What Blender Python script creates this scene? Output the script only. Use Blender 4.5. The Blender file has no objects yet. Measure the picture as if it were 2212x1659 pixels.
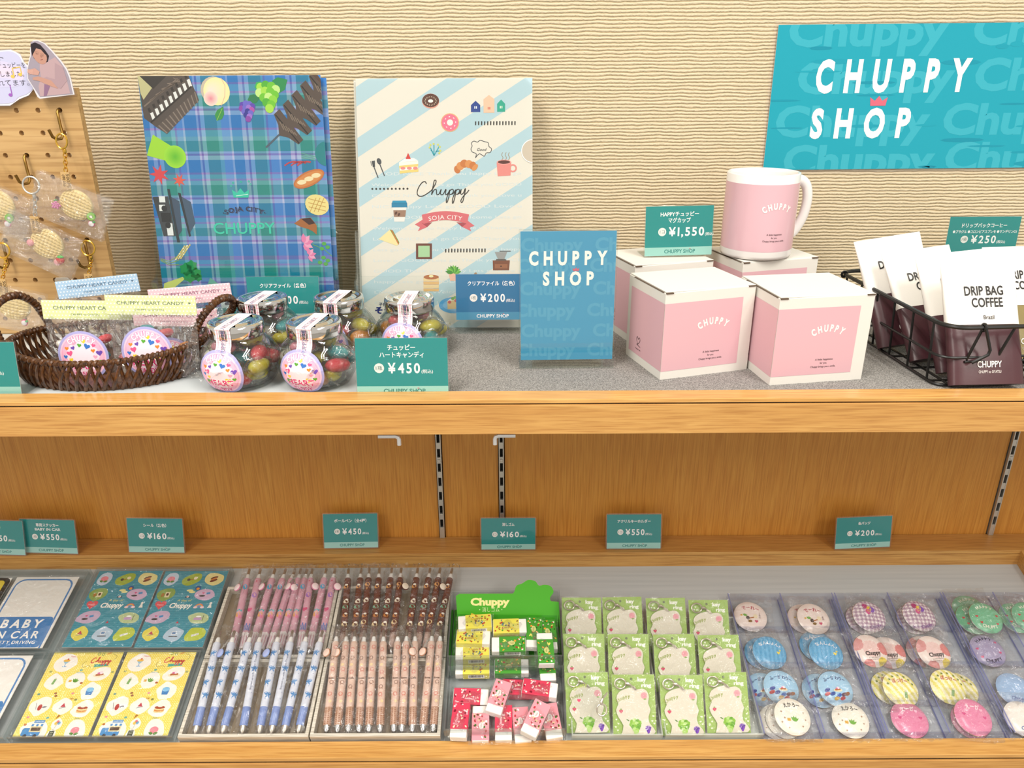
import bpy, math, random
from mathutils import Matrix, Vector
SC = bpy.context.scene
COL = SC.collection
CM = 0.01
sin, cos, tan, pi, rad = math.sin, math.cos, math.tan, math.pi, math.radians

# ------------------------------------------------------------------ camera, world, lights, exposure
PITCH, ROLL, FPX = rad(21.97), rad(0.30), 1680.0
CAMP = Vector((0, -107, 135))          # centimetres; the back wall is the plane y = 0
_r0 = Vector((1, 0, 0)); _f = Vector((0, cos(PITCH), -sin(PITCH))); _u0 = _r0.cross(_f)
_r = _r0 * cos(ROLL) - _u0 * sin(ROLL); _u = _r.cross(_f)
cd = bpy.data.cameras.new('camera'); cam = bpy.data.objects.new('camera', cd); COL.objects.link(cam)
cd.sensor_fit = 'HORIZONTAL'; cd.sensor_width = 36; cd.lens = FPX / 2212 * 36; cd.clip_start = 0.02; cd.clip_end = 50
_m = Matrix((( _r.x, _u.x, -_f.x, CAMP.x * CM), (_r.y, _u.y, -_f.y, CAMP.y * CM), (_r.z, _u.z, -_f.z, CAMP.z * CM), (0, 0, 0, 1)))
cam.matrix_world = _m
SC.camera = cam

w = bpy.data.worlds.new('world'); SC.world = w; w.use_nodes = True
w.node_tree.nodes['Background'].inputs[0].default_value = (1.0, 0.93, 0.83, 1)
w.node_tree.nodes['Background'].inputs[1].default_value = 0.54

def area(x, y, z, sx, sy, power, col=(1, 0.95, 0.87), aim=None):
    l = bpy.data.lights.new('ceiling_light', 'AREA'); l.shape = 'RECTANGLE'; l.size = sx; l.size_y = sy
    l.energy = power; l.color = col
    o = bpy.data.objects.new('ceiling_light', l); COL.objects.link(o); o.location = (x, y, z)
    if aim is not None:
        o.rotation_euler = (Vector(aim) - Vector((x, y, z))).to_track_quat('-Z', 'Y').to_euler()
    return o
for lx, ly, pw_ in ((-0.8, -1.4, 25), (0.85, -1.45, 25), (-1.75, -2.8, 25), (1.75, -2.8, 25)):
    for dx in (-.12, .12): area(lx + dx, ly, 2.75, 0.07, 1.25, pw_ / 2)
SC.view_settings.view_transform = 'Standard'; SC.view_settings.look = 'None'
SC.view_settings.exposure = 0.5; SC.view_settings.gamma = 1; SC.view_settings.use_curve_mapping = False
SC.cycles.transparent_max_bounces = 48; SC.cycles.max_bounces = 10; SC.cycles.glossy_bounces = 5
SC.cycles.use_denoising = True; SC.cycles.caustics_reflective = False; SC.cycles.caustics_refractive = False
SC.cycles.sample_clamp_indirect = 6

# ------------------------------------------------------------------ pixel -> real place
def ray(px, py):
    d = _f * FPX + _r * (px - 1106) - _u * (py - 829.5)
    return d.normalized()
def at_z(px, py, z):
    d = ray(px, py); return CAMP + d * ((z - CAMP.z) / d.z)
def at_d(px, py, D):                       # D = horizontal distance from the camera
    d = ray(px, py); return CAMP + d * (D / d.y)
ZS = 103.8                                  # deck of the upper shelf
TS = rad(17.0); TO = Vector((0, -4.7, 62.8))   # slope and back edge of the lower tray
TM = Matrix.Translation(TO) @ Matrix.Rotation(TS, 4, 'X')
TN = Vector((0, -sin(TS), cos(TS))); TV = Vector((0, cos(TS), sin(TS)))
def on_tray(px, py, h=0.0):                 # tray coordinates (x, y uphill, height above the tray)
    d = ray(px, py); o = TO + TN * h
    t = (o - CAMP).dot(TN) / d.dot(TN); p = CAMP + d * t - TO
    return Vector((p.x, p.dot(TV), p.dot(TN)))
def tray_pt(x, y, z=0): return TM @ Vector((x, y, z))

# ------------------------------------------------------------------ colours and materials
def lin(c):
    if isinstance(c, str):
        c = c.lstrip('#'); c = [int(c[i:i + 2], 16) / 255 for i in (0, 2, 4)]
    return tuple((x / 12.92 if x <= 0.04045 else ((x + 0.055) / 1.055) ** 2.4) for x in c[:3]) + (1,)
def mixc(a, b, t):
    a = lin(a) if isinstance(a, str) else a; b = lin(b) if isinstance(b, str) else b
    return tuple(a[i] * (1 - t) + b[i] * t for i in range(4))
_mats = {}
def pmat(name, col, rough=0.5, metal=0.0, spec=0.5, **kw):
    if name in _mats: return _mats[name]
    m = bpy.data.materials.new(name); m.use_nodes = True; b = m.node_tree.nodes['Principled BSDF']
    b.inputs['Base Color'].default_value = lin(col); b.inputs['Roughness'].default_value = rough
    b.inputs['Metallic'].default_value = metal; b.inputs['Specular IOR Level'].default_value = spec
    for k, v in kw.items(): b.inputs[k.replace('_', ' ')].default_value = v
    _mats[name] = m; return m
def N(m, t, **kw):
    n = m.node_tree.nodes.new(t)
    for k, v in kw.items(): setattr(n, k, v)
    return n
def L(m, a, b): m.node_tree.links.new(a, b)
def bumped(m, scale=200, strength=0.1, dist=0.001, coord='Object', stretch=(1, 1, 1), col_var=None, detail=3):
    b = m.node_tree.nodes['Principled BSDF']
    tc = N(m, 'ShaderNodeTexCoord'); mp = N(m, 'ShaderNodeMapping'); mp.inputs['Scale'].default_value = stretch
    nz = N(m, 'ShaderNodeTexNoise'); nz.inputs['Scale'].default_value = scale; nz.inputs['Detail'].default_value = detail
    bp = N(m, 'ShaderNodeBump'); bp.inputs['Strength'].default_value = strength; bp.inputs['Distance'].default_value = dist
    L(m, tc.outputs[coord], mp.inputs[0]); L(m, mp.outputs[0], nz.inputs['Vector']); L(m, nz.outputs['Fac'], bp.inputs['Height']); L(m, bp.outputs[0], b.inputs['Normal'])
    if col_var:
        cr = N(m, 'ShaderNodeValToRGB'); cr.color_ramp.elements[0].position = 0.3; cr.color_ramp.elements[1].position = 0.7
        cr.color_ramp.elements[0].color = lin(col_var[0]); cr.color_ramp.elements[1].color = lin(col_var[1])
        L(m, nz.outputs['Fac'], cr.inputs[0]); L(m, cr.outputs[0], b.inputs['Base Color'])
    return m
def wood(name, c_dark, c_mid, c_light, axis='X', rough=0.42, scale=1.0):
    if name in _mats: return _mats[name]
    m = pmat(name, c_mid, rough); b = m.node_tree.nodes['Principled BSDF']
    tc = N(m, 'ShaderNodeTexCoord')
    def noise(s_along, s_across, sc, det, dist=0.0):
        mp = N(m, 'ShaderNodeMapping')
        mp.inputs['Scale'].default_value = (s_along, s_across, s_across) if axis == 'X' else (s_across, s_across, s_along)
        nz = N(m, 'ShaderNodeTexNoise'); nz.inputs['Scale'].default_value = sc; nz.inputs['Detail'].default_value = det; nz.inputs['Distortion'].default_value = dist
        L(m, tc.outputs['Object'], mp.inputs[0]); L(m, mp.outputs[0], nz.inputs['Vector']); return nz
    a = noise(0.5, 5.0, 9 * scale, 4, 0.5)          # broad figure
    f = noise(0.22 if axis == 'X' else 0.14, 6.0, 90 * scale, 5, 0.25)        # fine pores
    p = noise(0.07, 1.3, 210 * scale, 2)
    ra = N(m, 'ShaderNodeValToRGB'); ra.color_ramp.elements[0].position = 0.3; ra.color_ramp.elements[1].position = 0.72
    ra.color_ramp.elements[0].color = lin(c_mid); ra.color_ramp.elements[1].color = lin(c_light)
    rf = N(m, 'ShaderNodeValToRGB'); rf.color_ramp.elements[0].position = 0.36; rf.color_ramp.elements[1].position = 0.55
    rf.color_ramp.elements[0].color = (0.8, 0.8, 0.8, 1); rf.color_ramp.elements[1].color = (0, 0, 0, 1)
    mx = N(m, 'ShaderNodeMix', data_type='RGBA'); L(m, a.outputs['Fac'], ra.inputs[0]); L(m, f.outputs['Fac'], rf.inputs[0])
    L(m, rf.outputs[0], mx.inputs[0]); L(m, ra.outputs[0], mx.inputs[6]); mx.inputs[7].default_value = lin(c_dark)
    mx2 = N(m, 'ShaderNodeMix', data_type='RGBA'); mx2.blend_type = 'SOFT_LIGHT'; mx2.inputs[0].default_value = 0.35
    L(m, mx.outputs[2], mx2.inputs[6]); L(m, p.outputs['Fac'], mx2.inputs[7]); L(m, mx2.outputs[2], b.inputs['Base Color'])
    bp = N(m, 'ShaderNodeBump'); bp.inputs['Strength'].default_value = 0.12; bp.inputs['Distance'].default_value = 0.0006; L(m, f.outputs['Fac'], bp.inputs['Height']); L(m, bp.outputs[0], b.inputs['Normal'])
    return m
def clear(name, tint=(1, 1, 1), ior=1.5, rough=0.03, boost=1.0, bump=None, milky=0.0, milk_col=(0.9, 0.9, 0.9), edge=None):
    """thin clear plastic or glass: see-through with Fresnel reflection, optional crinkles and milkiness"""
    if name in _mats: return _mats[name]
    m = bpy.data.materials.new(name); m.use_nodes = True; nt = m.node_tree; nt.nodes.clear()
    out = N(m, 'ShaderNodeOutputMaterial'); tr = N(m, 'ShaderNodeBsdfTransparent'); tr.inputs[0].default_value = tuple(tint) + (1,)
    gl = N(m, 'ShaderNodeBsdfGlossy'); gl.inputs['Roughness'].default_value = rough
    lwf = N(m, 'ShaderNodeLayerWeight'); lwf.inputs[0].default_value = 0.5; f0 = ((ior - 1) / (ior + 1)) ** 2
    pw = N(m, 'ShaderNodeMath', operation='POWER'); pw.inputs[1].default_value = 5; fr = N(m, 'ShaderNodeMath', operation='MULTIPLY_ADD'); fr.inputs[1].default_value = 1 - f0; fr.inputs[2].default_value = f0
    L(m, lwf.outputs['Facing'], pw.inputs[0]); L(m, pw.outputs[0], fr.inputs[0])
    mx = N(m, 'ShaderNodeMixShader'); ml = N(m, 'ShaderNodeMath', operation='MULTIPLY', use_clamp=True); ml.inputs[1].default_value = boost
    L(m, fr.outputs[0], ml.inputs[0]); L(m, ml.outputs[0], mx.inputs[0]); L(m, gl.outputs[0], mx.inputs[2])
    if milky:
        df = N(m, 'ShaderNodeBsdfDiffuse'); df.inputs[0].default_value = tuple(milk_col) + (1,)
        m2 = N(m, 'ShaderNodeMixShader'); m2.inputs[0].default_value = milky
        L(m, tr.outputs[0], m2.inputs[1]); L(m, df.outputs[0], m2.inputs[2]); L(m, m2.outputs[0], mx.inputs[1])
    else: L(m, tr.outputs[0], mx.inputs[1])
    if edge is not None:
        lw = N(m, 'ShaderNodeLayerWeight'); lw.inputs[0].default_value = 0.25
        rr = N(m, 'ShaderNodeMix', data_type='RGBA'); rr.inputs[6].default_value = tuple(tint) + (1,); rr.inputs[7].default_value = tuple(edge) + (1,)
        L(m, lw.outputs['Facing'], rr.inputs[0]); L(m, rr.outputs[2], tr.inputs[0])
    if bump:
        tc = N(m, 'ShaderNodeTexCoord'); nz = N(m, 'ShaderNodeTexVoronoi' if bump[0] == 'V' else 'ShaderNodeTexNoise')
        nz.inputs['Scale'].default_value = bump[1]
        if bump[0] != 'V': nz.inputs['Detail'].default_value = 4; nz.inputs['Distortion'].default_value = 1.2
        oi = N(m, 'ShaderNodeObjectInfo'); ad = N(m, 'ShaderNodeVectorMath', operation='ADD')
        L(m, tc.outputs['Object'], ad.inputs[0]); L(m, oi.outputs['Random'], ad.inputs[1])
        bp = N(m, 'ShaderNodeBump'); bp.inputs['Strength'].default_value = bump[2]; bp.inputs['Distance'].default_value = bump[3]
        L(m, ad.outputs[0], nz.inputs['Vector']); L(m, nz.outputs[0], bp.inputs['Height'])
        L(m, bp.outputs[0], gl.inputs['Normal'])
    L(m, mx.outputs[0], out.inputs[0]); _mats[name] = m; return m
def inkmat(name, rough):
    m = pmat(name, '#ffffff', rough, spec=0.4); b = m.node_tree.nodes['Principled BSDF']
    a = N(m, 'ShaderNodeVertexColor'); a.layer_name = 'Col'; L(m, a.outputs[0], b.inputs['Base Color']); return m
INK = inkmat('printed_ink', 0.45); INKG = inkmat('printed_gloss_ink', 0.22)
ACR = clear('clear_acrylic', (0.985, 0.992, 0.988), 1.49, 0.02, 1.0, edge=(0.72, 0.80, 0.78))
ACB = clear('box_acrylic', (0.985, 0.99, 0.99), 1.6, 0.03, 1.4, milky=0.05, edge=(0.62, 0.72, 0.72))
ACRP = clear('blue_tinted_polystyrene', (0.975, 0.98, 0.99), 1.55, 0.03, 0.9, edge=(0.80, 0.81, 0.93))
PURP = clear('purple_edge_plastic', (0.72, 0.74, 0.92), 1.55, 0.05, 1.5, milky=0.25, milk_col=(0.42, 0.43, 0.72))
SLV = clear('laminate_film', (0.985, 0.98, 0.985), 1.45, 0.06, 0.6, milky=0.015)
FILM = clear('cellophane', (0.985, 0.985, 0.985), 1.75, 0.08, 1.3, ('N', 45, 1.0, 0.018), milky=0.02)
FILM2 = clear('crinkled_cellophane', (0.985, 0.985, 0.985), 1.85, 0.07, 1.5, ('N', 48, 1.0, 0.022), milky=0.015)
GLASS = clear('jar_glass', (0.975, 0.985, 0.98), 1.5, 0.01, 1.0, edge=(0.58, 0.64, 0.62))
FROST = clear('frosted_plastic', (0.95, 0.97, 0.95), 1.45, 0.25, 0.8, milky=0.32, milk_col=(0.85, 0.88, 0.84))
CHROME = pmat('chrome', '#d9d8d6', 0.08, 1.0); STEEL = pmat('galvanised_steel', '#cfcdc6', 0.42, 0.75)
GOLD = pmat('gold_plate', '#e8b850', 0.2, 1.0); BRASS = pmat('aged_brass', '#8a6c38', 0.32, 1.0)
NICKEL = pmat('nickel', '#c9bfb2', 0.3, 0.9); BLACKW = pmat('black_coated_wire', '#141414', 0.38)
WHITEP = pmat('white_plastic', '#f0efec', 0.35); DARK = pmat('dark_slot', '#15110e', 0.8)
PAPER = pmat('white_paper', '#f1eee8', 0.6); CARD = bumped(pmat('white_cardboard', '#e2dfd8', 0.7), 160, 0.12, 0.0006)
OAK_H = wood('oak_veneer_lengthwise', '#b27e42', '#c89451', '#d1a05c', 'X')
OAK_T = wood('oak_edge_lengthwise', '#bd894a', '#d09d58', '#d9a965', 'X', 0.22)
OAK_V = wood('oak_veneer_upright', '#bb7c32', '#cd8d3c', '#d39644', 'Z')
MAPLE = wood('maple_board', '#a9824f', '#c19a63', '#cda974', 'X', 0.5, 0.45)
WHITEWOOD = wood('whitewashed_wood', '#a8a090', '#cbc5b8', '#d8d2c6', 'X', 0.6, 1.2)

# ------------------------------------------------------------------ mesh builder (authoring units: centimetres)
class MB:
    def __init__(s): s.v = []; s.f = []; s.m = []; s.c = []; s.sm = []
    def add(s, verts, faces, mi=0, col=None, M=None, smooth=True):
        k = len(s.v)
        for p in verts:
            p = Vector(p); s.v.append(M @ p if M is not None else p)
        for i, f in enumerate(faces):
            s.f.append([k + j for j in f]); s.m.append(mi[i] if isinstance(mi, list) else mi)
            s.c.append(col[i] if isinstance(col, list) else col); s.sm.append(smooth)
        return s
    def box(s, cx, cy, cz, sx, sy, sz, M=None, mi=0, col=None, taper=1.0):
        a, b, c = sx / 2, sy / 2, sz / 2; t = taper
        vs = [(cx - a, cy - b, cz - c), (cx + a, cy - b, cz - c), (cx + a, cy + b, cz - c), (cx - a, cy + b, cz - c),
              (cx - a * t, cy - b * t, cz + c), (cx + a * t, cy - b * t, cz + c), (cx + a * t, cy + b * t, cz + c), (cx - a * t, cy + b * t, cz + c)]
        return s.add(vs, [(0, 3, 2, 1), (4, 5, 6, 7), (0, 1, 5, 4), (1, 2, 6, 5), (2, 3, 7, 6), (3, 0, 4, 7)], mi, col, M, False)
    def tube(s, pts, r, n=8, closed=False, M=None, mi=0, col=None, flat=1.0):
        pts = [Vector(p) for p in pts]; k = len(pts); vs = []; fs = []
        rr = r if isinstance(r, (list, tuple)) else [r] * k
        up = None
        for i, p in enumerate(pts):
            a = pts[(i - 1) % k] if (closed or i > 0) else p; b = pts[(i + 1) % k] if (closed or i < k - 1) else p
            t = (b - a); t = t.normalized() if t.length > 1e-9 else Vector((0, 0, 1))
            if up is None:
                up = Vector((0, 0, 1)) if abs(t.z) < 0.9 else Vector((0, 1, 0))
            x = t.cross(up);
            if x.length < 1e-6: up = Vector((1, 0, 0)); x = t.cross(up)
            x.normalize(); y = x.cross(t).normalized(); up = y
            for j in range(n):
                q = 2 * pi * j / n; vs.append(p + (x * cos(q) + y * sin(q) * flat) * rr[i])
        seg = k if closed else k - 1
        for i in range(seg):
            for j in range(n):
                a = i * n + j; b = i * n + (j + 1) % n; c = ((i + 1) % k) * n + (j + 1) % n; d = ((i + 1) % k) * n + j
                fs.append((a, b, c, d))
        if not closed:
            fs.append(tuple(range(n - 1, -1, -1))); fs.append(tuple((k - 1) * n + j for j in range(n)))
        return s.add(vs, fs, mi, col, M)
    def lathe(s, prof, n=24, M=None, mi=0, col=None, closed=False):
        """prof: list of (r, z); mi / col may be lists per profile band"""
        vs = []; fs = []; ms = []; cs = []
        for r, z in prof:
            for j in range(n): q = 2 * pi * j / n; vs.append((r * cos(q), r * sin(q), z))
        for i in range(len(prof) - 1):
            for j in range(n):
                a = i * n + j; b = i * n + (j + 1) % n
                f = (a, b, b + n, a + n)
                if prof[i][0] < 1e-6: f = (a, b + n, a + n)
                elif prof[i + 1][0] < 1e-6: f = (a, b, a + n)
                fs.append(f); ms.append(mi[i] if isinstance(mi, list) else mi); cs.append(col[i] if isinstance(col, list) else col)
        return s.add(vs, fs, ms, cs, M)
    def prism(s, poly, z0, z1, M=None, mi=0, col=None, smooth=False):
        n = len(poly); vs = [(x, y, z0) for x, y in poly] + [(x, y, z1) for x, y in poly]
        fs = [tuple(range(n - 1, -1, -1)), tuple(range(n, 2 * n))] + [(i, (i + 1) % n, n + (i + 1) % n, n + i) for i in range(n)]
        return s.add(vs, fs, mi, col, M, smooth)
    def grid(s, nu, nv, fn, M=None, mi=0, colfn=None):
        vs = [fn(i / nu, j / nv) for j in range(nv + 1) for i in range(nu + 1)]; fs = []; cs = []
        for j in range(nv):
            for i in range(nu):
                a = j * (nu + 1) + i; fs.append((a, a + 1, a + nu + 2, a + nu + 1))
                cs.append(colfn((i + .5) / nu, (j + .5) / nv) if colfn else None)
        return s.add(vs, fs, mi, cs, M)
    def ball(s, c, rx, ry, rz, nu=12, nv=8, M=None, mi=0, col=None, fn=None):
        vs = [(c[0], c[1], c[2] - rz)]; fs = []
        for i in range(1, nv):
            t = -pi / 2 + pi * i / nv
            for j in range(nu):
                q = 2 * pi * j / nu; k = fn(q, t) if fn else 1
                vs.append((c[0] + rx * cos(t) * cos(q) * k, c[1] + ry * cos(t) * sin(q) * k, c[2] + rz * sin(t) * k))
        vs.append((c[0], c[1], c[2] + rz)); e = len(vs) - 1
        for j in range(nu):
            fs.append((0, 1 + (j + 1) % nu, 1 + j)); fs.append((e, 1 + (nv - 2) * nu + j, 1 + (nv - 2) * nu + (j + 1) % nu))
            for i in range(nv - 2):
                a = 1 + i * nu + j; b = 1 + i * nu + (j + 1) % nu; fs.append((a, b, b + nu, a + nu))
        return s.add(vs, fs, mi, col, M)
    def mesh(s, name, mats, smooth=False, sharp=40):
        me = bpy.data.meshes.new(name); me.from_pydata([tuple(p * CM) for p in s.v], [], s.f)
        for m in (mats if isinstance(mats, (list, tuple)) else [mats]): me.materials.append(m)
        me.polygons.foreach_set('material_index', s.m)
        me.polygons.foreach_set('use_smooth', [bool(smooth)] * len(s.f))
        if any(c is not None for c in s.c):
            at = me.color_attributes.new('Col', 'FLOAT_COLOR', 'CORNER'); buf = []
            for f, c in zip(s.f, s.c):
                if c is None: c = (1, 1, 1, 1)
                if isinstance(c, list):
                    for q in c: buf.extend(q)
                else: buf.extend(tuple(c) * len(f))
            at.data.foreach_set('color', buf)
        me.update()
        if smooth and sharp: me.set_sharp_from_angle(angle=rad(sharp))
        return me
    def build(s, name, mats, parent=None, smooth=False, M=None, bevel=0, sharp=40, loc=None):
        o = bpy.data.objects.new(name, s.mesh(name, mats, smooth, sharp)); COL.objects.link(o)
        if parent is not None: o.parent = parent
        if M is not None: o.matrix_local = cmM(M)
        if loc is not None: o.location = Vector(loc) * CM
        if bevel:
            b = o.modifiers.new('edge', 'BEVEL'); b.width = bevel * CM; b.segments = 2; b.limit_method = 'ANGLE'; b.angle_limit = rad(40)
        return o
def cmM(M):
    M = M.copy(); M.translation = M.translation * CM; return M
def tag(o, label=None, cat=None, group=None, kind=None):
    if label: o['label'] = label
    if cat: o['category'] = cat
    if group: o['group'] = group
    if kind: o['kind'] = kind
    return o
def thing(name, label, cat, M=None, group=None, loc=None, rz=0):
    o = bpy.data.objects.new(name, None); COL.objects.link(o); o.empty_display_size = 0.02
    if M is None: M = Matrix.Translation(Vector(loc or (0, 0, 0))) @ Matrix.Rotation(rz, 4, 'Z')
    o.matrix_world = cmM(M); return tag(o, label, cat, group)
def dup(root, M, label=None, group=None):
    r = root.copy(); COL.objects.link(r); r.matrix_world = cmM(M)
    if label: r['label'] = label
    if group: r['group'] = group
    for ch in list(root.children):
        c = ch.copy(); COL.objects.link(c); c.parent = r
        for g in list(ch.children):
            d = g.copy(); COL.objects.link(d); d.parent = c
    return r
FRONT = Matrix(((1, 0, 0, 0), (0, 0, -1, 0), (0, 1, 0, 0), (0, 0, 0, 1)))   # (u, v, w) -> upright sheet facing the camera side
def T(x, y, z): return Matrix.Translation(Vector((x, y, z)))
def R(a, ax): return Matrix.Rotation(a, 4, ax)
ORD = ['first', 'second', 'third', 'fourth', 'fifth', 'sixth', 'seventh', 'eighth', 'ninth', 'tenth', 'eleventh', 'twelfth']

# ------------------------------------------------------------------ flat print builder
_gl = {}
def glyphs(s, bold=0.0):
    if (s, bold) not in _gl:
        c = bpy.data.curves.new('t', 'FONT'); c.body = s; c.size = 1; c.offset = bold; c.resolution_u = 3
        o = bpy.data.objects.new('t', c); m = o.to_mesh()
        _gl[(s, bold)] = ([(p.co.x, p.co.y) for p in m.vertices], [tuple(p.vertices) for p in m.polygons])
        o.to_mesh_clear(); bpy.data.objects.remove(o); bpy.data.curves.remove(c)
    return _gl[(s, bold)]
def heartpts(cx, cy, r, rot=0, n=18):
    out = []
    for i in range(n):
        t = 2 * pi * i / n; x = 16 * sin(t) ** 3; y = 13 * cos(t) - 5 * cos(2 * t) - 2 * cos(3 * t) - cos(4 * t)
        x, y = x * r / 16, y * r / 16; out.append((cx + x * cos(rot) - y * sin(rot), cy + x * sin(rot) + y * cos(rot)))
    return out[::-1]
def starpts(cx, cy, r, k=5, inner=0.45, rot=pi / 2):
    return [(cx + r * (1 if i % 2 == 0 else inner) * cos(rot + pi * i / k), cy + r * (1 if i % 2 == 0 else inner) * sin(rot + pi * i / k)) for i in range(2 * k)]
def spline(pts, n=6):
    out = []; P = [pts[0]] + list(pts) + [pts[-1]]
    for i in range(1, len(P) - 2):
        for k in range(n):
            t = k / n; a, b, c, d = P[i - 1], P[i], P[i + 1], P[i + 2]
            out.append(tuple(0.5 * ((2 * b[j]) + (c[j] - a[j]) * t + (2 * a[j] - 5 * b[j] + 4 * c[j] - d[j]) * t * t + (3 * b[j] - a[j] - 3 * c[j] + d[j]) * t ** 3) for j in range(2)))
    out.append(tuple(pts[-1])); return out
class Pr:
    EPS = 0.006
    def __init__(s, clip=None): s.mb = MB(); s.clip = clip
    def poly(s, pts, col, lv=1):
        if s.clip:
            pts = clip_rect(pts, s.clip)
            if len(pts) < 3: return s
        if isinstance(col, str): col = lin(col)
        s.mb.add([(x, y, lv * s.EPS) for x, y in pts], [tuple(range(len(pts)))], 0, col); return s
    def rect(s, x0, y0, x1, y1, col, lv=0): return s.poly([(x0, y0), (x1, y0), (x1, y1), (x0, y1)], col, lv)
    def rrect(s, x0, y0, x1, y1, r, col, lv=0):
        pts = []
        for cx, cy, a in ((x1 - r, y1 - r, 0), (x0 + r, y1 - r, 90), (x0 + r, y0 + r, 180), (x1 - r, y0 + r, 270)):
            for k in range(5): q = rad(a + 22.5 * k); pts.append((cx + r * cos(q), cy + r * sin(q)))
        return s.poly(pts, col, lv)
    def ell(s, cx, cy, rx, ry, col, lv=1, rot=0, n=20, a0=0, a1=360):
        full = a1 - a0 >= 360; pts = []
        for i in range(n if full else n + 1):
            q = rad(a0 + (a1 - a0) * i / n); x, y = rx * cos(q), ry * sin(q); pts.append((cx + x * cos(rot) - y * sin(rot), cy + x * sin(rot) + y * cos(rot)))
        return s.poly(pts, col, lv)
    def grad(s, cx, cy, r, c0, c1, lv=1, n=24, hot=(0, 0)):
        c0, c1 = lin(c0) if isinstance(c0, str) else c0, lin(c1) if isinstance(c1, str) else c1
        for i in range(n):
            a, b = 2 * pi * i / n, 2 * pi * (i + 1) / n
            s.mb.add([(cx + hot[0] * r, cy + hot[1] * r, lv * s.EPS), (cx + r * cos(a), cy + r * sin(a), lv * s.EPS), (cx + r * cos(b), cy + r * sin(b), lv * s.EPS)], [(0, 1, 2)], 0, [[c0, c1, c1]])
        return s
    def ring(s, cx, cy, r0, r1, col, lv=1, n=28, wav=0, wn=12, a0=0, a1=360, lin_=None):
        col = lin(col) if isinstance(col, str) else col
        for i in range(n):
            a, b = rad(a0 + (a1 - a0) * i / n), rad(a0 + (a1 - a0) * (i + 1) / n)
            ra, rb = r1 + wav * cos(wn * a), r1 + wav * cos(wn * b)
            s.poly([(cx + r0 * cos(a), cy + r0 * sin(a)), (cx + ra * cos(a), cy + ra * sin(a)), (cx + rb * cos(b), cy + rb * sin(b)), (cx + r0 * cos(b), cy + r0 * sin(b))], col, lv)
        return s
    def line(s, pts, wd, col, lv=1, closed=False):
        col = lin(col) if isinstance(col, str) else col; k = len(pts); L_, R_ = [], []
        for i, (x, y) in enumerate(pts):
            a = pts[(i - 1) % k] if (closed or i) else pts[i]; b = pts[(i + 1) % k] if (closed or i < k - 1) else pts[i]
            dx, dy = b[0] - a[0], b[1] - a[1]; q = math.hypot(dx, dy) or 1; nx, ny = -dy / q * wd / 2, dx / q * wd / 2
            L_.append((x + nx, y + ny)); R_.append((x - nx, y - ny))
        for i in range(k if closed else k - 1):
            j = (i + 1) % k; s.poly([R_[i], R_[j], L_[j], L_[i]], col, lv)
        return s
    def heart(s, cx, cy, r, col, lv=1, rot=0): return s.poly(heartpts(cx, cy, r, rot), col, lv)
    def star(s, cx, cy, r, col, lv=1, k=5, inner=0.45, rot=pi / 2): return s.poly(starpts(cx, cy, r, k, inner, rot), col, lv)
    def crown(s, cx, cy, wd, col, lv=1, rot=0):
        h = wd * 0.62; P = [(-.5, 0), (.5, 0), (.58, .85), (.25, .5), (0, 1), (-.25, .5), (-.58, .85)]
        q = [(x * wd, y * h) for x, y in P]; return s.poly([(cx + x * cos(rot) - y * sin(rot), cy + x * sin(rot) + y * cos(rot)) for x, y in q], col, lv)
    def text(s, t, x, y, h, col, lv=2, al='c', w=None, bold=0.0, shear=0.0, rot=0, arc=None, sp=1.0):
        """x, y = anchor on the baseline; h = capital height; w = total width wanted; arc = radius (text bends over a circle)"""
        col = lin(col) if isinstance(col, str) else col; z = lv * s.EPS; k = h / 0.69
        if arc is None and sp == 1.0:
            vs, fs = glyphs(t, bold)
            if not vs: return s
            x0, x1 = min(v[0] for v in vs), max(v[0] for v in vs); kx = (w / (x1 - x0)) if w else k
            W = (x1 - x0) * kx; ox = {'c': -W / 2, 'l': 0, 'r': -W}[al]; out = []
            for a, b in vs:
                px, py = (a - x0) * kx + ox + shear * b * k, b * k
                out.append((x + px * cos(rot) - py * sin(rot), y + px * sin(rot) + py * cos(rot), z))
            s._t(out, fs, col); return s
        adv = []; tot = 0
        for ch in t:
            if ch == ' ': adv.append((None, None, tot, 0.3)); tot += 0.3 * sp; continue
            vs, fs = glyphs(ch, bold); x0, x1 = min(v[0] for v in vs), max(v[0] for v in vs)
            adv.append((vs, fs, tot - x0, x1 - x0)); tot += (x1 - x0) + 0.11 * sp + (sp - 1) * 0.3
        tot -= 0.11 * sp + (sp - 1) * 0.3; kx = (w / tot) if w else k
        for vs, fs, off, cw in adv:
            if vs is None: continue
            x0 = min(v[0] for v in vs); mid = (x0 + off + cw / 2 - tot / 2) * kx
            out = []
            if arc:
                th = -mid / arc + rot; bx, by = x - arc * sin(th), y + arc * (cos(th) - 1)
            else:
                if al == 'l': mid += tot * kx / 2
                elif al == 'r': mid -= tot * kx / 2
                th = rot; bx, by = x + mid * cos(rot), y + mid * sin(rot)
            for a, b in vs:
                px, py = (a - x0 - cw / 2) * kx + shear * b * k, b * k
                out.append((bx + px * cos(th) - py * sin(th), by + px * sin(th) + py * cos(th), z))
            s._t(out, fs, col)
        return s
    def _t(s, out, fs, col):
        if s.clip:
            for f in fs: 
                q = clip_rect([out[i][:2] for i in f], s.clip)
                if len(q) > 2: s.mb.add([(a, b, out[0][2]) for a, b in q], [tuple(range(len(q)))], 0, col)
        else: s.mb.add(out, fs, 0, col)
    def warp(s, fn): s.mb.v = [Vector(fn(*p)) for p in s.mb.v]; return s
    def build(s, parent, M=FRONT, name='printed_design', mat=None, label=None):
        o = s.mb.build(name, mat or INK, parent, M=M)
        if label: o['label'] = label
        return o
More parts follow.
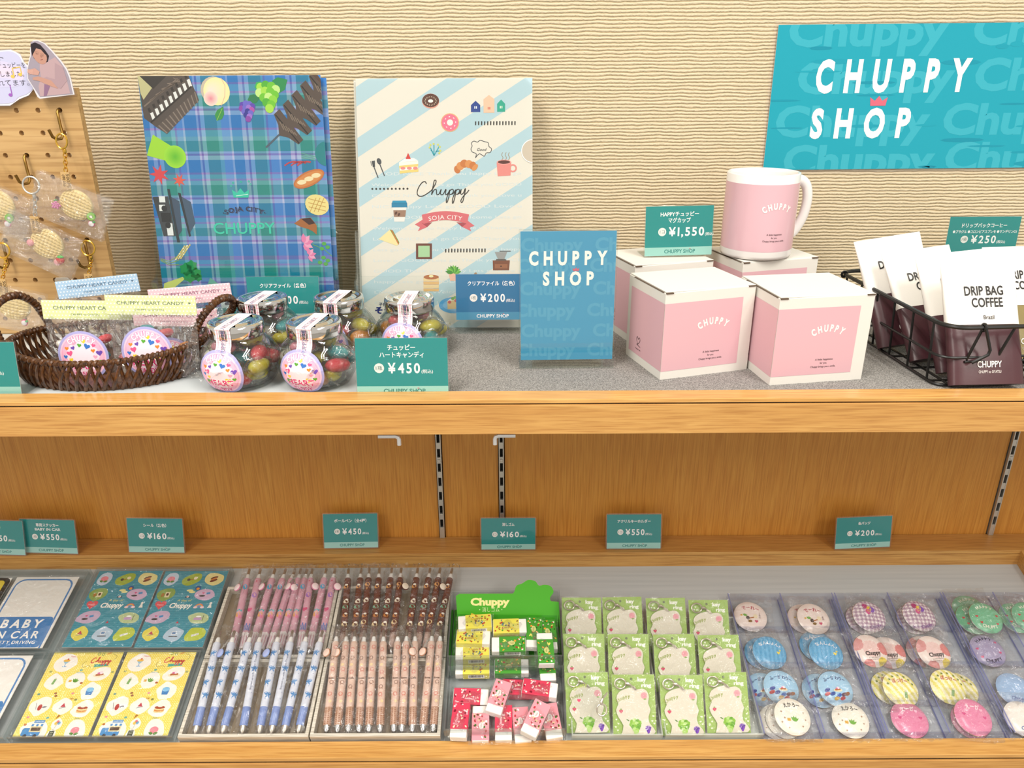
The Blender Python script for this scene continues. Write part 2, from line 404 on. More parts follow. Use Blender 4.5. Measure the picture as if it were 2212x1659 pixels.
def clip_rect(pts, rc):
    x0, y0, x1, y1 = rc
    for ax, lim, sg in ((0, x0, 1), (0, x1, -1), (1, y0, 1), (1, y1, -1)):
        out = []
        for i in range(len(pts)):
            a, b = pts[i - 1], pts[i]; da, db = sg * (a[ax] - lim), sg * (b[ax] - lim)
            if (da >= 0) != (db >= 0):
                t = da / (da - db); out.append((a[0] + (b[0] - a[0]) * t, a[1] + (b[1] - a[1]) * t))
            if db >= 0: out.append(b)
        pts = out
        if not pts: break
    return pts
def crinkle_sheet(w, h, nu, nv, amp, seed, edge=True, puff=0.0):
    """a crumpled film sheet lying in (u, v) with w as height, origin at lower left"""
    rg = random.Random(seed); z = [[rg.uniform(-1, 1) for _ in range(nu + 1)] for _ in range(nv + 1)]
    jx = [[rg.uniform(-.3, .3) for _ in range(nu + 1)] for _ in range(nv + 1)]
    mb = MB()
    def fn(u, v):
        i, j = round(u * nu), round(v * nv); e = 1 if 0 < i < nu and 0 < j < nv else 0.35
        return (u * w + jx[j][i] * w / nu * (0 if i in (0, nu) else 1), v * h + jx[j - 1][i] * h / nv * (0 if j in (0, nv) else 1), amp * z[j][i] * e + puff * sin(pi * u) * sin(pi * v) ** .6)
    mb.grid(nu, nv, fn); return mb
def proj(p):
    d = Vector(p) - CAMP; z = d.dot(_f); return (1106 + FPX * d.dot(_r) / z, 829.5 - FPX * d.dot(_u) / z)
# ------------------------------------------------------------------ wall with ribbed wallpaper
def wallpaper():
    m = pmat('ribbed_wallpaper', '#cfc0a2', 0.75); b = m.node_tree.nodes['Principled BSDF']
    tc = N(m, 'ShaderNodeTexCoord')
    def noise(sc, st, det=2, dist=0.0):
        mp = N(m, 'ShaderNodeMapping'); mp.inputs['Scale'].default_value = st
        nz = N(m, 'ShaderNodeTexNoise'); nz.inputs['Scale'].default_value = sc; nz.inputs['Detail'].default_value = det; nz.inputs['Distortion'].default_value = dist
        L(m, tc.outputs['Object'], mp.inputs[0]); L(m, mp.outputs[0], nz.inputs['Vector']); return nz
    wob = noise(34, (1, 1, 1.6), 6); fine = noise(420, (0.8, 1, 1), 2)
    sp = N(m, 'ShaderNodeSeparateXYZ'); L(m, tc.outputs['Object'], sp.inputs[0])
    def mth(op, a, b_=None, c=None):
        n = N(m, 'ShaderNodeMath', operation=op)
        for i, q in enumerate((a, b_, c)):
            if q is None: continue
            if isinstance(q, (int, float)): n.inputs[i].default_value = q
            else: L(m, q, n.inputs[i])
        return n.outputs[0]
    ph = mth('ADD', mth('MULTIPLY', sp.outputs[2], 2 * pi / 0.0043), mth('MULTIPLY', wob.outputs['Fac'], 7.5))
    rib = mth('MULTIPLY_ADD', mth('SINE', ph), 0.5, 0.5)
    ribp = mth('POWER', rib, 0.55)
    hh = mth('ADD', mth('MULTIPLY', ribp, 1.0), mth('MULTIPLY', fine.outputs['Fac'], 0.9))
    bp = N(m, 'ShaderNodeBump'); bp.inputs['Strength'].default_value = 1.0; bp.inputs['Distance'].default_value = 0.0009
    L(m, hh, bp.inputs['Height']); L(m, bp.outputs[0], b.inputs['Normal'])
    cr = N(m, 'ShaderNodeValToRGB'); cr.color_ramp.elements[0].position = 0.0; cr.color_ramp.elements[1].position = 0.45  # troughs coloured darker: the shading between ribs is painted into the base colour
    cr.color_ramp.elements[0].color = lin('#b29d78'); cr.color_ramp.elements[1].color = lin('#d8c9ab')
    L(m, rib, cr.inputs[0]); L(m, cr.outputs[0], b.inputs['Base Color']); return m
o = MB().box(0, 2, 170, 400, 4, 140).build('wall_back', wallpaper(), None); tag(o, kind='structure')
# oak panels below the shelf, divided by the standards
for i, (x0, x1) in enumerate(((-200, -100), (-99, -11.82), (-10.78, -2.22), (-1.18, 76.15), (77.25, 160))):
    p = MB().box((x0 + x1) / 2, 1.5, 70, x1 - x0, 3, 60).build('panel', OAK_V, o if i else o)
MB().box(0, 3.0, 70, 360, 0.5, 60).build('backing', DARK, o)

# slotted shelf standards
def standard(x, label):
    t = thing('slotted_standard', label, 'shelf standard', loc=(x, 0, 65.4), group='slotted standards in the oak back')
    mb = MB(); wd = 0.37; H = 35.6
    mb.box(-wd + .06, -0.0, H / 2, .16, 1.0, H); mb.box(wd - .06, 0, H / 2, .16, 1.0, H)
    z = 2.0; prev = 0
    slots = []
    while z < H - 1.5:
        slots.append(z); z += 2.5
    for z in slots:
        mb.box(0, -0.2, (prev + z) / 2, 2 * wd - .2, .5, z - prev); prev = z + 1.45
    mb.box(0, -0.2, (prev + H) / 2, 2 * wd - .2, .5, H - prev)
    mb.build('channel', STEEL, t, bevel=0.03)
    MB().box(0, 0.3, H / 2, 2 * wd, .3, H).build('slot_backing', DARK, t)
    sc = MB(); sc.lathe([(0, 0.1), (.1, .14), (.2, 0.13), (.3, 0.02), (.3, -.05)], 12)
    sc.build('screw', STEEL, t, M=T(0, -.45, 13.95) @ R(pi / 2, 'X'))
standard(-11.3, 'narrow slotted metal standard, lit along its edge, between candy jar price and pen price cards')
standard(-1.7, 'slotted metal standard rising directly behind the eraser price card')
standard(76.7, 'slotted metal standard near the end board of the lower display')

# ------------------------------------------------------------------ upper shelf
t = thing('wooden_shelf', 'oak shelf with a thick front apron carrying boxes, jars and files', 'shelf', loc=(0, 0, 0))
MB().box(0, -17, ZS - 1.2, 260, 33.0, 2.4).build('deck', pmat('white_liner', '#c9d0d2', 0.35), t)
MB().box(0, -34.7, 104.4, 260, 2.35, .42).build('front_lip', OAK_T, t, bevel=0.06)
MB().box(0, -34.6, 104.1, 260, 2.2, .2).build('shadow_joint', DARK, t)
MB().box(0, -34.9, 102.45, 260, 2.1, 3.2).build('apron', OAK_H, t, bevel=.05)
# clip-like bracket tips under the shelf
for i, (px, sg) in enumerate(((864, -1), (1069, 1))):
    x = (px - 1106) / 1680 * 80.5
    b = thing('shelf_bracket', 'pale metal bracket tip under the shelf, nearer the %s' % ('pen price card' if sg < 0 else 'eraser price card'), 'bracket', loc=(x, -35.35, 100.7), group='bracket tips under the shelf')
    MB().tube([(-sg * -2.1, 0, -.3), (sg * .35, 0, -.3), (sg * .08, 0, -.42), (0, 0, -.65), (0, 0, -1.3)], .17, 8, flat=1.3).build('tip', pmat('zinc', '#d8d8d8', .3, .6), b, smooth=True)
    MB().box(0, 19.3, .4, .25, 31, .9).build('arm', STEEL, b)

# grey cloth on the deck
cl = MB()
c0, c1 = at_z(950, 705, ZS), at_z(950, 850, ZS)
def clo(u, v):
    y = -33.3 + v * 31; f = (y + 33.3) / 31
    xl = c1.x + (c0.x - c1.x) * f; x = xl + u * (130 - xl)
    return (x + (random.Random(int(v * 40)).uniform(-.15, .15) if u == 0 else 0), y, ZS + 0.12 + 0.02 * sin(x * 1.3 + y))
cl.grid(60, 20, clo)
cm = pmat('heather_grey_cloth', '#8d8b88', 0.95, spec=0.1)
bumped(cm, 900, 0.9, 0.0012, col_var=('#5f5d5c', '#b4b1ad'), detail=3)
o = cl.build('tablecloth', cm, None, smooth=True); tag(o, 'heather grey woven cloth spread over the shelf under the pink boxes', 'cloth')
s_ = o.modifiers.new('thick', 'SOLIDIFY'); s_.thickness = 0.0012; s_.offset = 1
o = MB().box(-100, -16.9, ZS + .07, 180.6, 32.4, .11).build('liner_sheet', pmat('silver_liner', '#cfd6d9', 0.4), None); tag(o, 'pale grey liner sheet under the basket and candy jars', 'liner')
o.location.x = (c1.x - 1.0 - (-100 + 90.3)) * CM

# ------------------------------------------------------------------ lower display
tag(MB().box(0, -170, -2, 460, 420, 4).build('floor', bumped(pmat('grey_carpet', '#8d8a85', .95), 600, .4, .002), None), kind='structure')
t = thing('display_counter', 'oak counter with a sloping grey-lined bay full of small goods', 'counter', loc=(0, 0, 0))
LX, RX = -130, 79.0
MB().box((LX + RX) / 2 + 30, -2.4, 65.1, RX - LX + 60, 4.6, .6).build('ledge', OAK_H, t, bevel=.05)
MB().box((LX + RX) / 2, -2.5, 64.3, RX - LX, 4.2, .9).build('ledge_core', DARK, t)
MB().box((LX + RX) / 2, -4.25, 63.3, RX - LX, .9, 2.9).build('riser_board', OAK_H, t)
SL = 28.0
MB().box((LX + RX) / 2, -SL / 2 + .3, -.5, RX - LX, SL + .6, 1.0).build('bay_floor', bumped(pmat('brushed_grey_laminate', '#a9aba6', 0.33, spec=.6), 60, .06, .0005, stretch=(.06, 3, 1), col_var=('#b6babc', '#c3c6c7')), t, M=TM)
zf = tray_pt(0, -SL).z
MB().box((LX + RX) / 2 + 30, -33.1, zf + .6, RX - LX + 60, 2.6, .6).build('front_lip', OAK_T, t, bevel=.06)
MB().box((LX + RX) / 2 + 30, -33.0, zf + .1, RX - LX + 60, 2.4, .5).build('shadow_joint', DARK, t)
MB().box((LX + RX) / 2 + 30, -33.25, zf - 5.1, RX - LX + 60, 2.4, 10.2).build('front_apron', OAK_H, t, bevel=.05)
MB().prism([(-34.4, zf - 3), (-34.4, zf + .9), (-32, zf + 1.2), (-4.7, 65.4), (-4.7, 60)], RX, RX + 2.2, M=Matrix(((0, 0, 1, 0), (1, 0, 0, 0), (0, 1, 0, 0), (0, 0, 0, 1)))).build('side_board', OAK_H, t)
TEAL, MINT, NAVY = '#0f918f', '#a3d8cf', '#0d6fa0'
# ------------------------------------------------------------------ price card faces (u to the right, v up, origin at lower left)
def price_face(W, H, lines, unit, price, base=TEAL, band=MINT, shop='#12817c', small=None, tx=0.5, notice=None):
    p = Pr(); p.rect(0, 0, W, H, base, 0); p.rect(0, 0, W, H * .17, band, 1)
    n = len(lines); y = H * (.80 if n == 1 else .84)
    for i, l in enumerate(lines):
        hh = H * .075; ww = min(W * .8, hh * 1.25 * sum(1.0 if ord(c) > 255 else .72 for c in l))
        p.text(l, W * tx, y - i * H * .125 - H * .04, hh, '#ffffff', 2, w=ww, bold=.02)
    if small: p.text(small, W * .52, H * .63, H * .055, '#ffffff', 2, w=W * .9, bold=.02)
    yy = H * .40; p.ell(W * .25, yy + H * .085, H * .085, H * .085, '#f6f5ef', 2); p.text(unit, W * .25, yy + H * .055, H * .06, '#3b5f5f', 3)
    p.text(price, W * .345, yy, H * .165, '#ffffff', 2, al='l', w=W * (.088 * len(price)), bold=.025, sp=1.15)
    p.text('(税込)', W * (.36 + .088 * len(price)), yy, H * .05, '#ffffff', 2, al='l', w=W * .125, bold=.01)
    p.text('CHUPPY SHOP', W * .52, H * .05, H * .072, shop, 2, w=W * .46, bold=.02)
    p.crown(W * .672, H * .128, W * .02, '#d56c78', 2); return p
def card_thing(W, H, face, label, M, mode='stand', lean=0.0, group=None, name='price_card'):
    """stand: clear upright holder with an L foot; sleeve: laminated with rounded film margin"""
    t = thing(name, label, 'price card', M=M, group=group); A = R(-lean, 'X')
    mg = .18 if mode == 'sleeve' else .12
    mb = MB(); mb.box(W / 2, 0, H / 2, W, .05, H); mb.build('card', PAPER, t, M=A)
    face.build(t, A @ T(0, -.03, 0) @ FRONT, name='printed_face', mat=INKG)
    q = Pr(); q.rrect(-mg, -mg, W + mg, H + mg, .3 if mode == 'sleeve' else .05, '#ffffff'); pts = [(v.x, v.y) for v in q.mb.v]
    mb = MB(); mb.prism(pts, .05, .14 if mode == 'stand' else .08); mb.build('clear_front', SLV if mode == 'sleeve' else ACR, t, M=A @ FRONT, bevel=.02); MB().prism(pts, -.1, -.03).build('clear_back', SLV if mode == 'sleeve' else ACR, t, M=A @ FRONT)
    mb = MB(); mb.box(W / 2, 1.6, .05 - mg, W + .1, 3.4, .1); mb.build('foot', SLV if mode == 'sleeve' else ACR, t)
    return t
# --- cards on the ledge above the counter
E_ = 65.4
LEDGE = [(-64, 1197, 8.7, 5.5, ['販売中'], '1枚', '¥550', 'teal price card cut by the frame edge, beside the car sticker price card'),
         (49, 1194, 8.7, 5.5, ['車用ステッカー', 'BABY IN CAR'], '1枚', '¥550', 'price card reading BABY IN CAR and 550 yen on the ledge'),
         (278, 1193, 8.7, 5.5, ['シール（各色）'], '1コ', '¥160', 'price card for stickers at 160 yen, standing above the blue sticker sheets'),
         (700, 1185, 8.4, 5.5, ['ボールペン（全4種）'], '1本', '¥450', 'rounded laminated price card for ballpoint pens at 450 yen'),
         (1040, 1188, 8.4, 5.1, ['消しゴム'], '1コ', '¥160', 'price card for erasers at 160 yen in front of a slotted standard'),
         (1311, 1186, 8.4, 5.5, ['アクリルキーホルダー'], '1コ', '¥550', 'price card for acrylic key rings at 550 yen on the ledge'),
         (1805, 1187, 8.8, 5.1, ['缶バッジ'], '1コ', '¥200', 'price card for tin badges at 200 yen above the badge trays')]
for i, (px, py, W, H, ln, un, pr, lab) in enumerate(LEDGE):
    p = at_z(px, py, E_ + .3); face = price_face(W, H, ln, un, pr)
    card_thing(W, H, face, lab, T(p.x, p.y + .25, E_ + .22) @ R(rad([-3, -3, -2, 1, 0, 0, 4][i]), 'Z'), 'sleeve', rad([12, 10, 12, 14, 12, 14, 10][i]), 'price cards on the oak ledge')
# --- cards on the upper shelf
def upcard(px, py, W, H, face, lab, z=ZS + .2, lean=8, rz=0, mode='stand'):
    p = at_z(px, py, z); return card_thing(W, H, face, lab, T(p.x, p.y, z + .14) @ R(rad(rz), 'Z'), mode, rad(lean))
upcard(773, 858, 9.3, 6.0, price_face(9.3, 6.0, ['チュッピー', 'ハートキャンディ'], '1瓶', '¥450'), 'teal price card reading 450 yen in front of the candy jars')
upcard(-142, 858, 9.1, 5.6, price_face(9.1, 5.6, ['キーホルダー'], '1コ', '¥500'), 'teal price card cut by the frame edge beside the wicker basket')
upcard(1392, 556, 8.4, 5.9, price_face(8.4, 5.9, ['HAPPYチュッピー', 'マグカップ'], '1コ', '¥1,550'), 'price card reading 1,550 yen standing on a pink mug box', z=ZS + 9.95, lean=6, rz=6)

# ------------------------------------------------------------------ mug boxes
PINK = '#dcb0b9'
def mug_line_text(p, cx, y, k=1.0):
    p.text('CHUPPY', cx, y, .66 * k, '#fff6ee', 3, w=3.3 * k, bold=.05, arc=2.7 * k, sp=1.3)
    for j, s_ in enumerate(('A little happiness', 'for you.', 'Chuppy brings you a smile.')):
        p.text(s_, cx, y - 3.05 * k - j * .38 * k, .2 * k, '#2e2024', 3, w=(1.9, .75, 2.7)[j] * k)
def heart_logo(p, x, y, k=1.0):
    p.line(spline([(x - .1 * k, y - .1 * k), (x - .42 * k, y + .4 * k), (x - .25 * k, y + .75 * k), (x, y + .5 * k), (x + .25 * k, y + .75 * k), (x + .42 * k, y + .4 * k), (x, y - .05 * k), (x - .3 * k, y - .18 * k), (x + .55 * k, y - .3 * k)], 5), .07 * k, '#2e2024', 3)
    p.text('Chuppy Cafe', x, y - .75 * k, .17 * k, '#2e2024', 3, w=1.3 * k)
def mug_box(x, y, rz, Wf, Ds, H, label, seed):
    M = T(x, y, ZS + .16) @ R(rz, 'Z'); t = thing('mug_box', label, 'box', M=M, group='pink and white mug boxes')
    rg = random.Random(seed)
    MB().box(Wf / 2, Ds / 2, (H - .12) / 2, Wf, Ds, H - .12).build('carton', CARD, t, bevel=.06)
    mb = MB(); mb.box(Wf / 2, Ds / 2 + .05, H - .03, Wf - .05, Ds - .15, .12, M=R(rad(.5), 'Y')); mb.build('lid_flap', CARD, t, bevel=.04)
    CE = pmat('corrugated_edge', '#5b4a3c', .9)
    for cx in (.05, Wf - .9): MB().box(cx + .42, .02, H - .14, .85, .22, .1).build('flap_gap', CE, t)
    MB().box(.02, Ds * .45, H - .13, .14, Ds * .8, .06).build('flap_gap', CE, t)
    p = Pr(); p.rect(0.02, 1.0, Wf - 1.45, H - 1.25, PINK, 0); mug_line_text(p, Wf * .55, H * .6, 1.05)
    p.build(t, T(0, -.02, 0) @ FRONT, name='front_print')
    p = Pr(); p.rect(.75, 1.0, Ds - .02, H - 1.25, PINK, 0); heart_logo(p, Ds * .36, 2.4, 1.0)
    SIDE = Matrix(((0, 0, -1, 0), (-1, 0, 0, 0), (0, 1, 0, 0), (0, 0, 0, 1)))   # seen on the left-hand face
    p.build(t, T(-.02, Ds, 0) @ SIDE, name='side_print'); return t
b1 = mug_box(15.9, -29.3, rad(17), 10.7, 8.7, 9.75, 'pink mug box beside the blue shop sign stand, in the front pair', 1)
b2 = mug_box(27.15, -31.0, rad(9), 10.5, 9.2, 9.6, 'pink mug box touching the black wire basket, in the front pair', 2)
b3 = mug_box(14.5, -17.4, rad(17), 10.4, 8.7, 9.75, 'pink mug box with the 1,550 yen price card on its lid', 3)
b4 = mug_box(27.6, -15.9, rad(16), 10.4, 8.7, 9.75, 'pink mug box that carries the mug', 4)

# ------------------------------------------------------------------ mug
mp = at_z(1632, 548, ZS + 9.96)
t = thing('mug', 'glossy pink mug with white rim and handle on a box lid', 'mug', M=T(mp.x - .1, mp.y, ZS + 9.98) @ R(rad(3), 'Z'))
MW = pmat('white_glaze', '#efecea', .12); MP_ = pmat('pink_glaze', '#d9b0ba', .16)
MR, MH = 4.25, 9.9
mb = MB(); mb.lathe([(0, .1), (3.7, .1), (3.85, 0), (4.15, .12), (MR, .45), (MR, MH - .15), (MR - .06, MH - .02), (MR - .18, MH), (MR - .34, MH - .1), (MR - .38, MH - .5), (MR - .38, .8), (MR - 1.2, .45), (0, .4)], 64); mb.build('cup', MW, t, smooth=True, sharp=60)
mb = MB(); mb.lathe([(MR + .012, 1.05), (MR + .012, MH - 1.05)], 64); mb.build('pink_sleeve', MP_, t, smooth=True)
hp = spline([(MR - .25, 8.4), (MR + .9, 8.7), (MR + 1.9, 7.9), (MR + 2.25, 6.2), (MR + 1.9, 4.2), (MR + .9, 2.5), (MR - .25, 1.9)], 6)
MB().tube([(x * cos(.22), x * sin(.22), z) for x, z in hp], .48, 12, flat=1.35).build('handle', MW, t, smooth=True)
p = Pr(); mug_line_text(p, 0, 6.1, 1.0)
a0 = rad(-90 - 17 + 27 - 3)
p.warp(lambda u, v, w_: ((MR + .03 + w_) * cos(a0 + u / MR), (MR + .03 + w_) * sin(a0 + u / MR), v)).build(t, Matrix.Identity(4), mat=INKG)

# ------------------------------------------------------------------ shop sign stand
def bgtext(p, rows, h, w, col, shear=0):
    for x, y in rows: p.text('Chuppy', x, y, h, col, 1, al='l', w=w, bold=.035, shear=shear)
sp_ = at_z(1122, 797, ZS + .2)
t = thing('sign_stand', 'blue CHUPPY SHOP sign upright in a clear acrylic stand on grey cloth', 'sign', M=T(sp_.x, sp_.y, ZS + .15) @ R(rad(1), 'Z'))
A = R(-rad(3), 'X'); W, H = 10.5, 15.5
MB().box(W / 2, 0, 1.0 + 7.2, W - .3, .06, 14.2).build('paper', PAPER, t, M=A)
p = Pr(clip=(.15, 1.1, W - .15, 15.3)); p.rect(.15, 1.1, W - .15, 15.3, '#4a9cc4', 0)
for i, (x, y) in enumerate(((.2, 13.2), (-.3, 11.0), (.1, 8.5), (-.5, 6.1), (.2, 3.8), (-.4, 1.6))): bgtext(p, ((x, y), (x + 7.9, y)), 1.35, 6.6, '#5aa6c9')
p.text('CHUPPY', W * .5, 11.75, 1.38, '#fbfaf4', 3, w=8.4, bold=.045, sp=1.7); p.text('SHOP', W * .5 + .05, 9.55, 1.38, '#fbfaf4', 3, w=5.5, bold=.045, sp=1.7); p.crown(W * .5 + .85, 11.05, .62, '#d7687c', 4)
p.build(t, A @ T(0, -.04, 0) @ FRONT, name='printed_face', mat=INKG)
MB().box(W / 2, -.14, H / 2, W, .14, H).build('clear_front', ACR, t, M=A, bevel=.03); MB().box(W / 2, .14, H / 2, W, .14, H).build('clear_back', ACR, t, M=A, bevel=.03)
MB().box(W / 2, 2.0, .1, W, 4.3, .2).build('foot', ACR, t, bevel=.04)

# ------------------------------------------------------------------ wall sign
x0 = 33.6; z0 = at_d(1653, 367, 106.9).z; HS = 17.6; WS = 38.0
t = thing('wall_sign', 'large turquoise CHUPPY SHOP poster fixed to the ribbed wall', 'sign', M=T(x0, -.25, z0) @ R(rad(.25), 'Y').inverted())
MB().box(WS / 2, .05, HS / 2, WS, .08, HS).build('poster_board', PAPER, t)
MB().box(WS / 2, .02, HS / 2, WS + .9, .03, HS + .9).build('laminate', SLV, t)
p = Pr(clip=(0, 0, WS, HS)); p.rect(0, 0, WS, HS, '#1c9fb4', 0)
for x, y in ((1.4, 15.2), (24.5, 15.2), (3.2, 9.6), (25.8, 9.8), (1.0, 4.3), (22.8, 4.4), (2.6, -.6), (24.0, -.4)):
    bgtext(p, ((x, y),), 3.6, 20.0, '#3aadc0')
rg = random.Random(5)
for k in range(26): p.ell(rg.uniform(0, WS), rg.uniform(0, HS), rg.uniform(.8, 3.0), rg.uniform(.1, .35), mixc('#1c9fb4', '#148ea6', rg.random()), 2, n=10)
p.text('CHUPPY', 15.3, 9.75, 3.6, '#fdfbf2', 4, w=19.6, bold=.045, sp=1.9); p.text('SHOP', 12.05, 4.15, 3.35, '#fdfbf2', 4, w=12.9, bold=.045, sp=1.9); p.crown(13.95, 7.95, 1.95, '#d7687c', 5)
p.build(t, T(0, -.02, 0) @ FRONT, name='printed_face', mat=INKG)

# ------------------------------------------------------------------ clear files
def file_frame(px, py, Dtop, Dbot, name, label):
    top = at_d(px, py, Dtop); H = 31.0; ly = Dtop - Dbot; a = math.asin(min(.9, ly / H))
    return top, a, H
def loaf(p, x, y, k, rot, lv=5):
    p.ell(x, y, 2.0 * k, .85 * k, '#c4713a', lv, rot); p.ell(x, y, 1.8 * k, .65 * k, '#d58747', lv + 1, rot)
    for d in (-1, 0, 1):
        cx, cy = x + d * .95 * k * cos(rot), y + d * .95 * k * sin(rot); p.ell(cx, cy, .55 * k, .27 * k, '#f0dcb0', lv + 2, rot - .3)
def grapes(p, x, y, cols, r, seed, lv=5):
    rg = random.Random(seed)
    for i, (dx, dy) in enumerate([(-1.4, 1.6), (-.4, 2.0), (.7, 1.8), (1.5, 1.2), (-1.7, .6), (-.6, .9), (.4, .8), (1.2, .2), (-1.0, -.3), (0, -.2), (.8, -.7), (-.5, -1.2), (.4, -1.6), (0, -2.3)]):
        p.ell(x + dx * r, y + dy * r, r * .85, r * .85, cols[rg.randrange(len(cols))], lv + i * .25, n=12)
def leaf(p, x, y, l, wd, rot, col, lv=5):
    P = [(0, 0), (l * .25, wd * .5), (l * .6, wd * .5), (l, 0), (l * .6, -wd * .5), (l * .25, -wd * .5)]
    p.poly([(x + a * cos(rot) - b * sin(rot), y + a * sin(rot) + b * cos(rot)) for a, b in P], col, lv)
def maple(p, x, y, r, col, rot, lv=5): p.poly(starpts(x, y, r, 7, .42, rot), col, lv)
def bar(p, x, y, l, wd, rot, col, lv=5):
    c_, s_ = cos(rot), sin(rot); p.poly([(x + a * c_ - b * s_, y + a * s_ + b * c_) for a, b in ((-l / 2, -wd / 2), (l / 2, -wd / 2), (l / 2, wd / 2), (-l / 2, wd / 2))], col, lv)
def clear_file(label, M, face, group, tint='#d7dfe8', notch=None):
    t = thing('clear_file', label, 'file folder', M=M, group=group)
    W, H = 22.0, 31.0
    poly = [(0, 0), (W, 0), (W, H - .9), (W - .9, H), (0, H)]
    MB().prism(poly, -.06, -.02).build('back_sheet', pmat('file_back_' + tint[1:], tint, .3), t, M=FRONT)
    face.build(t, FRONT, name='front_sheet', mat=INKG)
    mb = MB(); mb.prism([(-.12, -.1), (W, -.1), (W, H - .95), (W - .95, H + .02), (-.12, H + .02)], .2, .23); mb.build('clear_cover', SLV if False else ACR, t, M=FRONT)
    return t
# --- plaid file
WF, HF = 22.0, 31.0
def stripe(x, period, bands):
    x = x % period
    for a, b, c in bands:
        if a <= x < b: return c
    return None
VB = [(0, 1.3, (.10, .40, .66)), (1.3, 1.75, (.62, .62, .80)), (1.75, 2.0, (.30, .30, .60)), (2.0, 2.5, (.55, .66, .80)), (2.5, 3.9, (.10, .46, .45)), (3.9, 4.3, (.35, .62, .66)), (4.3, 4.5, (.40, .33, .62)), (4.5, 5.4, (.33, .50, .78)), (5.4, 5.7, (.66, .68, .84))]
HB = [(0, 1.5, (.06, .36, .70)), (1.5, 1.9, (.62, .66, .84)), (1.9, 2.15, (.42, .28, .62)), (2.15, 2.5, (.50, .58, .80)), (2.5, 3.7, (.08, .47, .43)), (3.7, 4.1, (.42, .64, .68)), (4.1, 4.3, (.55, .40, .68)), (4.3, 4.9, (.30, .55, .75)), (4.9, 5.2, (.42, .28, .62))]
def plaid(u, v):
    a = stripe(u * WF + .6, 5.7, VB); b = stripe(v * HF + 1.0, 5.2, HB)
    return tuple(((.5 * a[i] + .5 * b[i])) ** 1.9 * 1.0 for i in range(3)) + (1,)
def plaid_face():
    p = Pr(); p.mb.grid(88, 124, lambda u, v: (min(u * WF, WF - .0), v * HF, 0), colfn=lambda u, v: plaid(u, v))
    def ua(zx, zy):
        Lx = 50 + 155 * (zy - 42) / 1478; Rx = 1345 + 60 * (zy - 55) / 1245
        return (zx - Lx) / (Rx - Lx) * WF, HF * (1 - (zy - 45) / 1772)
    def P(pts, col, lv=3): p.poly([ua(*q) for q in pts], col, lv)
    c = (0, 0, WF, HF); p.clip = c
    # old temple hall, tilted, at the upper corner
    P([(50, 42), (410, 42), (480, 200), (250, 425), (175, 380), (90, 320)], '#4d423e', 3)
    P([(50, 42), (110, 42), (170, 100), (90, 200), (70, 160)], '#c2bb8a', 3.5); P([(60, 42), (260, 42), (160, 130)], '#2c2522', 4)
    for k in range(7): P([(90 + k * 42, 300 - k * 37 - 60), (330 + k * 12, 60 + k * 6), (336 + k * 12, 66 + k * 6), (96 + k * 42, 308 - k * 37 - 60)], '#7b6a60', 4.2)
    for k in range(9):
        x, y = 150 + k * 33, 325 - k * 27
        P([(x - 16, y - 36), (x + 4, y - 44), (x + 22, y + 2), (x + 2, y + 12)], '#e8e6e6', 5)
        P([(x - 34, y - 66), (x - 18, y - 74), (x - 8, y - 50), (x - 24, y - 42)], '#2a211f', 5)
    P([(180, 378), (460, 145), (482, 205), (250, 427)], '#574a45', 5.5)
    for k in range(11): P([(190 + k * 26, 372 - k * 22), (196 + k * 26, 367 - k * 22), (256 + k * 22, 418 - k * 20), (250 + k * 22, 424 - k * 20)], '#85766d', 6)
    P([(135, 345), (425, 112), (432, 120), (142, 354)], '#241c1a', 6.5)
    # peach
    x, y = ua(608, 148); p.ell(x - .3, y + .1, 1.62, 1.6, '#c9b9a8', 3.2); p.grad(x, y, 1.6, '#f4e2d8', '#f3eaa5', 4, hot=(-.5, .1)); q = ua(560, 200); p.grad(q[0] + .1, q[1] + .1, .85, '#e98a9b', '#f3dcd0', 4.4)
    p.line([ua(*k) for k in ((640, 60), (668, 110), (665, 180), (640, 240))], .08, '#e7b9a0', 5)
    q = ua(605, 340); leaf(p, q[0], q[1], 1.9, .95, 1.05, '#2f8f42', 4); p.line([q, (q[0] + .8, q[1] + 1.4)], .05, '#a5d05a', 5)
    q = ua(825, 275); leaf(p, q[0] + .1, q[1] + 1.2, 1.6, 1.0, .2, '#1f7a4a', 3.5); grapes(p, q[0], q[1], ['#2c2f92', '#5b3fb0', '#8a3fa8', '#9a6fd0', '#6a62c9', '#b34aa8'], .42, 3)
    q = ua(975, 180); leaf(p, q[0] + .5, q[1] + .8, 2.2, 1.6, .5, '#1d8a4a', 3.5); leaf(p, q[0] - 1.6, q[1] + 1.0, 1.4, 1.0, .2, '#37b050', 3.6); grapes(p, q[0], q[1], ['#6fc32d', '#a8dc4a', '#4fae2f', '#c7e88a', '#8ed23c'], .62, 4)
    # five storey pagoda, tilted
    for k in range(5):
        ox, oy = k * 63, -k * 62
        P([(1010 + ox, 300 + oy), (1050 + ox, 265 + oy), (1215 + ox, 470 + oy), (1180 + ox, 500 + oy), (1110 + ox, 455 + oy), (1045 + ox, 440 + oy), (1040 + ox, 370 + oy)], '#55463f', 4 + k * .3)
        P([(1018 + ox, 305 + oy), (1024 + ox, 300 + oy), (1190 + ox, 492 + oy), (1184 + ox, 498 + oy)], '#1e1715', 4.15 + k * .3)
        for j in range(6): P([(1048 + ox + j * 20, 350 + oy + j * 14), (1054 + ox + j * 20, 346 + oy + j * 14), (1082 + ox + j * 18, 400 + oy + j * 8), (1076 + ox + j * 18, 404 + oy + j * 8)], '#7d6c60', 4.2 + k * .3)
    p.line([ua(950, 520), ua(1045, 435)], .22, '#4c5a6a', 4)
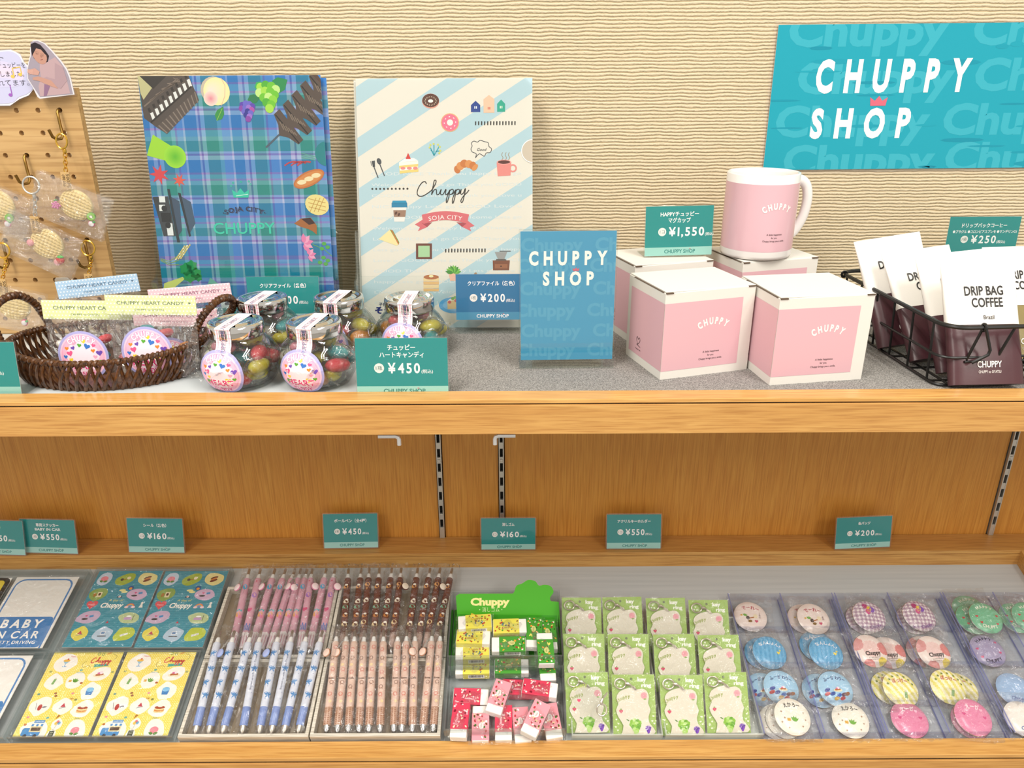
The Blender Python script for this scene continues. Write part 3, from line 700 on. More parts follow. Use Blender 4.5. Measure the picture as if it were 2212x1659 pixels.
    # keyhole tomb mound in green
    P([(150, 430), (275, 505), (235, 605), (105, 570), (120, 520)], '#9fd62e', 4); q = ua(305, 580); p.grad(q[0], q[1], 1.35, '#56b51d', '#9fdc35', 4.5)
    q = ua(190, 700); maple(p, q[0], q[1], 1.25, '#d8404a', .4); q = ua(332, 740); maple(p, q[0], q[1], .85, '#de5a4a', .1)
    # white walled storehouse
    P([(245, 800), (262, 800), (330, 1175), (310, 1175)], '#26303a', 5); P([(262, 850), (330, 885), (345, 1090), (310, 1140)], '#3d5068', 4.5)
    P([(320, 825), (340, 830), (408, 1130), (395, 1135)], '#222c36', 5); P([(340, 850), (410, 890), (440, 1040), (400, 1110)], '#40566f', 4.5)
    P([(140, 855), (250, 850), (300, 1130), (215, 1130)], '#3b4046', 4)
    for zx, zy in ((190, 865), (190, 925), (240, 1055), (245, 1098)):
        q = ua(zx, zy); bar(p, q[0] + .3, q[1] - .1, .75, .75, 0, '#e9ecee', 5)
    for zx, zy in ((222, 935), (247, 1053)):
        q = ua(zx, zy); p.ell(q[0], q[1], .35, .38, '#20242a', 6)
    P([(195, 965), (265, 965), (270, 1030), (205, 1030)], '#1d2126', 5)
    # ears of rice
    for k in range(24):
        a = k * .17; q = ua(300 + 70 * (k % 8) / 8 + (k // 8) * 18, 1295 - (k % 8) * 13 - (k // 8) * 4); p.ell(q[0], q[1], .16, .1, '#d8c46a' if k % 3 else '#f0e6b0', 5, .7, n=8)
    for d in (0, 18, 34): p.line([ua(190, 1290 + d * .4), ua(250, 1310 + d * .8), ua(320, 1270 + d * 1.9)], .08, '#8fae4a', 4.5)
    # leek
    P([(205, 1525), (215, 1470), (345, 1425), (360, 1440), (290, 1500), (240, 1530)], '#d5e07a', 4)
    for x, y, r in ((370, 1370, .9), (410, 1345, .8), (440, 1400, .8), (395, 1420, .9), (455, 1430, .55)):
        q = ua(x, y); p.star(q[0], q[1], r, '#2a9455', 4.6, 6, .75)
    # red rice, bread, melon bread, croissant
    for k in range(26):
        q = ua(1085 + 12 * (k % 9) + 45 * (k // 9), 640 - 9 * (k % 9) + 8 * ((k % 9) ** 2) / 9); p.ell(q[0], q[1], .15, .1, '#c2404a', 5, .6, n=8)
    for d in (0, 1, 2): p.line([ua(1200, 560 + 14 * d), ua(1300, 585 + 12 * d)], .06, '#5ab08a', 4.5)
    q = ua(1250, 735); loaf(p, q[0], q[1], 1.05, .42)
    q = ua(1305, 915); p.ell(q[0], q[1], 1.5, 1.25, '#ecd98e', 5, -.3)
    for d in (-.5, 0, .5): bar(p, q[0] + d, q[1], 1.9, .08, 1.1, '#c99a4e', 6); bar(p, q[0], q[1] + d, 2.2, .08, -.25, '#c99a4e', 6)
    q = ua(1225, 1060); p.poly([ua(*k) for k in ((1140, 1045), (1190, 1010), (1260, 1005), (1300, 1060), (1300, 1125), (1270, 1100), (1240, 1085), (1190, 1070))], '#a4622f', 5); p.poly([ua(*k) for k in ((1190, 1012), (1255, 1006), (1290, 1045), (1245, 1055))], '#3d1e1c', 6)
    # lotus flowers
    for zx, zy, r in ((1225, 1185, .95), (1255, 1270, .75)):
        q = ua(zx, zy)
        for k in range(5): leaf(p, q[0] - .3 * r, q[1], r * 1.3, r * .6, -1.2 + k * .7, ['#e77fb0', '#f2a4c8'][k % 2], 5 + k * .2)
    p.line([ua(1270, 1195), ua(1350, 1230), ua(1405, 1280)], .08, '#6aa84f', 5); 
    for zx, zy in ((1350, 1190), (1375, 1215), (1335, 1225), (1345, 1290), (1375, 1310), (1320, 1325), (1360, 1335)):
        q = ua(zx, zy); p.ell(q[0], q[1], .3, .24, '#53a94c', 5.5, n=10)
    # western house at the foot
    P([(515, 1500), (540, 1430), (665, 1530), (600, 1540)], '#6fb3a2', 4); P([(600, 1540), (665, 1525), (690, 1640), (620, 1660)], '#c7d6d8', 4)
    for zx, zy in ((640, 1555), (655, 1555), (650, 1620), (665, 1618)): q = ua(zx, zy); bar(p, q[0], q[1], .3, .5, 0, '#2b3c55', 5)
    # crown and lettering
    q = ua(768, 862); p.crown(q[0], q[1], 1.85, '#2fc2a8', 6); p.line([ua(732, 850), ua(770, 846), ua(818, 838)], .07, '#d5f2ea', 7)
    for zx, zy in ((698, 780), (768, 752), (836, 770), (712, 760), (824, 750)): q = ua(zx, zy); p.ring(q[0], q[1], .06, .13, '#2fc2a8', 6, n=10)
    q = ua(785, 955); p.text('·SOJA CITY·', q[0] + .15, q[1] - .05, .55, '#3b4a78', 5, w=5.2, bold=.01, arc=6.5); p.text('·SOJA CITY·', q[0], q[1], .55, '#1e2540', 6, w=5.2, bold=.015, arc=6.5)
    q = ua(790, 1115); p.text('CHUPPY', q[0], q[1], 1.35, '#36c9ae', 6, w=7.8, bold=.012)
    # semi-circular thumb notch
    q = ua(1372, 565); p.ell(q[0] + .15, q[1], 1.45, 1.45, '#147f86', 8, n=30, a0=90, a1=270)
    return p
fA = at_d(297, 164, 100.7); aA = math.asin(3.9 / 31)
MA = T(fA.x, fA.y, fA.z) @ R(-aA, 'X') @ T(0, 0, -31)
plainA = Pr(); plainA.mb.grid(44, 62, lambda u, v: (u * WF, v * HF, 0), colfn=lambda u, v: plaid(u, v))
clear_file('blue and green tartan clear file with fruit and temples, front of its stand', MA, plaid_face(), 'tartan clear files in the stand')
t2 = clear_file('tartan clear file tucked behind the front tartan file, edge showing', MA @ T(.55, .6, -.25), plainA, 'tartan clear files in the stand')

# --- striped file
def script_chuppy(p, x, y, k, col, wd, lv=6):
    """cursive Chuppy drawn as pen strokes; k = centimetres per template unit (100 units wide C)"""
    S = [[(70, 28), (62, 12), (40, 18), (14, 52), (2, 90), (14, 112), (44, 112), (80, 92), (110, 68), (134, 30), (140, 6), (128, 4), (120, 36), (108, 92), (106, 104)],
         [(106, 104), (124, 72), (140, 68), (142, 90), (146, 104), (160, 98), (176, 66), (170, 92), (176, 104), (190, 100), (210, 66), (206, 96), (212, 104), (226, 92), (238, 70)],
         [(238, 70), (230, 120), (218, 156), (212, 158), (214, 130), (236, 80), (256, 66), (264, 78), (254, 98), (238, 102)],
         [(240, 102), (262, 96), (282, 70), (274, 120), (262, 160), (256, 162), (258, 132), (280, 80), (300, 66), (308, 78), (298, 98), (284, 102)],
         [(286, 102), (308, 94), (320, 66), (316, 94), (322, 102), (336, 92), (348, 62)], [(352, 60), (342, 110), (330, 152), (320, 160), (318, 142), (340, 110), (360, 92), (376, 72)]]
    for s_ in S: p.line(spline([(x + a * k, y - b * k) for a, b in s_], 5), wd, col, lv)
def striped_face():
    p = Pr(clip=(0, 0, WF, HF)); p.rect(0, 0, WF, HF, '#e6ded3', 0)
    for k in range(-4, 9):
        c_ = k * 6.15 - 3.1; a = .63
        p.poly([(-1, c_ - 1 * a), (WF + 1, c_ + (WF + 1) * a), (WF + 1, c_ + (WF + 1) * a + 2.35), (-1, c_ - a + 2.35)], '#b3ced9', 1)
    def ub(zx, zy): return (zx - (75 + 40 * (zy - 60) / 1520)) / (1183 - 75 - 40 * (zy - 60) / 1520) * WF, HF * (1 - (zy - 60) / 1560)
    def P(pts, col, lv=4): p.poly([ub(*q) for q in pts], col, lv)
    q = ub(545, 197); p.ell(q[0], q[1], 1.08, .9, '#e39a86', 4); p.ell(q[0], q[1] + .06, 1.05, .82, '#5a3428', 5); p.ell(q[0], q[1], .32, .2, '#f3eee6', 6)
    for k in range(14): a = k * .45; bar(p, q[0] + .7 * cos(a), q[1] + .5 * sin(a), .18, .06, a * 2, '#e9d9c0', 7)
    q = ub(666, 328); p.ell(q[0], q[1], 1.15, 1.13, '#e2b27a', 4); p.ell(q[0], q[1], 1.05, 1.02, '#e8728f', 5); p.ell(q[0], q[1], .38, .38, '#f3eee6', 6)
    for k in range(16): a = k * .8; p.ell(q[0] + .72 * cos(a), q[1] + .7 * sin(a), .06, .06, '#fbe9ef', 7, n=6)
    for zx, wd, h, yb, c_, dc in ((827, 58, 42, 265, '#22408e', '#e8ecf2'), (911, 68, 82, 270, '#f0c2a6', '#d06a5a'), (987, 50, 48, 264, '#28a48c', '#e5f0da')):
        P([(zx - wd / 2, yb), (zx + wd / 2, yb), (zx + wd / 2, yb - h), (zx, yb - h - 26), (zx - wd / 2, yb - h)], c_); P([(zx - 8, yb - 35), (zx - 2, yb - 35), (zx - 2, yb - 20), (zx - 8, yb - 20)], dc, 5); P([(zx + 2, yb - 35), (zx + 8, yb - 35), (zx + 8, yb - 20), (zx + 2, yb - 20)], dc, 5)
    for x0_, yy, n_ in ((826, 333, 14), (636, 1124, 14)):
        for k in range(n_): P([(x0_ + k * 19 - 3, yy - 11 - (k % 3)), (x0_ + k * 19 + 5, yy - 11), (x0_ + k * 19 + 4, yy + 12), (x0_ + k * 19 - 3, yy + 12)], '#2a2622')
    for k in range(10): q = ub(177 + k * 24.5, 734); p.ell(q[0], q[1], .13, .13, '#35302c', 4, n=10)
    # sprig
    for a, b in (((565, 530), (540, 475)), ((565, 530), (565, 465)), ((565, 530), (600, 470)), ((560, 510), (545, 495)), ((575, 505), (605, 500))): p.line([ub(*a), ub(*b)], .12, '#2c9fb0', 4)
    for zx, zy in ((538, 480), (543, 465), (563, 458), (590, 463), (602, 477), (605, 500), (598, 515)): q = ub(zx, zy); p.ell(q[0], q[1], .13, .13, '#d2d06a', 5, n=10)
    # speech bubble
    cl_ = [(825, 545), (830, 520), (805, 508), (797, 490), (805, 472), (800, 455), (815, 442), (838, 448), (855, 437), (880, 445), (905, 452), (910, 475), (926, 490), (918, 512), (893, 515), (880, 535), (850, 520), (825, 545)]
    pts = spline([ub(*k) for k in cl_], 4); p.line(pts, .07, '#2e3440', 5); q = ub(862, 497); p.text('Good', q[0], q[1] - .1, .34, '#2e3440', 5, w=1.15, shear=.3)
    # fork and spoon
    p.line([ub(185, 590), ub(214, 666)], .13, '#4a4d52', 4); p.line([ub(182, 560), ub(188, 598)], .3, '#4a4d52', 4)
    for d in (-14, -2, 10): p.line([ub(182 + d, 560 - d * .2), ub(184 + d * .8, 590)], .08, '#4a4d52', 4)
    p.line([ub(222, 575), ub(254, 654)], .13, '#4a4d52', 4); q = ub(220, 563); p.ell(q[0], q[1], .28, .4, '#4a4d52', 4, .35)
    # cake slice
    P([(345, 590), (465, 580), (467, 628), (350, 640)], '#f0cf7a'); P([(345, 572), (465, 560), (467, 580), (346, 592)], '#f9f2e6', 5); P([(350, 605), (465, 597), (465, 612), (350, 622)], '#fbf5ee', 5); P([(345, 572), (385, 545), (440, 545), (466, 562)], '#fbf7f0', 5)
    for zx in (370, 410, 448): q = ub(zx, 607); p.ell(q[0], q[1], .32, .18, '#e58b8b', 6)
    q = ub(403, 540); p.poly([(q[0] - .34, q[1] - .2), (q[0] + .34, q[1] - .2), (q[0], q[1] + .55)], '#d33b35', 6)
    def crois(zx, zy, k):
        q = ub(zx, zy); 
        for i, (dx, dy, rx) in enumerate(((-1.15, -.55, .42), (-.75, -.1, .5), (-.2, .2, .55), (.4, .15, .52), (.9, -.05, .45), (1.2, -.3, .3))): p.ell(q[0] + dx * k, q[1] + dy * k, rx * k, .52 * k, ['#c8763c', '#d98f52'][i % 2], 4 + i * .2, .3 - i * .2)
    crois(765, 590, .95)
    def cupm(zx, zy):
        P([(958, 575), (1050, 570), (1045, 655), (965, 660)], '#e58a84'); q = ub(1004, 572); p.ell(q[0], q[1], .9, .3, '#f0a29c', 5); p.ell(q[0], q[1], .78, .22, '#5a2e28', 6); q = ub(1060, 610); p.ring(q[0], q[1], .32, .5, '#e58a84', 5)
        for d in (0, 22, 42): p.line(spline([ub(990 + d, 560), ub(998 + d, 545), ub(990 + d, 528), ub(996 + d, 512)], 4), .06, '#a58a6a', 5)
    cupm(0, 0)
    script_chuppy(p, *ub(455, 680), 0.0176, '#26221f', .11)
    # ribbon
    RB, RD = '#d66a72', '#a94852'
    q = ub(628, 1150 + 4); 
    P([(443, 958), (497, 925), (520, 975), (462, 1000), (475, 975)], RB, 4); P([(818, 968), (765, 928), (740, 975), (798, 1003), (788, 980)], RB, 4); P([(487, 950), (552, 945), (520, 975)], RD, 4.5); P([(705, 945), (772, 950), (740, 975)], RD, 4.5)
    top = [ub(487 + 29.7 * i, 897 - 22 * sin(pi * i / 10)) for i in range(11)]; bot = [ub(497 + 27.5 * i, 955 - 24 * sin(pi * i / 10)) for i in range(11)]
    for i in range(10): p.poly([bot[i], bot[i + 1], top[i + 1], top[i]], RB, 5)
    q = ub(635, 926); p.text('SOJA CITY', q[0], q[1], .52, '#fdf1ee', 7, w=4.2, bold=.0, arc=11)
    # takeaway coffee
    P([(302, 850), (392, 850), (378, 940), (314, 940)], '#ece7e2'); P([(308, 868), (388, 868), (383, 910), (312, 910)], '#9c7864', 5); P([(298, 822), (395, 822), (396, 850), (298, 850)], '#1d7fa8', 5); P([(304, 808), (388, 808), (394, 824), (300, 824)], '#2690b9', 5)
    for d in (0, 18): q = ub(325 + d, 886 + d * .5); p.ell(q[0], q[1], .14, .22, '#5d3a2c', 6, -.5)
    P([(215, 1050), (285, 990), (345, 1080), (330, 1092)], '#f1dfa4'); P([(285, 988), (305, 995), (345, 1070), (340, 1085)], '#6f9a3d', 5); P([(292, 990), (300, 992), (343, 1078), (338, 1085)], '#c9693c', 5.5)
    # picture frame (blank picture)
    P([(450, 1078), (550, 1078), (550, 1178), (450, 1178)], '#6d3a2c'); P([(464, 1093), (536, 1093), (536, 1165), (464, 1165)], '#a9cf9f', 5)
    # coffee grinder
    P([(932, 1188), (1040, 1188), (1034, 1252), (934, 1252)], '#7d4a33'); P([(945, 1212), (1025, 1212), (1025, 1240), (945, 1240)], '#9a6244', 5); q = ub(984, 1226); p.ell(q[0], q[1], .1, .1, '#3c2118', 6); P([(945, 1135), (1023, 1135), (1005, 1180), (965, 1180)], '#9b9a9a', 5); p.line([ub(975, 1130), ub(1045, 1130)], .12, '#5d5552', 5); P([(955, 1180), (1012, 1180), (1020, 1190), (948, 1190)], '#5d5552', 5)
    # succulent
    P([(655, 1270), (712, 1270), (705, 1318), (664, 1318)], '#f0b9a2'); q = ub(684, 1268)
    for k in range(9): leaf(p, q[0], q[1], 1.05, .45, .2 + k * .34, ['#5ea53c', '#7dbf4f', '#3f8a35'][k % 3], 5 + k * .1)
    # pancakes
    for k in range(4): P([(497, 1385 - k * 22), (592, 1385 - k * 22), (594, 1366 - k * 22), (495, 1366 - k * 22)], ['#e9b877', '#f3d29a'][k % 2], 4 + k * .2)
    q = ub(545, 1293); p.ell(q[0], q[1], .98, .3, '#b5652d', 6); p.ell(q[0], q[1] + .12, .3, .16, '#f6e9b2', 7)
    for zx, zy in ((823, 1280), (855, 1297)): q = ub(zx, zy); p.ell(q[0], q[1], .22, .32, '#b08a62', 5, -.3); p.line([(q[0] - .1, q[1] - .2), (q[0] + .05, q[1] + .2)], .04, '#6c4a30', 6)
    q = ub(690, 1475); p.ell(q[0], q[1], 2.0, 1.05, '#5aa9e0', 4, n=30); p.ell(q[0], q[1], 1.5, .7, '#85c0ea', 5); P([(645, 1450), (715, 1440), (715, 1498), (648, 1500)], '#eec88a', 6); P([(645, 1450), (715, 1440), (700, 1425), (660, 1435)], '#fbf2e2', 6.5)
    for zx, zy, c_ in ((660, 1455, '#d8434a'), (680, 1432, '#6fae45'), (695, 1425, '#7fb84f'), (700, 1445, '#d8434a'), (712, 1440, '#c8353c')): q = ub(zx, zy); p.ell(q[0], q[1], .22, .2, c_, 7, n=10)
    q = ub(245, 1478); p.text('子育て王国', q[0] + .6, q[1], .36, '#1d2b55', 4, w=2.4, bold=.02); q = ub(235, 1524); p.text('そうじゃ', q[0] + 1.2, q[1], .68, '#1d2b7a', 4, w=4.2, bold=.05)
    # faint show-through lettering of the inner sheet
    rg = random.Random(9)
    for j in range(13):
        q = ub(1110, 640 + j * 68); p.text(' '.join(rg.sample(['Lets go', 'Welcome', 'Thank you', 'GOOD', 'NICE', 'happy', 'Love u'], 5)), 20.6, q[1] - .2, .36, '#d9dfe2', 1.5, al='r', w=19)
    q = ub(1175, 505); p.ell(q[0] + .2, q[1], 1.35, 1.5, '#cfbfae', 8, n=30, a0=90, a1=270); p.ring(q[0] + .2, q[1], 1.35, 1.45, '#ffffff', 9, a0=90, a1=270)
    return p
fB = at_d(768, 170, 104.0); aB = math.asin(7.6 / 31)
MBm = T(fB.x, fB.y, fB.z) @ R(-aB, 'X') @ T(0, 0, -31)
clear_file('white clear file with pale blue diagonal stripes and small food drawings', MBm, striped_face(), 'striped clear files in the stand')
pb = Pr(clip=(0, 0, WF, HF)); pb.rect(0, 0, WF, HF, '#efe8de', 0)
clear_file('cream backing file just behind the striped front file', MBm @ T(-.35, .5, -.1), pb, 'striped clear files in the stand')

# --- acrylic leaflet holders
def leaflet_holder(xc, W, yb, lab, price, base, aL):
    t = thing('leaflet_holder', lab, 'display stand', M=T(xc - W / 2, yb, ZS + .15))
    mb = MB(); mb.box(W / 2, 1.6, .06, W, 7.2, .12); mb.build('base', ACR, t, bevel=.05)
    A = R(-aL, 'X'); hf = 6.6
    mb = MB(); mb.prism([(0, 0), (W, 0), (W, hf - .4), (W - .4, hf), (.4, hf), (0, hf - .4)], 0, .22); mb.build('front_plate', ACR, t, M=A @ T(0, -1.6, .3) @ FRONT, bevel=.05)
    for x in (0, W - .2):
        mb = MB(); mb.prism([(-1.4, .3), (2.4, .3), (3.1, 12.2), (2.9, 12.4), (2.3, 12.2), (1.0, 7.6), (.3, 6.8), (-.6, 6.6)], x, x + .2, M=Matrix(((0, 0, 1, 0), (1, 0, 0, 0), (0, 1, 0, 0), (0, 0, 0, 1))) @ T(0, 0, 0)); mb.build('side_plate', ACR, t, bevel=.03)
    mb = MB(); mb.box(W / 2, 2.6, 7.9, W - .5, .2, 15, M=A @ T(0, .6, 0)); mb.build('back_plate', ACR, t)
    return t
for fr, an, W, lab, fx in ((fA, aA, 23.3, 'clear leaflet holder carrying the tartan clear files', .2), (fB, aB, 22.9, 'clear leaflet holder carrying the white striped clear files', 0)):
    yb = fr.y - 31 * sin(an) - .6
    leaflet_holder(fr.x + 11 + fx, W, yb, lab, None, None, an)
def taped_card(px, py, D, W, H, face, lab, lean=3):
    p = at_d(px, py, D); t = thing('price_card', lab, 'price card', M=T(p.x, p.y, p.z) @ R(-rad(lean), 'X'))
    MB().box(W / 2, 0, H / 2, W, .05, H).build('card', PAPER, t); face.build(t, T(0, -.03, 0) @ FRONT, name='printed_face', mat=INKG)
    MB().box(W / 2, -.08, H / 2, W + .3, .04, H + .3).build('laminate', SLV, t); return t
pf = price_face(9.0, 5.6, ['クリアファイル（各色）'], '1枚', '¥200')
yA = 107 + fA.y - 31 * sin(aA) - 2.5
taped_card(540, 694, yA, 9.0, 5.6, pf, 'teal price card on the tartan file holder, partly hidden by jars', 8)
pf = price_face(8.8, 5.7, ['クリアファイル（各色）'], '1枚', '¥200', base=NAVY, band='#3f93b8', shop='#ffffff')
yB = 107 + fB.y - 31 * sin(aB) - 2.5
taped_card(986, 691, yB, 8.8, 5.7, pf, 'deep blue price card reading 200 yen on the striped file holder', 10)
# ------------------------------------------------------------------ pegboard with hooks
YB = -11.5
ho = at_d(129, 238, 107 + YB - .45); PX, PZ = ho.x, ho.z
xr = -49.7; ztop = at_d(173, 190, 107 + YB - .45).z
t = thing('pegboard', 'upright maple pegboard panel with rows of drilled holes', 'pegboard', loc=(0, YB, 0))
mb = MB(); nk = 12
cx0, cx1 = PX - 8 * 2.5 - 1.25, PX + 1.25; rows = []
k = 0
while PZ - k * 2.5 - 1.25 > ZS + .3: rows.append(PZ - k * 2.5); k += 1
for z in rows:
    for c in range(-8, 1):
        x = PX + c * 2.5; sq = []; ci = []; cb = []
        for j in range(nk):
            q = 2 * pi * j / nk + pi / 4; cx, cz = cos(q), sin(q); m_ = 1.25 / max(abs(cx), abs(cz)); sq.append((x + cx * m_, -.45, z + cz * m_)); ci.append((x + cx * .3, -.45, z + cz * .3)); cb.append((x + cx * .3, .45, z + cz * .3))
        fs = [(j, (j + 1) % nk, nk + (j + 1) % nk, nk + j) for j in range(nk)] + [(nk + j, nk + (j + 1) % nk, 2 * nk + (j + 1) % nk, 2 * nk + j) for j in range(nk)]
        mb.add(sq + ci + cb, fs, 0, None, None, False)
zb = rows[-1] - 1.25
mb.box((cx1 + xr) / 2, 0, (ztop + ZS) / 2 + .1, xr - cx1, .9, ztop - ZS - .2); mb.box((cx0 + cx1) / 2, 0, (ztop + rows[0] + 1.25) / 2, cx1 - cx0, .9, ztop - rows[0] - 1.25)
mb.box((cx0 + cx1) / 2, 0, (ZS + .2 + zb) / 2, cx1 - cx0, .9, zb - ZS - .2); mb.build('board', MAPLE, t)
MB().box(-57, 4.0, ZS + .6, 3.0, 7.5, .8).build('foot', MAPLE, t)
for n_, (px, py) in enumerate(((129, 238), (60, 333), (187, 505), (8, 505))):
    c = round((at_d(px, py, 107 + YB).x - PX) / 2.5); r_ = round((PZ - at_d(px, py, 107 + YB).z) / 2.5); x, z = PX + c * 2.5, PZ - r_ * 2.5
    lab = ['brass peg hook in the top row of holes with a gold clasp', 'brass peg hook holding the silver clasp', 'brass peg hook low on the pegboard near its edge', 'brass peg hook cut by the frame edge'][n_]
    h = MB().tube(spline_ := [(0, .3, 0), (0, -.4, .02), (0.02, -.62, -.2), (.1, -.75, -1.4), (.22, -.85, -2.7), (.1, -1.1, -3.05), (-.2, -1.5, -3.1), (-.45, -1.85, -2.8), (-.6, -2.05, -2.0)], .17, 8).build('peg_hook', BRASS, None, smooth=True, loc=(x, YB - .45, z))
    tag(h, lab, 'hook', 'brass hooks on the pegboard')

pc_ = at_d(137, 612, 95.0); o = MB().prism([(-.9, -.7), (.9, -.7), (.95, .5), (.7, .75), (-.7, .75), (-.95, .5)], 0, .15).build('metal_clip', STEEL, None, M=T(pc_.x, YB - .47, pc_.z) @ FRONT, bevel=.04); tag(o, 'small grey metal clip low on the pegboard above the blue candy bag', 'clip')
def chain(mb, a, b, n, r, wr):
    a, b = Vector(a), Vector(b); d = (b - a) / n
    for i in range(n):
        c = a + d * (i + .5); L_ = d.length * .72; pts = []
        for j in range(10):
            q = 2 * pi * j / 10; e1 = d.normalized(); e2 = Vector((1, 0, 0)) if i % 2 == 0 else Vector((0, 1, 0)); pts.append(c + e1 * cos(q) * L_ + e2 * sin(q) * r)
        mb.tube(pts, wr, 6, closed=True)
def ringpts(c, rx, rz, n=22, ty=0.0):
    return [(c[0] + rx * cos(2 * pi * j / n), c[1] + ty * sin(2 * pi * j / n), c[2] + rz * sin(2 * pi * j / n)) for j in range(n)]
WAF = bumped(pmat('waffle_biscuit_clay', '#e9d08f', .6), 500, .15, .0004)
def serrated(w, h, n=9, d=.22):
    pts = [(0, 0)]; 
    pts += [(w, 0)]
    for i in range(n): pts += [(w + d * (1 if i % 2 == 0 else -.3), h * (i + .5) / n)]
    pts += [(w, h), (0, h)]
    for i in range(n): pts += [(-d * (1 if i % 2 == 0 else -.3), h - h * (i + .5) / n)]
    return pts
def keychain(wc, ring, tagp, metal, rot, label, fruits, D=92.6, seed=0, ring_r=(.62, .8)):
    o = at_d(wc[0], wc[1], D); f_ = lambda px, py, dd=0: tuple(at_d(px, py, D + dd) - o)
    t = thing('keychain', label, 'keychain', M=T(o.x, o.y, o.z), group='biscuit charm keychains on the pegboard')
    c = f_(*ring); MB().tube(ringpts(c, *ring_r, ty=.15), .11, 8, closed=True).build('clasp_ring', metal, t, smooth=True)
    mb = MB(); mb.ball((c[0] + .1, c[1], c[2] - ring_r[1] - .25), .22, .2, .42, 10, 7); mb.build('swivel', metal, t, smooth=True)
    tg = f_(*tagp)
    mb = MB(); chain(mb, (c[0] + .1, c[1], c[2] - ring_r[1] - .55), (tg[0], tg[1], tg[2] + .95), 5, .22, .06); o2 = mb.build('chain', metal, t, smooth=True); o2['kind'] = 'stuff'
    A = T(tg[0], tg[1] - .35, tg[2]) @ R(rad(4), 'Y') @ FRONT
    MB().box(0, 0, 0, 1.0, 1.9, .12).build('tag', pmat('thin_wood_tag', '#c9a56e', .6), t, M=A)
    p = Pr(); p.text('500円', .12, 0, .34, '#3a2a1a', 2, rot=-pi / 2, w=1.5); p.text('(税込)', -.3, 0, .26, '#3a2a1a', 2, rot=-pi / 2, w=1.3); p.build(t, A @ T(0, 0, .065))
    W = R(-rot, 'Y')
    def disc(u, v):
        a, b = 2 * u - 1, 2 * v - 1; x = a * math.sqrt(max(0, 1 - b * b / 2)); y = b * math.sqrt(max(0, 1 - a * a / 2)); r2 = x * x + y * y
        h = .42 * math.sqrt(max(0, 1 - r2 ** 2)); h += (-.10 if (abs((u * 9) % 1 - .5) > .34 or abs((v * 9) % 1 - .5) > .34) else .02) * (r2 < .9)
        return (x * 1.95, y * 1.78, h)
    mb = MB(); mb.grid(36, 36, disc); mb.grid(8, 8, lambda u, v: (disc(1 - u, v)[0], disc(u, v)[1], -.12)); mb.build('waffle_biscuit', WAF, t, M=W @ FRONT, smooth=True, sharp=50)
    for kind, dx, dz in fruits:
        if kind == 'kiwi':
            mb = MB(); mb.lathe([(0, .2), (.16, .2), (.2, .2), (.42, .2), (.48, .12), (.48, -.2), (0, -.2)], 16, col=[lin('#f4f2dc'), lin('#2e4a1a'), lin('#8ed04a'), lin('#6fb536'), lin('#5a9c2a'), lin('#5a9c2a')], M=T(dx, -.55, dz) @ FRONT @ R(.3, 'Y')); mb.build('kiwi_bead', INKG, t, smooth=True)
        elif kind == 'berry':
            mb = MB()
            for i in range(14): a = i * 2.4; rr = .1 + .028 * i; mb.ball((dx + rr * cos(a), -.55, dz + rr * sin(a)), .15, .15, .15, 7, 5, col=lin('#e08ab8'))
            mb.ball((dx + .1, -.55, dz + .55), .25, .1, .12, 8, 5, col=lin('#3f9c46')); mb.build('berry_bead', INKG, t, smooth=True)
        elif kind == 'strawberry':
            mb = MB(); mb.ball((dx, -.55, dz), .48, .3, .46, 12, 8, col=lin('#d8303a'), fn=lambda q, tt: 1 + .18 * sin(tt)); mb.ball((dx + .1, -.6, dz + .45), .42, .26, .2, 10, 6, col=lin('#4fc24a'))
            for i in range(9): mb.ball((dx - .28 + .14 * (i % 5), -.84, dz - .2 + .2 * (i // 5) + .05 * (i % 2)), .035, .03, .05, 5, 4, col=lin('#f6d9b0'))
            mb.build('strawberry_bead', INKG, t, smooth=True)
        elif kind == 'apple':
            mb = MB(); mb.ball((dx, -.5, dz), .42, .2, .4, 12, 8, col=lin('#e0407a')); mb.ball((dx, -.62, dz), .33, .14, .32, 12, 8, col=lin('#f7eef0')); mb.ball((dx + .35, -.6, dz + .2), .2, .15, .14, 8, 5, col=lin('#3fae58')); mb.build('apple_bead', INKG, t, smooth=True)
        else:
            mb = MB(); mb.ball((dx, -.45, dz), .42, .3, .42, 12, 8, col=lin('#eea0a4')); mb.build('pink_bead', INKG, t, smooth=True)
    w, h = 8.6, 5.3; rg = random.Random(seed); B = W @ T(-.2, -1.0, -.1) @ FRONT
    sh = crinkle_sheet(w, h, 14, 9, .16, seed, puff=.35); sh.v = [v - Vector((w / 2, h / 2, 0)) for v in sh.v]; fo = sh.build('film_bag', FILM, t, M=B, smooth=True, sharp=0)
    sh = crinkle_sheet(w, h, 14, 9, .14, seed + 7, puff=-.25); sh.v = [v - Vector((w / 2, h / 2, .7)) for v in sh.v]; sh.build('film_back', FILM, fo, smooth=True, sharp=0)
    mb = MB(); pts = serrated(w, h); mb.add([(x - w / 2, y - h / 2, 0) for x, y in pts], [tuple(range(len(pts)))]); mb.build('serrated_seal', FILM, fo)
keychain((165, 443), (133, 305), (146, 389), GOLD, rad(-24), 'biscuit charm keychain with kiwi and apple beads on a gold clasp, topmost of the set', [('kiwi', 1.75, -1.25), ('berry', -2.1, .1), ('apple', 1.6, -2.1)], seed=11)
keychain((102, 527), (67, 400), (80, 484), STEEL, rad(-28), 'biscuit charm keychain with a strawberry bead on a silver clasp', [('strawberry', 1.45, -1.9), ('pink', -1.7, .25), ('pink', 1.0, -2.1)], seed=12, D=92.0, ring_r=(.95, .95))
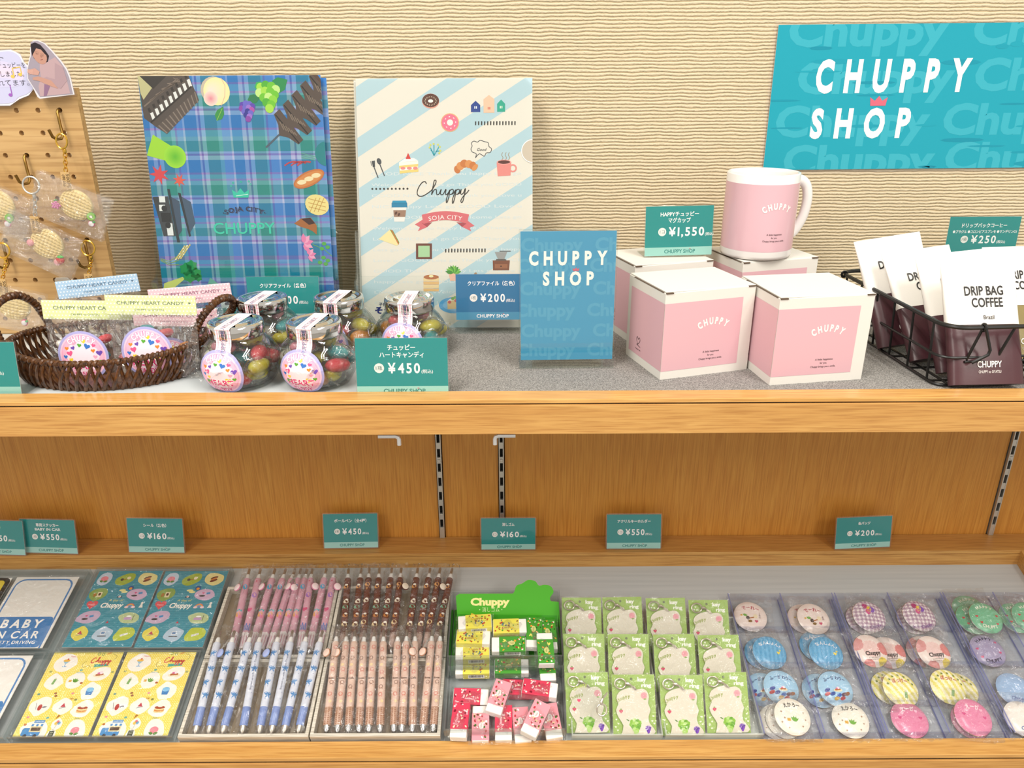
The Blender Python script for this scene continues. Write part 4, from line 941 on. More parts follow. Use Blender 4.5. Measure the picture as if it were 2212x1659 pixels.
keychain((-4, 443), (-40, 330), (-22, 400), GOLD, rad(-24), 'biscuit charm keychain with kiwi bead cut by the frame edge above another keychain', [('kiwi', 1.3, -1.4), ('apple', .9, -2.1)], seed=13)
keychain((30, 660), (5, 541), (10, 618), GOLD, rad(-14), 'biscuit charm keychain with an apple bead behind the basket handle', [('apple', 1.1, -2.0)], seed=14, D=90.5, ring_r=(.85, .85))
keychain((200, 690), (190, 536), (196, 607), GOLD, rad(-35), 'biscuit charm keychain on a gold clasp, mostly hidden behind the blue candy bag', [('pink', -1.2, 1.2)], seed=15, D=91.5, ring_r=(.78, .85))

# ------------------------------------------------------------------ handwritten cloud note and photo cut-out
def cutout(name, lab, cat, px_pts, D, col, draw, group=None):
    o = at_d(*px_pts[0], D); t = thing(name, lab, cat, M=T(o.x, o.y, o.z))
    g = lambda px, py: ((at_d(px, py, D) - o).x, (at_d(px, py, D) - o).z)
    pts = [g(*q) for q in px_pts]
    if sum(pts[i - 1][0] * pts[i][1] - pts[i][0] * pts[i - 1][1] for i in range(len(pts))) < 0: pts = pts[::-1]
    MB().prism(pts, -.1, 0).build('laminated_card', pmat('card_' + col[1:], col, .25), t, M=FRONT)
    p = Pr(); draw(p, g); p.build(t, T(0, -.02, 0) @ FRONT, name='printed_face', mat=INKG); 
    cx, cy = sum(q[0] for q in pts) / len(pts), sum(q[1] for q in pts) / len(pts)
    big = [(cx + (x - cx) * 1.05, cy + (y - cy) * 1.05) for x, y in pts]; MB().prism(big, -.14, -.11).build('film_margin', SLV, t, M=FRONT)
    return t
def zz(zx, zy): return (zx / 3.95, 60 + zy / 3.95)
def draw_cloud(p, g):
    pts = spline([g(*q) for q in ((-60, 115), (0, 112), (22, 111), (40, 120), (49, 137), (58, 145), (60, 163), (72, 187), (60, 202), (40, 210), (20, 223), (-60, 224))], 4); p.poly(pts, '#c3c4e2', 1)
    for k in range(5): p.poly(spline([g(-60, 140 + k * 8), g(0, 132 + k * 9), g(30, 140 + k * 8), g(52, 150 + k * 6), g(30, 168 + k * 5), g(-60, 172 + k * 4)], 4), ['#cdc8e4', '#d6cbe2', '#dccde0', '#d3cbe3', '#c8c6e4'][k], 1.4 + k * .3)
    for s_, px, py, w in (('ト', 2, 130, .5), ('チュッピーを', -4, 146, 3.1), ('しました。', -2, 165, 2.6), ('ハートを入れてます。', -4, 184, 7.6)):
        x, y = g(px + 30 if w > 1 else px + 2, py); p.text(s_, x if w < 7 else g(64, py)[0], y, .48, '#15131a', 6, al='r' if w > 7 else 'c', w=w, bold=-.01)
    x, y = g(38, 158); p.line([(x - .45, y - .3), (x - .45, y + .5), (x + .45, y + .65), (x + .45, y - .1)], .13, '#e8c060', 6); p.ell(x - .6, y - .35, .22, .17, '#e8c060', 7); p.ell(x + .28, y - .15, .22, .17, '#e8c060', 7)
    x, y = g(26, 202); p.line([(x, y - .1), (x, y + .9)], .1, '#9a5fb8', 6); p.ell(x - .18, y - .15, .22, .17, '#9a5fb8', 7)
cutout('cloud_note', 'pale lilac cloud-shaped note with handwriting and music notes on the pegboard', 'note', [(-60, 108), (0, 109), (22, 107), (43, 117), (52, 135), (61, 143), (63, 163), (76, 187), (62, 206), (42, 214), (22, 228), (-60, 229)], 94.4, '#dfe0ee', draw_cloud)
def draw_photo(p, g):
    G = lambda pts, c_, lv: p.poly([g(*zz(*q)) for q in pts], c_, lv)
    G([(262, 120), (320, 112), (378, 138), (436, 198), (512, 285), (560, 352), (590, 425), (622, 565), (342, 590), (280, 495), (242, 435), (236, 362), (248, 302), (266, 232)], '#9c93a0', 1)
    G([(340, 300), (400, 290), (470, 250), (535, 330), (560, 400), (600, 560), (345, 585), (330, 500), (350, 420), (340, 350)], '#b59a9f', 2)
    G([(262, 140), (300, 125), (345, 145), (385, 190), (420, 240), (410, 290), (365, 310), (330, 300), (290, 260), (268, 200)], '#2a2229', 3)
    x, y = g(*zz(338, 232)); p.ell(x, y, .74, .98, '#b98c7c', 4, .35); G([(262, 140), (300, 125), (350, 150), (395, 205), (418, 250), (385, 225), (350, 185), (310, 175), (275, 240)], '#2a2229', 5)
    for dx in (-.24, .3):
        p.ring(x + dx, y + .12 - dx * .35, .16, .18, '#97705f', 6, n=14); p.ell(x + dx, y + .1 - dx * .35, .075, .028, '#33231e', 6.5, -.3)
    p.ell(x + .14, y - .16, .08, .13, '#a87868', 6, .35); p.line([(x + .02, y - .52), (x + .3, y - .45)], .06, '#8a4a48', 6)
    G([(470, 300), (540, 340), (575, 450), (520, 520), (420, 470), (370, 430), (400, 420), (470, 440)], '#a98f96', 5)
    G([(280, 425), (330, 415), (440, 450), (500, 520), (440, 500), (340, 455), (285, 445)], '#bb8f80', 6); G([(240, 360), (300, 345), (340, 375), (330, 405), (280, 400), (235, 380)], '#c2968a', 6)
    for d in (0, 14, 26, 38): G([(235 + d * .3, 355 + d), (285, 358 + d * .6), (286, 366 + d * .6), (238 + d * .3, 363 + d)], '#c99d90', 6.5)
    G([(380, 480), (430, 495), (400, 580), (375, 584)], '#8a6a86', 3.5)
cutout('photo_cutout', 'laminated photo cut-out of a person in a loose dusty pink shirt, gesturing', 'photo', [zz(*q) for q in ((255, 180), (258, 230), (240, 300), (228, 360), (235, 440), (275, 500), (320, 590), (340, 605), (635, 570), (600, 420), (570, 350), (520, 280), (440, 190), (380, 130), (320, 105), (280, 108))], 93.9, '#d8d6dc', draw_photo)

# ------------------------------------------------------------------ candy sticker, header, candy
def candy_sticker(r, warp=None, seed=0):
    p = Pr(); p.mb.lathe([(0, 0), (r * .15, 0), (r * .3, 0), (r * .45, 0), (r * .62, 0), (r * .84, 0), (r * .9, 0), (r, 0)], 40, col=[lin('#f9e3ee'), lin('#f9e3ee'), lin('#f9e3ee'), lin('#f8dfec'), lin('#f0a9c8'), lin('#f3c3d6'), lin('#a9a6d8')])
    p.ring(0, 0, r * .6, r * .8, '#f5b6cf', 1, n=60, wav=r * .025, wn=20); p.ring(0, 0, r * .5, r * .64, '#f8dfec', 1.5, n=60, wav=r * .03, wn=14)
    p.text('CHUPPY', 0, r * .62, r * .2, '#e987b4', 3, w=r * 1.02, bold=.09, arc=r * .68, sp=1.2); p.text('CHUPPY', 0, r * .62, r * .2, '#ffffff', 4, w=r * 1.0, bold=.035, arc=r * .68, sp=1.2)
    rg = random.Random(3); cs = ['#f0d040', '#e86090', '#7050b0', '#5aa83c', '#3f78c8', '#f08a3c', '#f6a8c4']
    for k in range(16):
        a = rad(-40 + k * 260 / 15); d = r * (.68 if k % 2 else .5); p.heart(d * cos(a), d * sin(a) * .85 + r * .02, r * (.085 + .04 * (k % 3 == 0)), cs[(k * 3) % 7], 3, rg.uniform(-.4, .4))
    for c_, bo, lv in (('#ffffff', .075, 5), ('#d8407c', .03, 6)):
        p.text('HEART', 0, -r * .52, r * .27, c_, lv, w=r * 1.15, bold=bo); p.text('CANDY', 0, -r * .82, r * .19, c_, lv, w=r * .78, bold=bo)
    if warp: p.warp(warp)
    return p
CANC = {'red': '#d63c48', 'amber': '#d88a2c', 'yellow': '#d6c63a', 'teal': '#2f9aa0', 'pink': '#e58aa0', 'white': '#e9e4d6'}
_cm = {}
def candy_mats(c):
    if c not in _cm:
        m = pmat('boiled_sweet_' + c, CANC[c], .18, Transmission_Weight=0.0, Subsurface_Weight=0.25, Subsurface_Scale=0.006); _cm[c] = m
    return _cm[c]
def candy(x, y, z, c, lab, grp, seed, s=1.0, wrap=True):
    rg = random.Random(seed); M = T(x, y, z) @ R(rg.uniform(0, 6), 'Z') @ R(rg.uniform(-1, 1), 'X') @ Matrix.Scale(s, 4)
    t = thing('candy', lab, 'candy', M=M, group=grp)
    mb = MB(); mb.ball((0, 0, 0), 1.0, .78, .6, 14, 10, fn=lambda q, tt: 1 + .10 * cos(2 * q) * cos(tt) - .12 * max(0, cos(q - 1.57)) ** 6 * cos(tt)); mb.build('sweet', candy_mats(c), t, smooth=True)
    if wrap:
        mb = MB(); f_ = lambda q, tt: 1 + rg.uniform(-.12, .16); mb.ball((0, 0, 0), 1.25, 1.0, .82, 11, 8, fn=f_)
        for sg in (-1, 1): mb.grid(5, 4, lambda u, v: (sg * (1.15 + u * .75), (v - .5) * (.25 + 1.3 * u) + rg.uniform(-.06, .06), rg.uniform(-.18, .18) * (u + .2)))
        mb.build('wrapper', FILM2, t, smooth=True, sharp=0)
    return t
HEADC = {'green': ('#dde6a8', '#6a7a62'), 'blue': ('#a9c8e4', '#55708c'), 'pink': ('#f2c8d2', '#8a5f78')}
def candy_bag(px, py, D, hc, rz, roll, lab, seed, sticker=True, W=9.6, lean=6, hh=8.9):
    o = at_d(px, py, D); M = T(o.x, o.y, o.z) @ R(rad(rz), 'Z') @ R(rad(-roll), 'Y') @ R(-rad(lean), 'X')
    t = thing('candy_bag', lab, 'candy bag', M=M, group='candy bags in the wicker basket'); c1, c2 = HEADC[hc]
    mb = MB(); mb.box(W / 2, 0, -1.05, W, .16, 2.1); hd = mb.build('header_card', pmat('header_' + hc, c1, .55), t, bevel=.07)
    p = Pr(clip=(0, -2.1, W, 0)); rg = random.Random(seed)
    for i in range(26):
        for j in range(6): p.ell(.25 + i * .38 + (j % 2) * .19, -.15 - j * .37, .085, .085, mixc(c1, '#ffffff', .75), 1, n=8)
    p.text('CHUPPY HEART CANDY', W * .5, -.98, .36, c2, 2, w=W * .74, bold=.005); p.text('CHUPPY no OYATSU', W * .48, -1.62, .2, c2, 2, w=W * .32); p.heart(W * .93, -.78, .13, c2, 2)
    p.build(t, T(0, -.085, 0) @ FRONT)
    sh = crinkle_sheet(W - .3, hh - 1.6, 16, 12, .3, seed, puff=.9); sh.v = [v + Vector((.15, -hh, 0)) for v in sh.v]; fo = sh.build('film_front', FILM2, t, M=FRONT, smooth=True, sharp=0)
    sh = crinkle_sheet(W - .3, hh - 1.6, 12, 9, .25, seed + 50, puff=-.9); sh.v = [v + Vector((.15, -hh, 0)) for v in sh.v]; sh.build('film_back', FILM, t, M=FRONT, smooth=True, sharp=0)
    if sticker:
        q = candy_sticker(2.75); q.warp(lambda x, y, z: (x, y, z + 1.25 - .03 * (x * x + y * y))); q.build(t, T(W * .45, 0, -5.9) @ FRONT, name='round_sticker', mat=INKG)
    return t, M
RM = 3.3
bags = [(118, 609, 89.0, 'blue', 3, 5, 'candy bag with a pale blue dotted header at the back of the basket', 21, False),
        (318, 626, 88.5, 'pink', 3, 4, 'candy bag with a pink dotted header standing highest behind the green ones', 22, False),
        (285, 665, 85.0, 'pink', 0, -1, 'candy bag with a lower pink header mostly hidden by the nearest green one', 23, True),
        (88, 648, 81.3, 'green', 0, -1, 'candy bag with green header whose title is partly covered by its neighbour', 24, True),
        (225, 637, 79.8, 'green', 0, -1, 'candy bag with green header reading CHUPPY HEART CANDY in full', 25, True)]
for b in bags: candy_bag(*b)
rg = random.Random(77); k = 0
names = list(CANC)
for (x, y, z, c) in sorted([(-49.8, -28.0, 2.6, 'pink'), (-46.4, -27.8, 3.2, 'red'), (-47.2, -27.6, 1.2, 'teal'), (-44.6, -27.5, 1.0, 'red'), (-41.6, -27.6, 1.2, 'pink'), (-39.4, -28.3, 4.0, 'red'), (-38.4, -26.4, 1.8, 'amber'), (-50.8, -26.4, 1.2, 'red'), (-53.0, -25, 1.6, 'white'), (-36.9, -24.2, 2.0, 'pink'), (-43.0, -25.0, 3.4, 'teal')]):
    candy(x + 1.6, y + 2.2, ZS + z + .8, c, '%s candy in the basket bags, %s counted from the pegboard handle' % (c, ORD[k]), 'candies in the basket bags', 900 + k, .8, False); k += 1

# ------------------------------------------------------------------ wicker basket
BX, BY = -44.7, -24.7
CANE = bumped(pmat('dark_wicker', '#512e14', .32), 220, .3, .0006, col_var=('#2e180a', '#6a4220'))
t = thing('wicker_basket', 'dark brown oval wicker basket with two wrapped handles full of candy bags', 'basket', M=T(BX, BY, ZS + .15))
MB().prism([(9.6 * cos(2 * pi * i / 40), 6.7 * sin(2 * pi * i / 40)) for i in range(40)], .0, .35).build('base', CANE, t)
def rimz(q): return RM + .45 * cos(q) ** 2
NC = 132; rg = random.Random(4)
for i in range(NC):
    q = 2 * pi * i / NC; d = (.16 if i % 2 else -.05) + rg.uniform(-.03, .03); o_ = .12 if i % 2 else -.08; pts = []
    for s_ in range(5):
        f = s_ / 4; a = q + d * f; k_ = 9.55 + 1.0 * f + .35 * sin(pi * f) + o_; k2 = 6.65 + .75 * f + .3 * sin(pi * f) + o_; pts.append((k_ * cos(a), k2 * sin(a), .15 + (rimz(a) - .2) * f))
    MB().tube(pts, [.22, .21, .19, .18, .17], 6).build('cane', CANE, t, smooth=True)
def wrapped(core, r, wr, turns, closed):
    core = [Vector(c) for c in core]; n = len(core); out = []
    S = turns * 9
    for i in range(S + (0 if closed else 1)):
        f = i / S * (n if closed else n - 1); a = int(f) % n; b = (a + 1) % n if closed else min(a + 1, n - 1); c = core[a].lerp(core[b], f - int(f)); tdir = (core[b] - core[a]); tdir = tdir.normalized() if tdir.length > 0 else Vector((0, 0, 1))
        x = tdir.cross(Vector((0, 0, 1))); x = x if x.length > .15 else tdir.cross(Vector((1, 0, 0))); x.normalize(); y = x.cross(tdir); q = 2 * pi * turns * i / S
        out.append(c + (x * cos(q) + y * sin(q)) * r)
    return MB().tube(out, wr, 6, closed=closed)
core = [(10.65 * cos(2 * pi * i / 80), 7.5 * sin(2 * pi * i / 80), rimz(2 * pi * i / 80)) for i in range(80)]
rm = MB().tube(core, .25, 8, closed=True).build('rim', CANE, t, smooth=True); wrapped(core, .2, .2, 118, True).build('rim_wrap', CANE, rm, smooth=True)
for hp_ in ([(-9.0, -4.2, 3.3), (-9.7, -4.0, 5.2), (-10.5, -3.2, 7.0), (-10.6, -1.2, 8.3), (-10.1, 1.4, 8.4), (-9.6, 3.4, 6.9), (-9.3, 4.2, 4.8), (-9.0, 4.4, 3.4)],
            [(10.2, -2.2, 3.3), (10.5, -2.0, 5.2), (11.2, -.8, 6.7), (12.2, 1.3, 7.7), (12.9, 3.2, 7.4), (12.7, 4.4, 6.0), (11.6, 4.8, 4.6), (9.4, 4.5, 3.6)]):
    P3 = []; 
    for i in range(len(hp_) - 1):
        for k_ in range(5): P3.append(Vector(hp_[i]).lerp(Vector(hp_[i + 1]), k_ / 5))
    P3.append(Vector(hp_[-1]))
    for _ in range(3): P3 = [P3[0]] + [(P3[i - 1] + P3[i] + P3[i + 1]) / 3 for i in range(1, len(P3) - 1)] + [P3[-1]]
    h = MB().tube(P3, .3, 8).build('handle', CANE, t, smooth=True); wrapped(P3, .24, .23, 34, False).build('handle_wrap', CANE, h, smooth=True)

# ------------------------------------------------------------------ candy jars
def jr(z):
    P = [(0, 2.9), (.5, 3.55), (1.4, 4.02), (2.6, 4.2), (3.6, 4.02), (4.5, 3.5), (5.1, 2.95), (5.4, 2.62)]
    for (a, ra), (b, rb) in zip(P, P[1:]):
        if z <= b: f = (z - a) / (b - a); f = max(0, f); return ra + (rb - ra) * (f * f * (3 - 2 * f) * .3 + f * .7)
    return 2.6
def jar(x, y, lab, seed, where, rz=0):
    t = thing('candy_jar', lab, 'jar', M=T(x, y, ZS + .14) @ R(rz, 'Z'), group='candy jars on the liner')
    prof = [(0, 0), (2.6, 0)] + [(jr(z), z) for z in [i * .3 for i in range(18)]] + [(2.6, 5.45), (2.6, 6.2)]
    MB().lathe(prof, 48).build('glass', GLASS, t, smooth=True, sharp=0)
    MB().lathe([(0, .35), (2.5, .3)] + [(jr(z) - .18, z) for z in [.6 + i * .4 for i in range(12)]] + [(2.45, 5.5), (2.45, 6.1)], 40).build('inner_glass', GLASS, t, smooth=True, sharp=0)
    mb = MB(); mb.lathe([(2.78, 5.42), (2.88, 5.5), (2.88, 6.6), (2.8, 6.85), (2.6, 6.92), (2.4, 6.88), (2.2, 6.72), (2.0, 6.7), (1.8, 6.9), (1.2, 6.92), (0, 6.92)], 48); mb.build('lid', CHROME, t, smooth=True, sharp=60)
    # paper strip across the lid and down the glass
    path = [(0, 2.4, 6.93), (0, 1.0, 6.94), (0, -1.0, 6.94), (0, -2.72, 6.935), (0, -2.96, 6.8), (0, -2.96, 5.5), (0, -3.1, 5.05)] + [(0, -jr(z) - .06, z) for z in (4.6, 4.1, 3.6, 3.1)]
    ln = [0]; 
    for a, b in zip(path, path[1:]): ln.append(ln[-1] + (Vector(b) - Vector(a)).length)
    def along(s_):
        s_ = max(0, min(ln[-1] - 1e-6, s_))
        for i in range(len(ln) - 1):
            if s_ <= ln[i + 1]: f = (s_ - ln[i]) / (ln[i + 1] - ln[i]); a, b = Vector(path[i]), Vector(path[i + 1]); d = (b - a).normalized(); return a.lerp(b, f), d
    p = Pr(); Ls = ln[-1]; hw = .82
    p.mb.grid(1, 44, lambda u, v: ((u - .5) * 2 * hw, -v * Ls, 0), None, 0, lambda u, v: lin('#fbf3f4'))
    for k in range(4): p.mb.grid(1, 44, lambda u, v, k=k: (-.62 + k * .4 + u * .07, -v * Ls, .006), None, 0, lambda u, v: lin('#f2b8c4'))
    for k in range(20): p.rect(-hw, -k * Ls / 20 - .25, hw, -k * Ls / 20 - .17, '#f4c3cc', 1)
    p.text('CHUPPY HEART CANDY', .25, -Ls * .55, .46, '#6a6890', 3, rot=pi / 2, w=6.8, sp=1.01)
    def wf(x_, y_, z_):
        q, d = along(-y_); nrm = Vector((0, -d.z, d.y)) if True else None
        nrm = Vector((1, 0, 0)).cross(d); nrm = nrm if (nrm.y < 0 or nrm.z > 0) else -nrm
        yy = q.y; bend = 0
        if q.z < 6.8 and q.y < -2: rr = math.hypot(0, q.y); bend = rr - math.sqrt(max(0, rr * rr - x_ * x_))
        return (x_, yy + nrm.y * z_ + bend, q.z + nrm.z * z_)
    p.warp(wf); p.build(t, Matrix.Identity(4), name='paper_strip', mat=INK)
    r_ = 2.62; zc = 2.35
    def ws(x_, y_, z_):
        zz_ = zc + y_ * .93; R_ = jr(max(0, zz_)) + .07 + z_; return (R_ * sin(x_ / R_), -R_ * cos(x_ / R_), zz_)
    q = candy_sticker(r_, ws); q.build(t, Matrix.Identity(4) @ R(rad(-6), 'Z'), name='round_sticker', mat=INKG)
    rg = random.Random(seed); k = 0
    spots = [(-2.1, -1.0, 1.2), (1.9, -1.4, 1.3), (0, 1.8, 1.3), (-1.9, 1.6, 1.5), (2.1, 1.2, 1.6), (0, -.4, 2.6), (-2.3, -.6, 3.2), (2.4, -.9, 3.4), (.2, 1.9, 3.7), (-1.0, -1.5, 4.3), (1.4, .2, 4.6), (2.5, -1.8, 2.3), (-1.2, 1.2, 4.7), (-.2, -2.6, 2.4), (1.2, 2.4, 2.4), (-2.9, .6, 2.6), (3.0, .3, 2.6), (0.4, -1.9, .9)]
    cs = ['red', 'amber', 'yellow', 'teal', 'pink', 'yellow', 'amber', 'red', 'white']; rg.shuffle(cs)
    for i, (a, b, c) in enumerate(spots):
        cc = cs[i % len(cs)]; lay_ = 'bottom' if c < 1.9 else ('middle' if c < 3.0 else 'top')
        side = ('basket side' if a < -1.3 else 'boxes side' if a > 1.3 else 'wall side' if b > .8 else 'shelf edge side' if b < -.8 else 'core')
        candy(x + a, y + b, ZS + .35 + c, cc, 'wrapped %s candy in %s, %s layer, %s' % (cc, where, lay_, side), 'candies inside %s' % where, seed * 40 + i, 1.22)
    return t
J = [(-29.0, -28.9, 'candy jar with chrome lid touching the wicker basket handle side, front row', 31, 'front jar beside basket'),
     (-20.75, -28.9, 'candy jar with chrome lid in the front row next to the 450 yen card', 32, 'front jar beside 450 yen card'),
     (-28.9, -19.6, 'candy jar in the back row before the tartan file price card', 33, 'back jar before tartan file'),
     (-20.1, -19.4, 'candy jar in the back row between the two file stands', 34, 'back jar between file stands'),
     (-11.85, -19.9, 'candy jar in front of the striped clear file, behind the 450 yen card', 35, 'jar before striped file')]
for a in J: jar(*a, rz=rad(-8 if a[0] < -15 else -3))

# ------------------------------------------------------------------ wire basket, coffee bags, coffee price card
BM = T(44.3, -32.0, ZS + .16) @ R(rad(4.2), 'Z'); BW, BL, BH = 19.0, 23.0, 6.9
t = thing('wire_basket', 'black wire basket holding drip coffee bags at the end of the shelf', 'basket', M=BM)
def rr(x0, y0, x1, y1, r, z):
    pts = []
    for cx, cy, a in ((x1 - r, y1 - r, 0), (x0 + r, y1 - r, 90), (x0 + r, y0 + r, 180), (x1 - r, y0 + r, 270)):
        for k in range(6): q = rad(a + 18 * k); pts.append((cx + r * cos(q), cy + r * sin(q), z))
    return pts
MB().tube(rr(-.6, -.9, BW, BL, 2.2, BH), .24, 8, closed=True).build('rim', BLACKW, t, smooth=True)
MB().tube(rr(0, .2, BW - .6, BL - .6, 1.2, .3), .15, 6, closed=True).build('base_frame', BLACKW, t, smooth=True)
MB().tube(rr(-.35, -.3, BW - .2, BL - .2, 1.6, 3.5), .14, 6, closed=True).build('middle_wire', BLACKW, t, smooth=True)
for i in range(6):
    y = 1.9 + 3.8 * i; MB().tube([(-.5, y, BH), (-.05, y, .45), (.2, y, .2), (.6, y, .15), (BW - 1, y, .15)], .14, 6).build('wire', BLACKW, t, smooth=True)
for i, (x, dx) in enumerate(((1.7, 1.3), (4.8, 1.6), (8.6, 0), (12.4, 0))):
    MB().tube([(x + dx, -.8, BH), (x + .1, .1, .4), (x, .5, .15), (x, BL - 1, .15)], .15, 6).build('wire', BLACKW, t, smooth=True)
for z in (2.6, 3.1): MB().tube([(2.0, -.5, z), (BW - 2, -.5, z)], .13, 6).build('wire', BLACKW, t, smooth=True)
MB().tube([(3.0, -1.1, BH + .1), (3.1, -1.3, BH - .4), (3.9, -1.3, 4.6), (3.8, -1.3, 4.1), (2.4, -1.1, 3.2)], .17, 6).build('folded_handle', BLACKW, t, smooth=True)
MB().tube([(3.0, -.9 + .34 * cos(q), BH + .34 * sin(q)) for q in [i * pi / 5 for i in range(10)]], .16, 6, closed=True).build('handle_loop', BLACKW, t, smooth=True)
MB().tube([(-.6 + .34 * cos(q), BL - 1.5, BH + .34 * sin(q)) for q in [i * pi / 5 for i in range(10)]], .16, 6, closed=True).build('handle_loop', BLACKW, t, smooth=True)
CLAB = bumped(pmat('white_label_paper', '#f2efe9', .55), 40, .25, .002)
def coffee_bag(px, py, z, lean, roll, lab, lower='#4a2a30', seed=0, rz=0, origin=None):
    p0 = at_z(px, py, ZS + .5) if origin is None else Vector(origin)
    W, H = 7.7, 13.2; M = T(p0.x, p0.y, ZS + .75) @ R(rad(rz), 'Z') @ R(rad(roll), 'Y') @ R(-rad(lean), 'X')
    t = thing('coffee_bag', lab, 'coffee bag', M=M, group='drip coffee bags in the wire basket'); rg = random.Random(seed)
    def body(z0, z1, ex, nm, mat_):
        mb = MB(); vs = []; nz_ = 8; ns = 24
        for i in range(nz_ + 1):
            f = i / nz_; z_ = z0 + (z1 - z0) * f; g = z_ / H; th = (1.05 * (1 - g) ** .7 * (1 - .35 * max(0, .25 - g) * 4) + .05) + ex; wd = W / 2 - .0 + ex - .12 * sin(pi * g)
            for j in range(ns):
                q = 2 * pi * j / ns; cx, cy = cos(q), sin(q); sx = abs(cx) ** .35 * (1 if cx > 0 else -1); sy = abs(cy) ** .8 * (1 if cy > 0 else -1)
                vs.append((W / 2 + wd * sx, th * sy + .02 + 0, z_))
        fs = [(i * ns + j, i * ns + (j + 1) % ns, (i + 1) * ns + (j + 1) % ns, (i + 1) * ns + j) for i in range(nz_) for j in range(ns)] + [tuple(range(ns - 1, -1, -1)), tuple(nz_ * ns + j for j in range(ns))]
        mb.add(vs, fs); mb.build(nm, mat_, t, smooth=True, sharp=35)
    body(0, H * .98, 0, 'pouch', bumped(pmat('pouch_' + lower[1:], lower, .32), 60, .2, .001)); body(H * .47, H, .05, 'paper_label', CLAB)
    def thf(u, v, ex):
        g = v / H; th = (1.05 * (1 - g) ** .7 * (1 - .35 * max(0, .25 - g) * 4) + .05) + ex; wd = W / 2 + ex - .12 * sin(pi * g); q = min(.999, abs(u - W / 2) / wd) ** (1 / .35)
        return -(th * (1 - q * q) ** .4) + .02 - .05
    p = Pr(); p.text('DRIP BAG', W * .52, 9.3, .95, '#1d1a1a', 1, w=4.0, bold=.02); p.text('COFFEE', W * .55, 8.05, .95, '#1d1a1a', 1, w=3.2, bold=.02); p.text('Brazil', W * .55, 6.75, .42, '#3a3232', 1, w=1.1, bold=.01)
    p.warp(lambda u, v, w_: (u, thf(u, v, .05) - w_, v)); p.build(t, Matrix.Identity(4))
    p = Pr(); p.text('CHUPPY', W * .5, 1.75, .62, '#f1ebe6', 1, w=2.5, bold=.02); p.text('CHUPPY no OYATSU', W * .5, 1.15, .27, '#f1ebe6', 1, w=2.3); p.warp(lambda u, v, w_: (u, thf(u, v, 0) - w_, v)); p.build(t, Matrix.Identity(4), name='pouch_print')
    return t
coffee_bag(1895, 758, 0, 31, -9, 'drip coffee bag at the back of the wire basket, beside the pink box', seed=1)
coffee_bag(1964, 787, 0, 37, -8, 'drip coffee bag second from the back, its title half covered', seed=2)
coffee_bag(2022, 812, 0, 31, -6, 'drip coffee bag directly behind the frontmost one, showing only DR', seed=3)
coffee_bag(0, 0, 0, 30, -1, 'drip coffee bag with a khaki lower half cut by the frame edge', lower='#8a7a45', seed=4, origin=(54.0, -25.5, 0))
coffee_bag(2048, 838, 0, 27, -1, 'frontmost drip coffee bag reading DRIP BAG COFFEE Brazil in full', seed=5)
p_ = at_d(2038, 565, 99.5); W, H = 9.1, 5.6
t = thing('price_card', 'teal price card at 250 yen rising behind the drip coffee bags', 'price card', M=T(p_.x, p_.y, ZS + .2) @ R(-rad(2), 'X'))
hz = p_.z - ZS - .1
MB().box(W / 2, 0, hz + H / 2, W, .05, H).build('card', PAPER, t)
price_face(W, H, ['ドリップバックコーヒー'], '1袋', '¥250', small='●ブラジル ●コロンビアスプレモ ●マンデリンG1').build(t, T(0, -.03, hz) @ FRONT, name='printed_face', mat=INKG)
MB().box(W / 2, -.12, (hz + H + .1) / 2, W + .3, .1, hz + H + .1).build('clear_front', ACR, t, bevel=.03); MB().box(W / 2, 1.8, .1, W + .3, 4, .2).build('foot', ACR, t, bevel=.03)
def open_box(mb, x0, y0, x1, y1, h, t=.2, z=0.02, fl=None):
    fl = t if fl is None else fl; o = [(x0, y0), (x1, y0), (x1, y1), (x0, y1)]; i = [(x0 + t, y0 + t), (x1 - t, y0 + t), (x1 - t, y1 - t), (x0 + t, y1 - t)]
    vs = [(a, b, z) for a, b in o] + [(a, b, z + h) for a, b in o] + [(a, b, z + h) for a, b in i] + [(a, b, z + fl) for a, b in i]
    fs = [(3, 2, 1, 0)] + [(k, (k + 1) % 4, 4 + (k + 1) % 4, 4 + k) for k in range(4)] + [(4 + k, 4 + (k + 1) % 4, 8 + (k + 1) % 4, 8 + k) for k in range(4)] + [(8 + k, 8 + (k + 1) % 4, 12 + (k + 1) % 4, 12 + k) for k in range(4)] + [(12, 13, 14, 15)]
    return mb.add(vs, fs, 0, None, None, False)
IDM = Matrix.Identity(4)
def tray_thing(name, lab, cat, x, y, z=0.03, rz=0, rx=0, ry=0, group=None):
    return thing(name, lab, cat, M=TM @ T(x, y, z) @ R(rad(rz), 'Z') @ R(rad(rx), 'X') @ R(rad(ry), 'Y'), group=group)
# ------------------------------------------------------------------ acrylic boxes with sticker sheets
AB = [(-86.2, -15.2, -65.1, -1.2, 'clear acrylic box of car stickers directly under the BABY IN CAR price card', ), (-64.2, -15.2, -43.3, -1.0, 'clear acrylic box holding the two blue sticker sheets'),
      (-86.4, -27.75, -65.2, -15.5, 'clear acrylic box of car stickers against the front lip'), (-64.8, -27.75, -43.6, -15.4, 'clear acrylic box holding the two yellow sticker sheets')]
for x0, y0, x1, y1, lab in AB:
    t = tray_thing('acrylic_box', lab, 'box', x0, y0, group='clear acrylic boxes of stickers'); open_box(mb := MB(), 0, 0, x1 - x0, y1 - y0, 1.75, .25); mb.build('shell', ACB, t, bevel=.03)
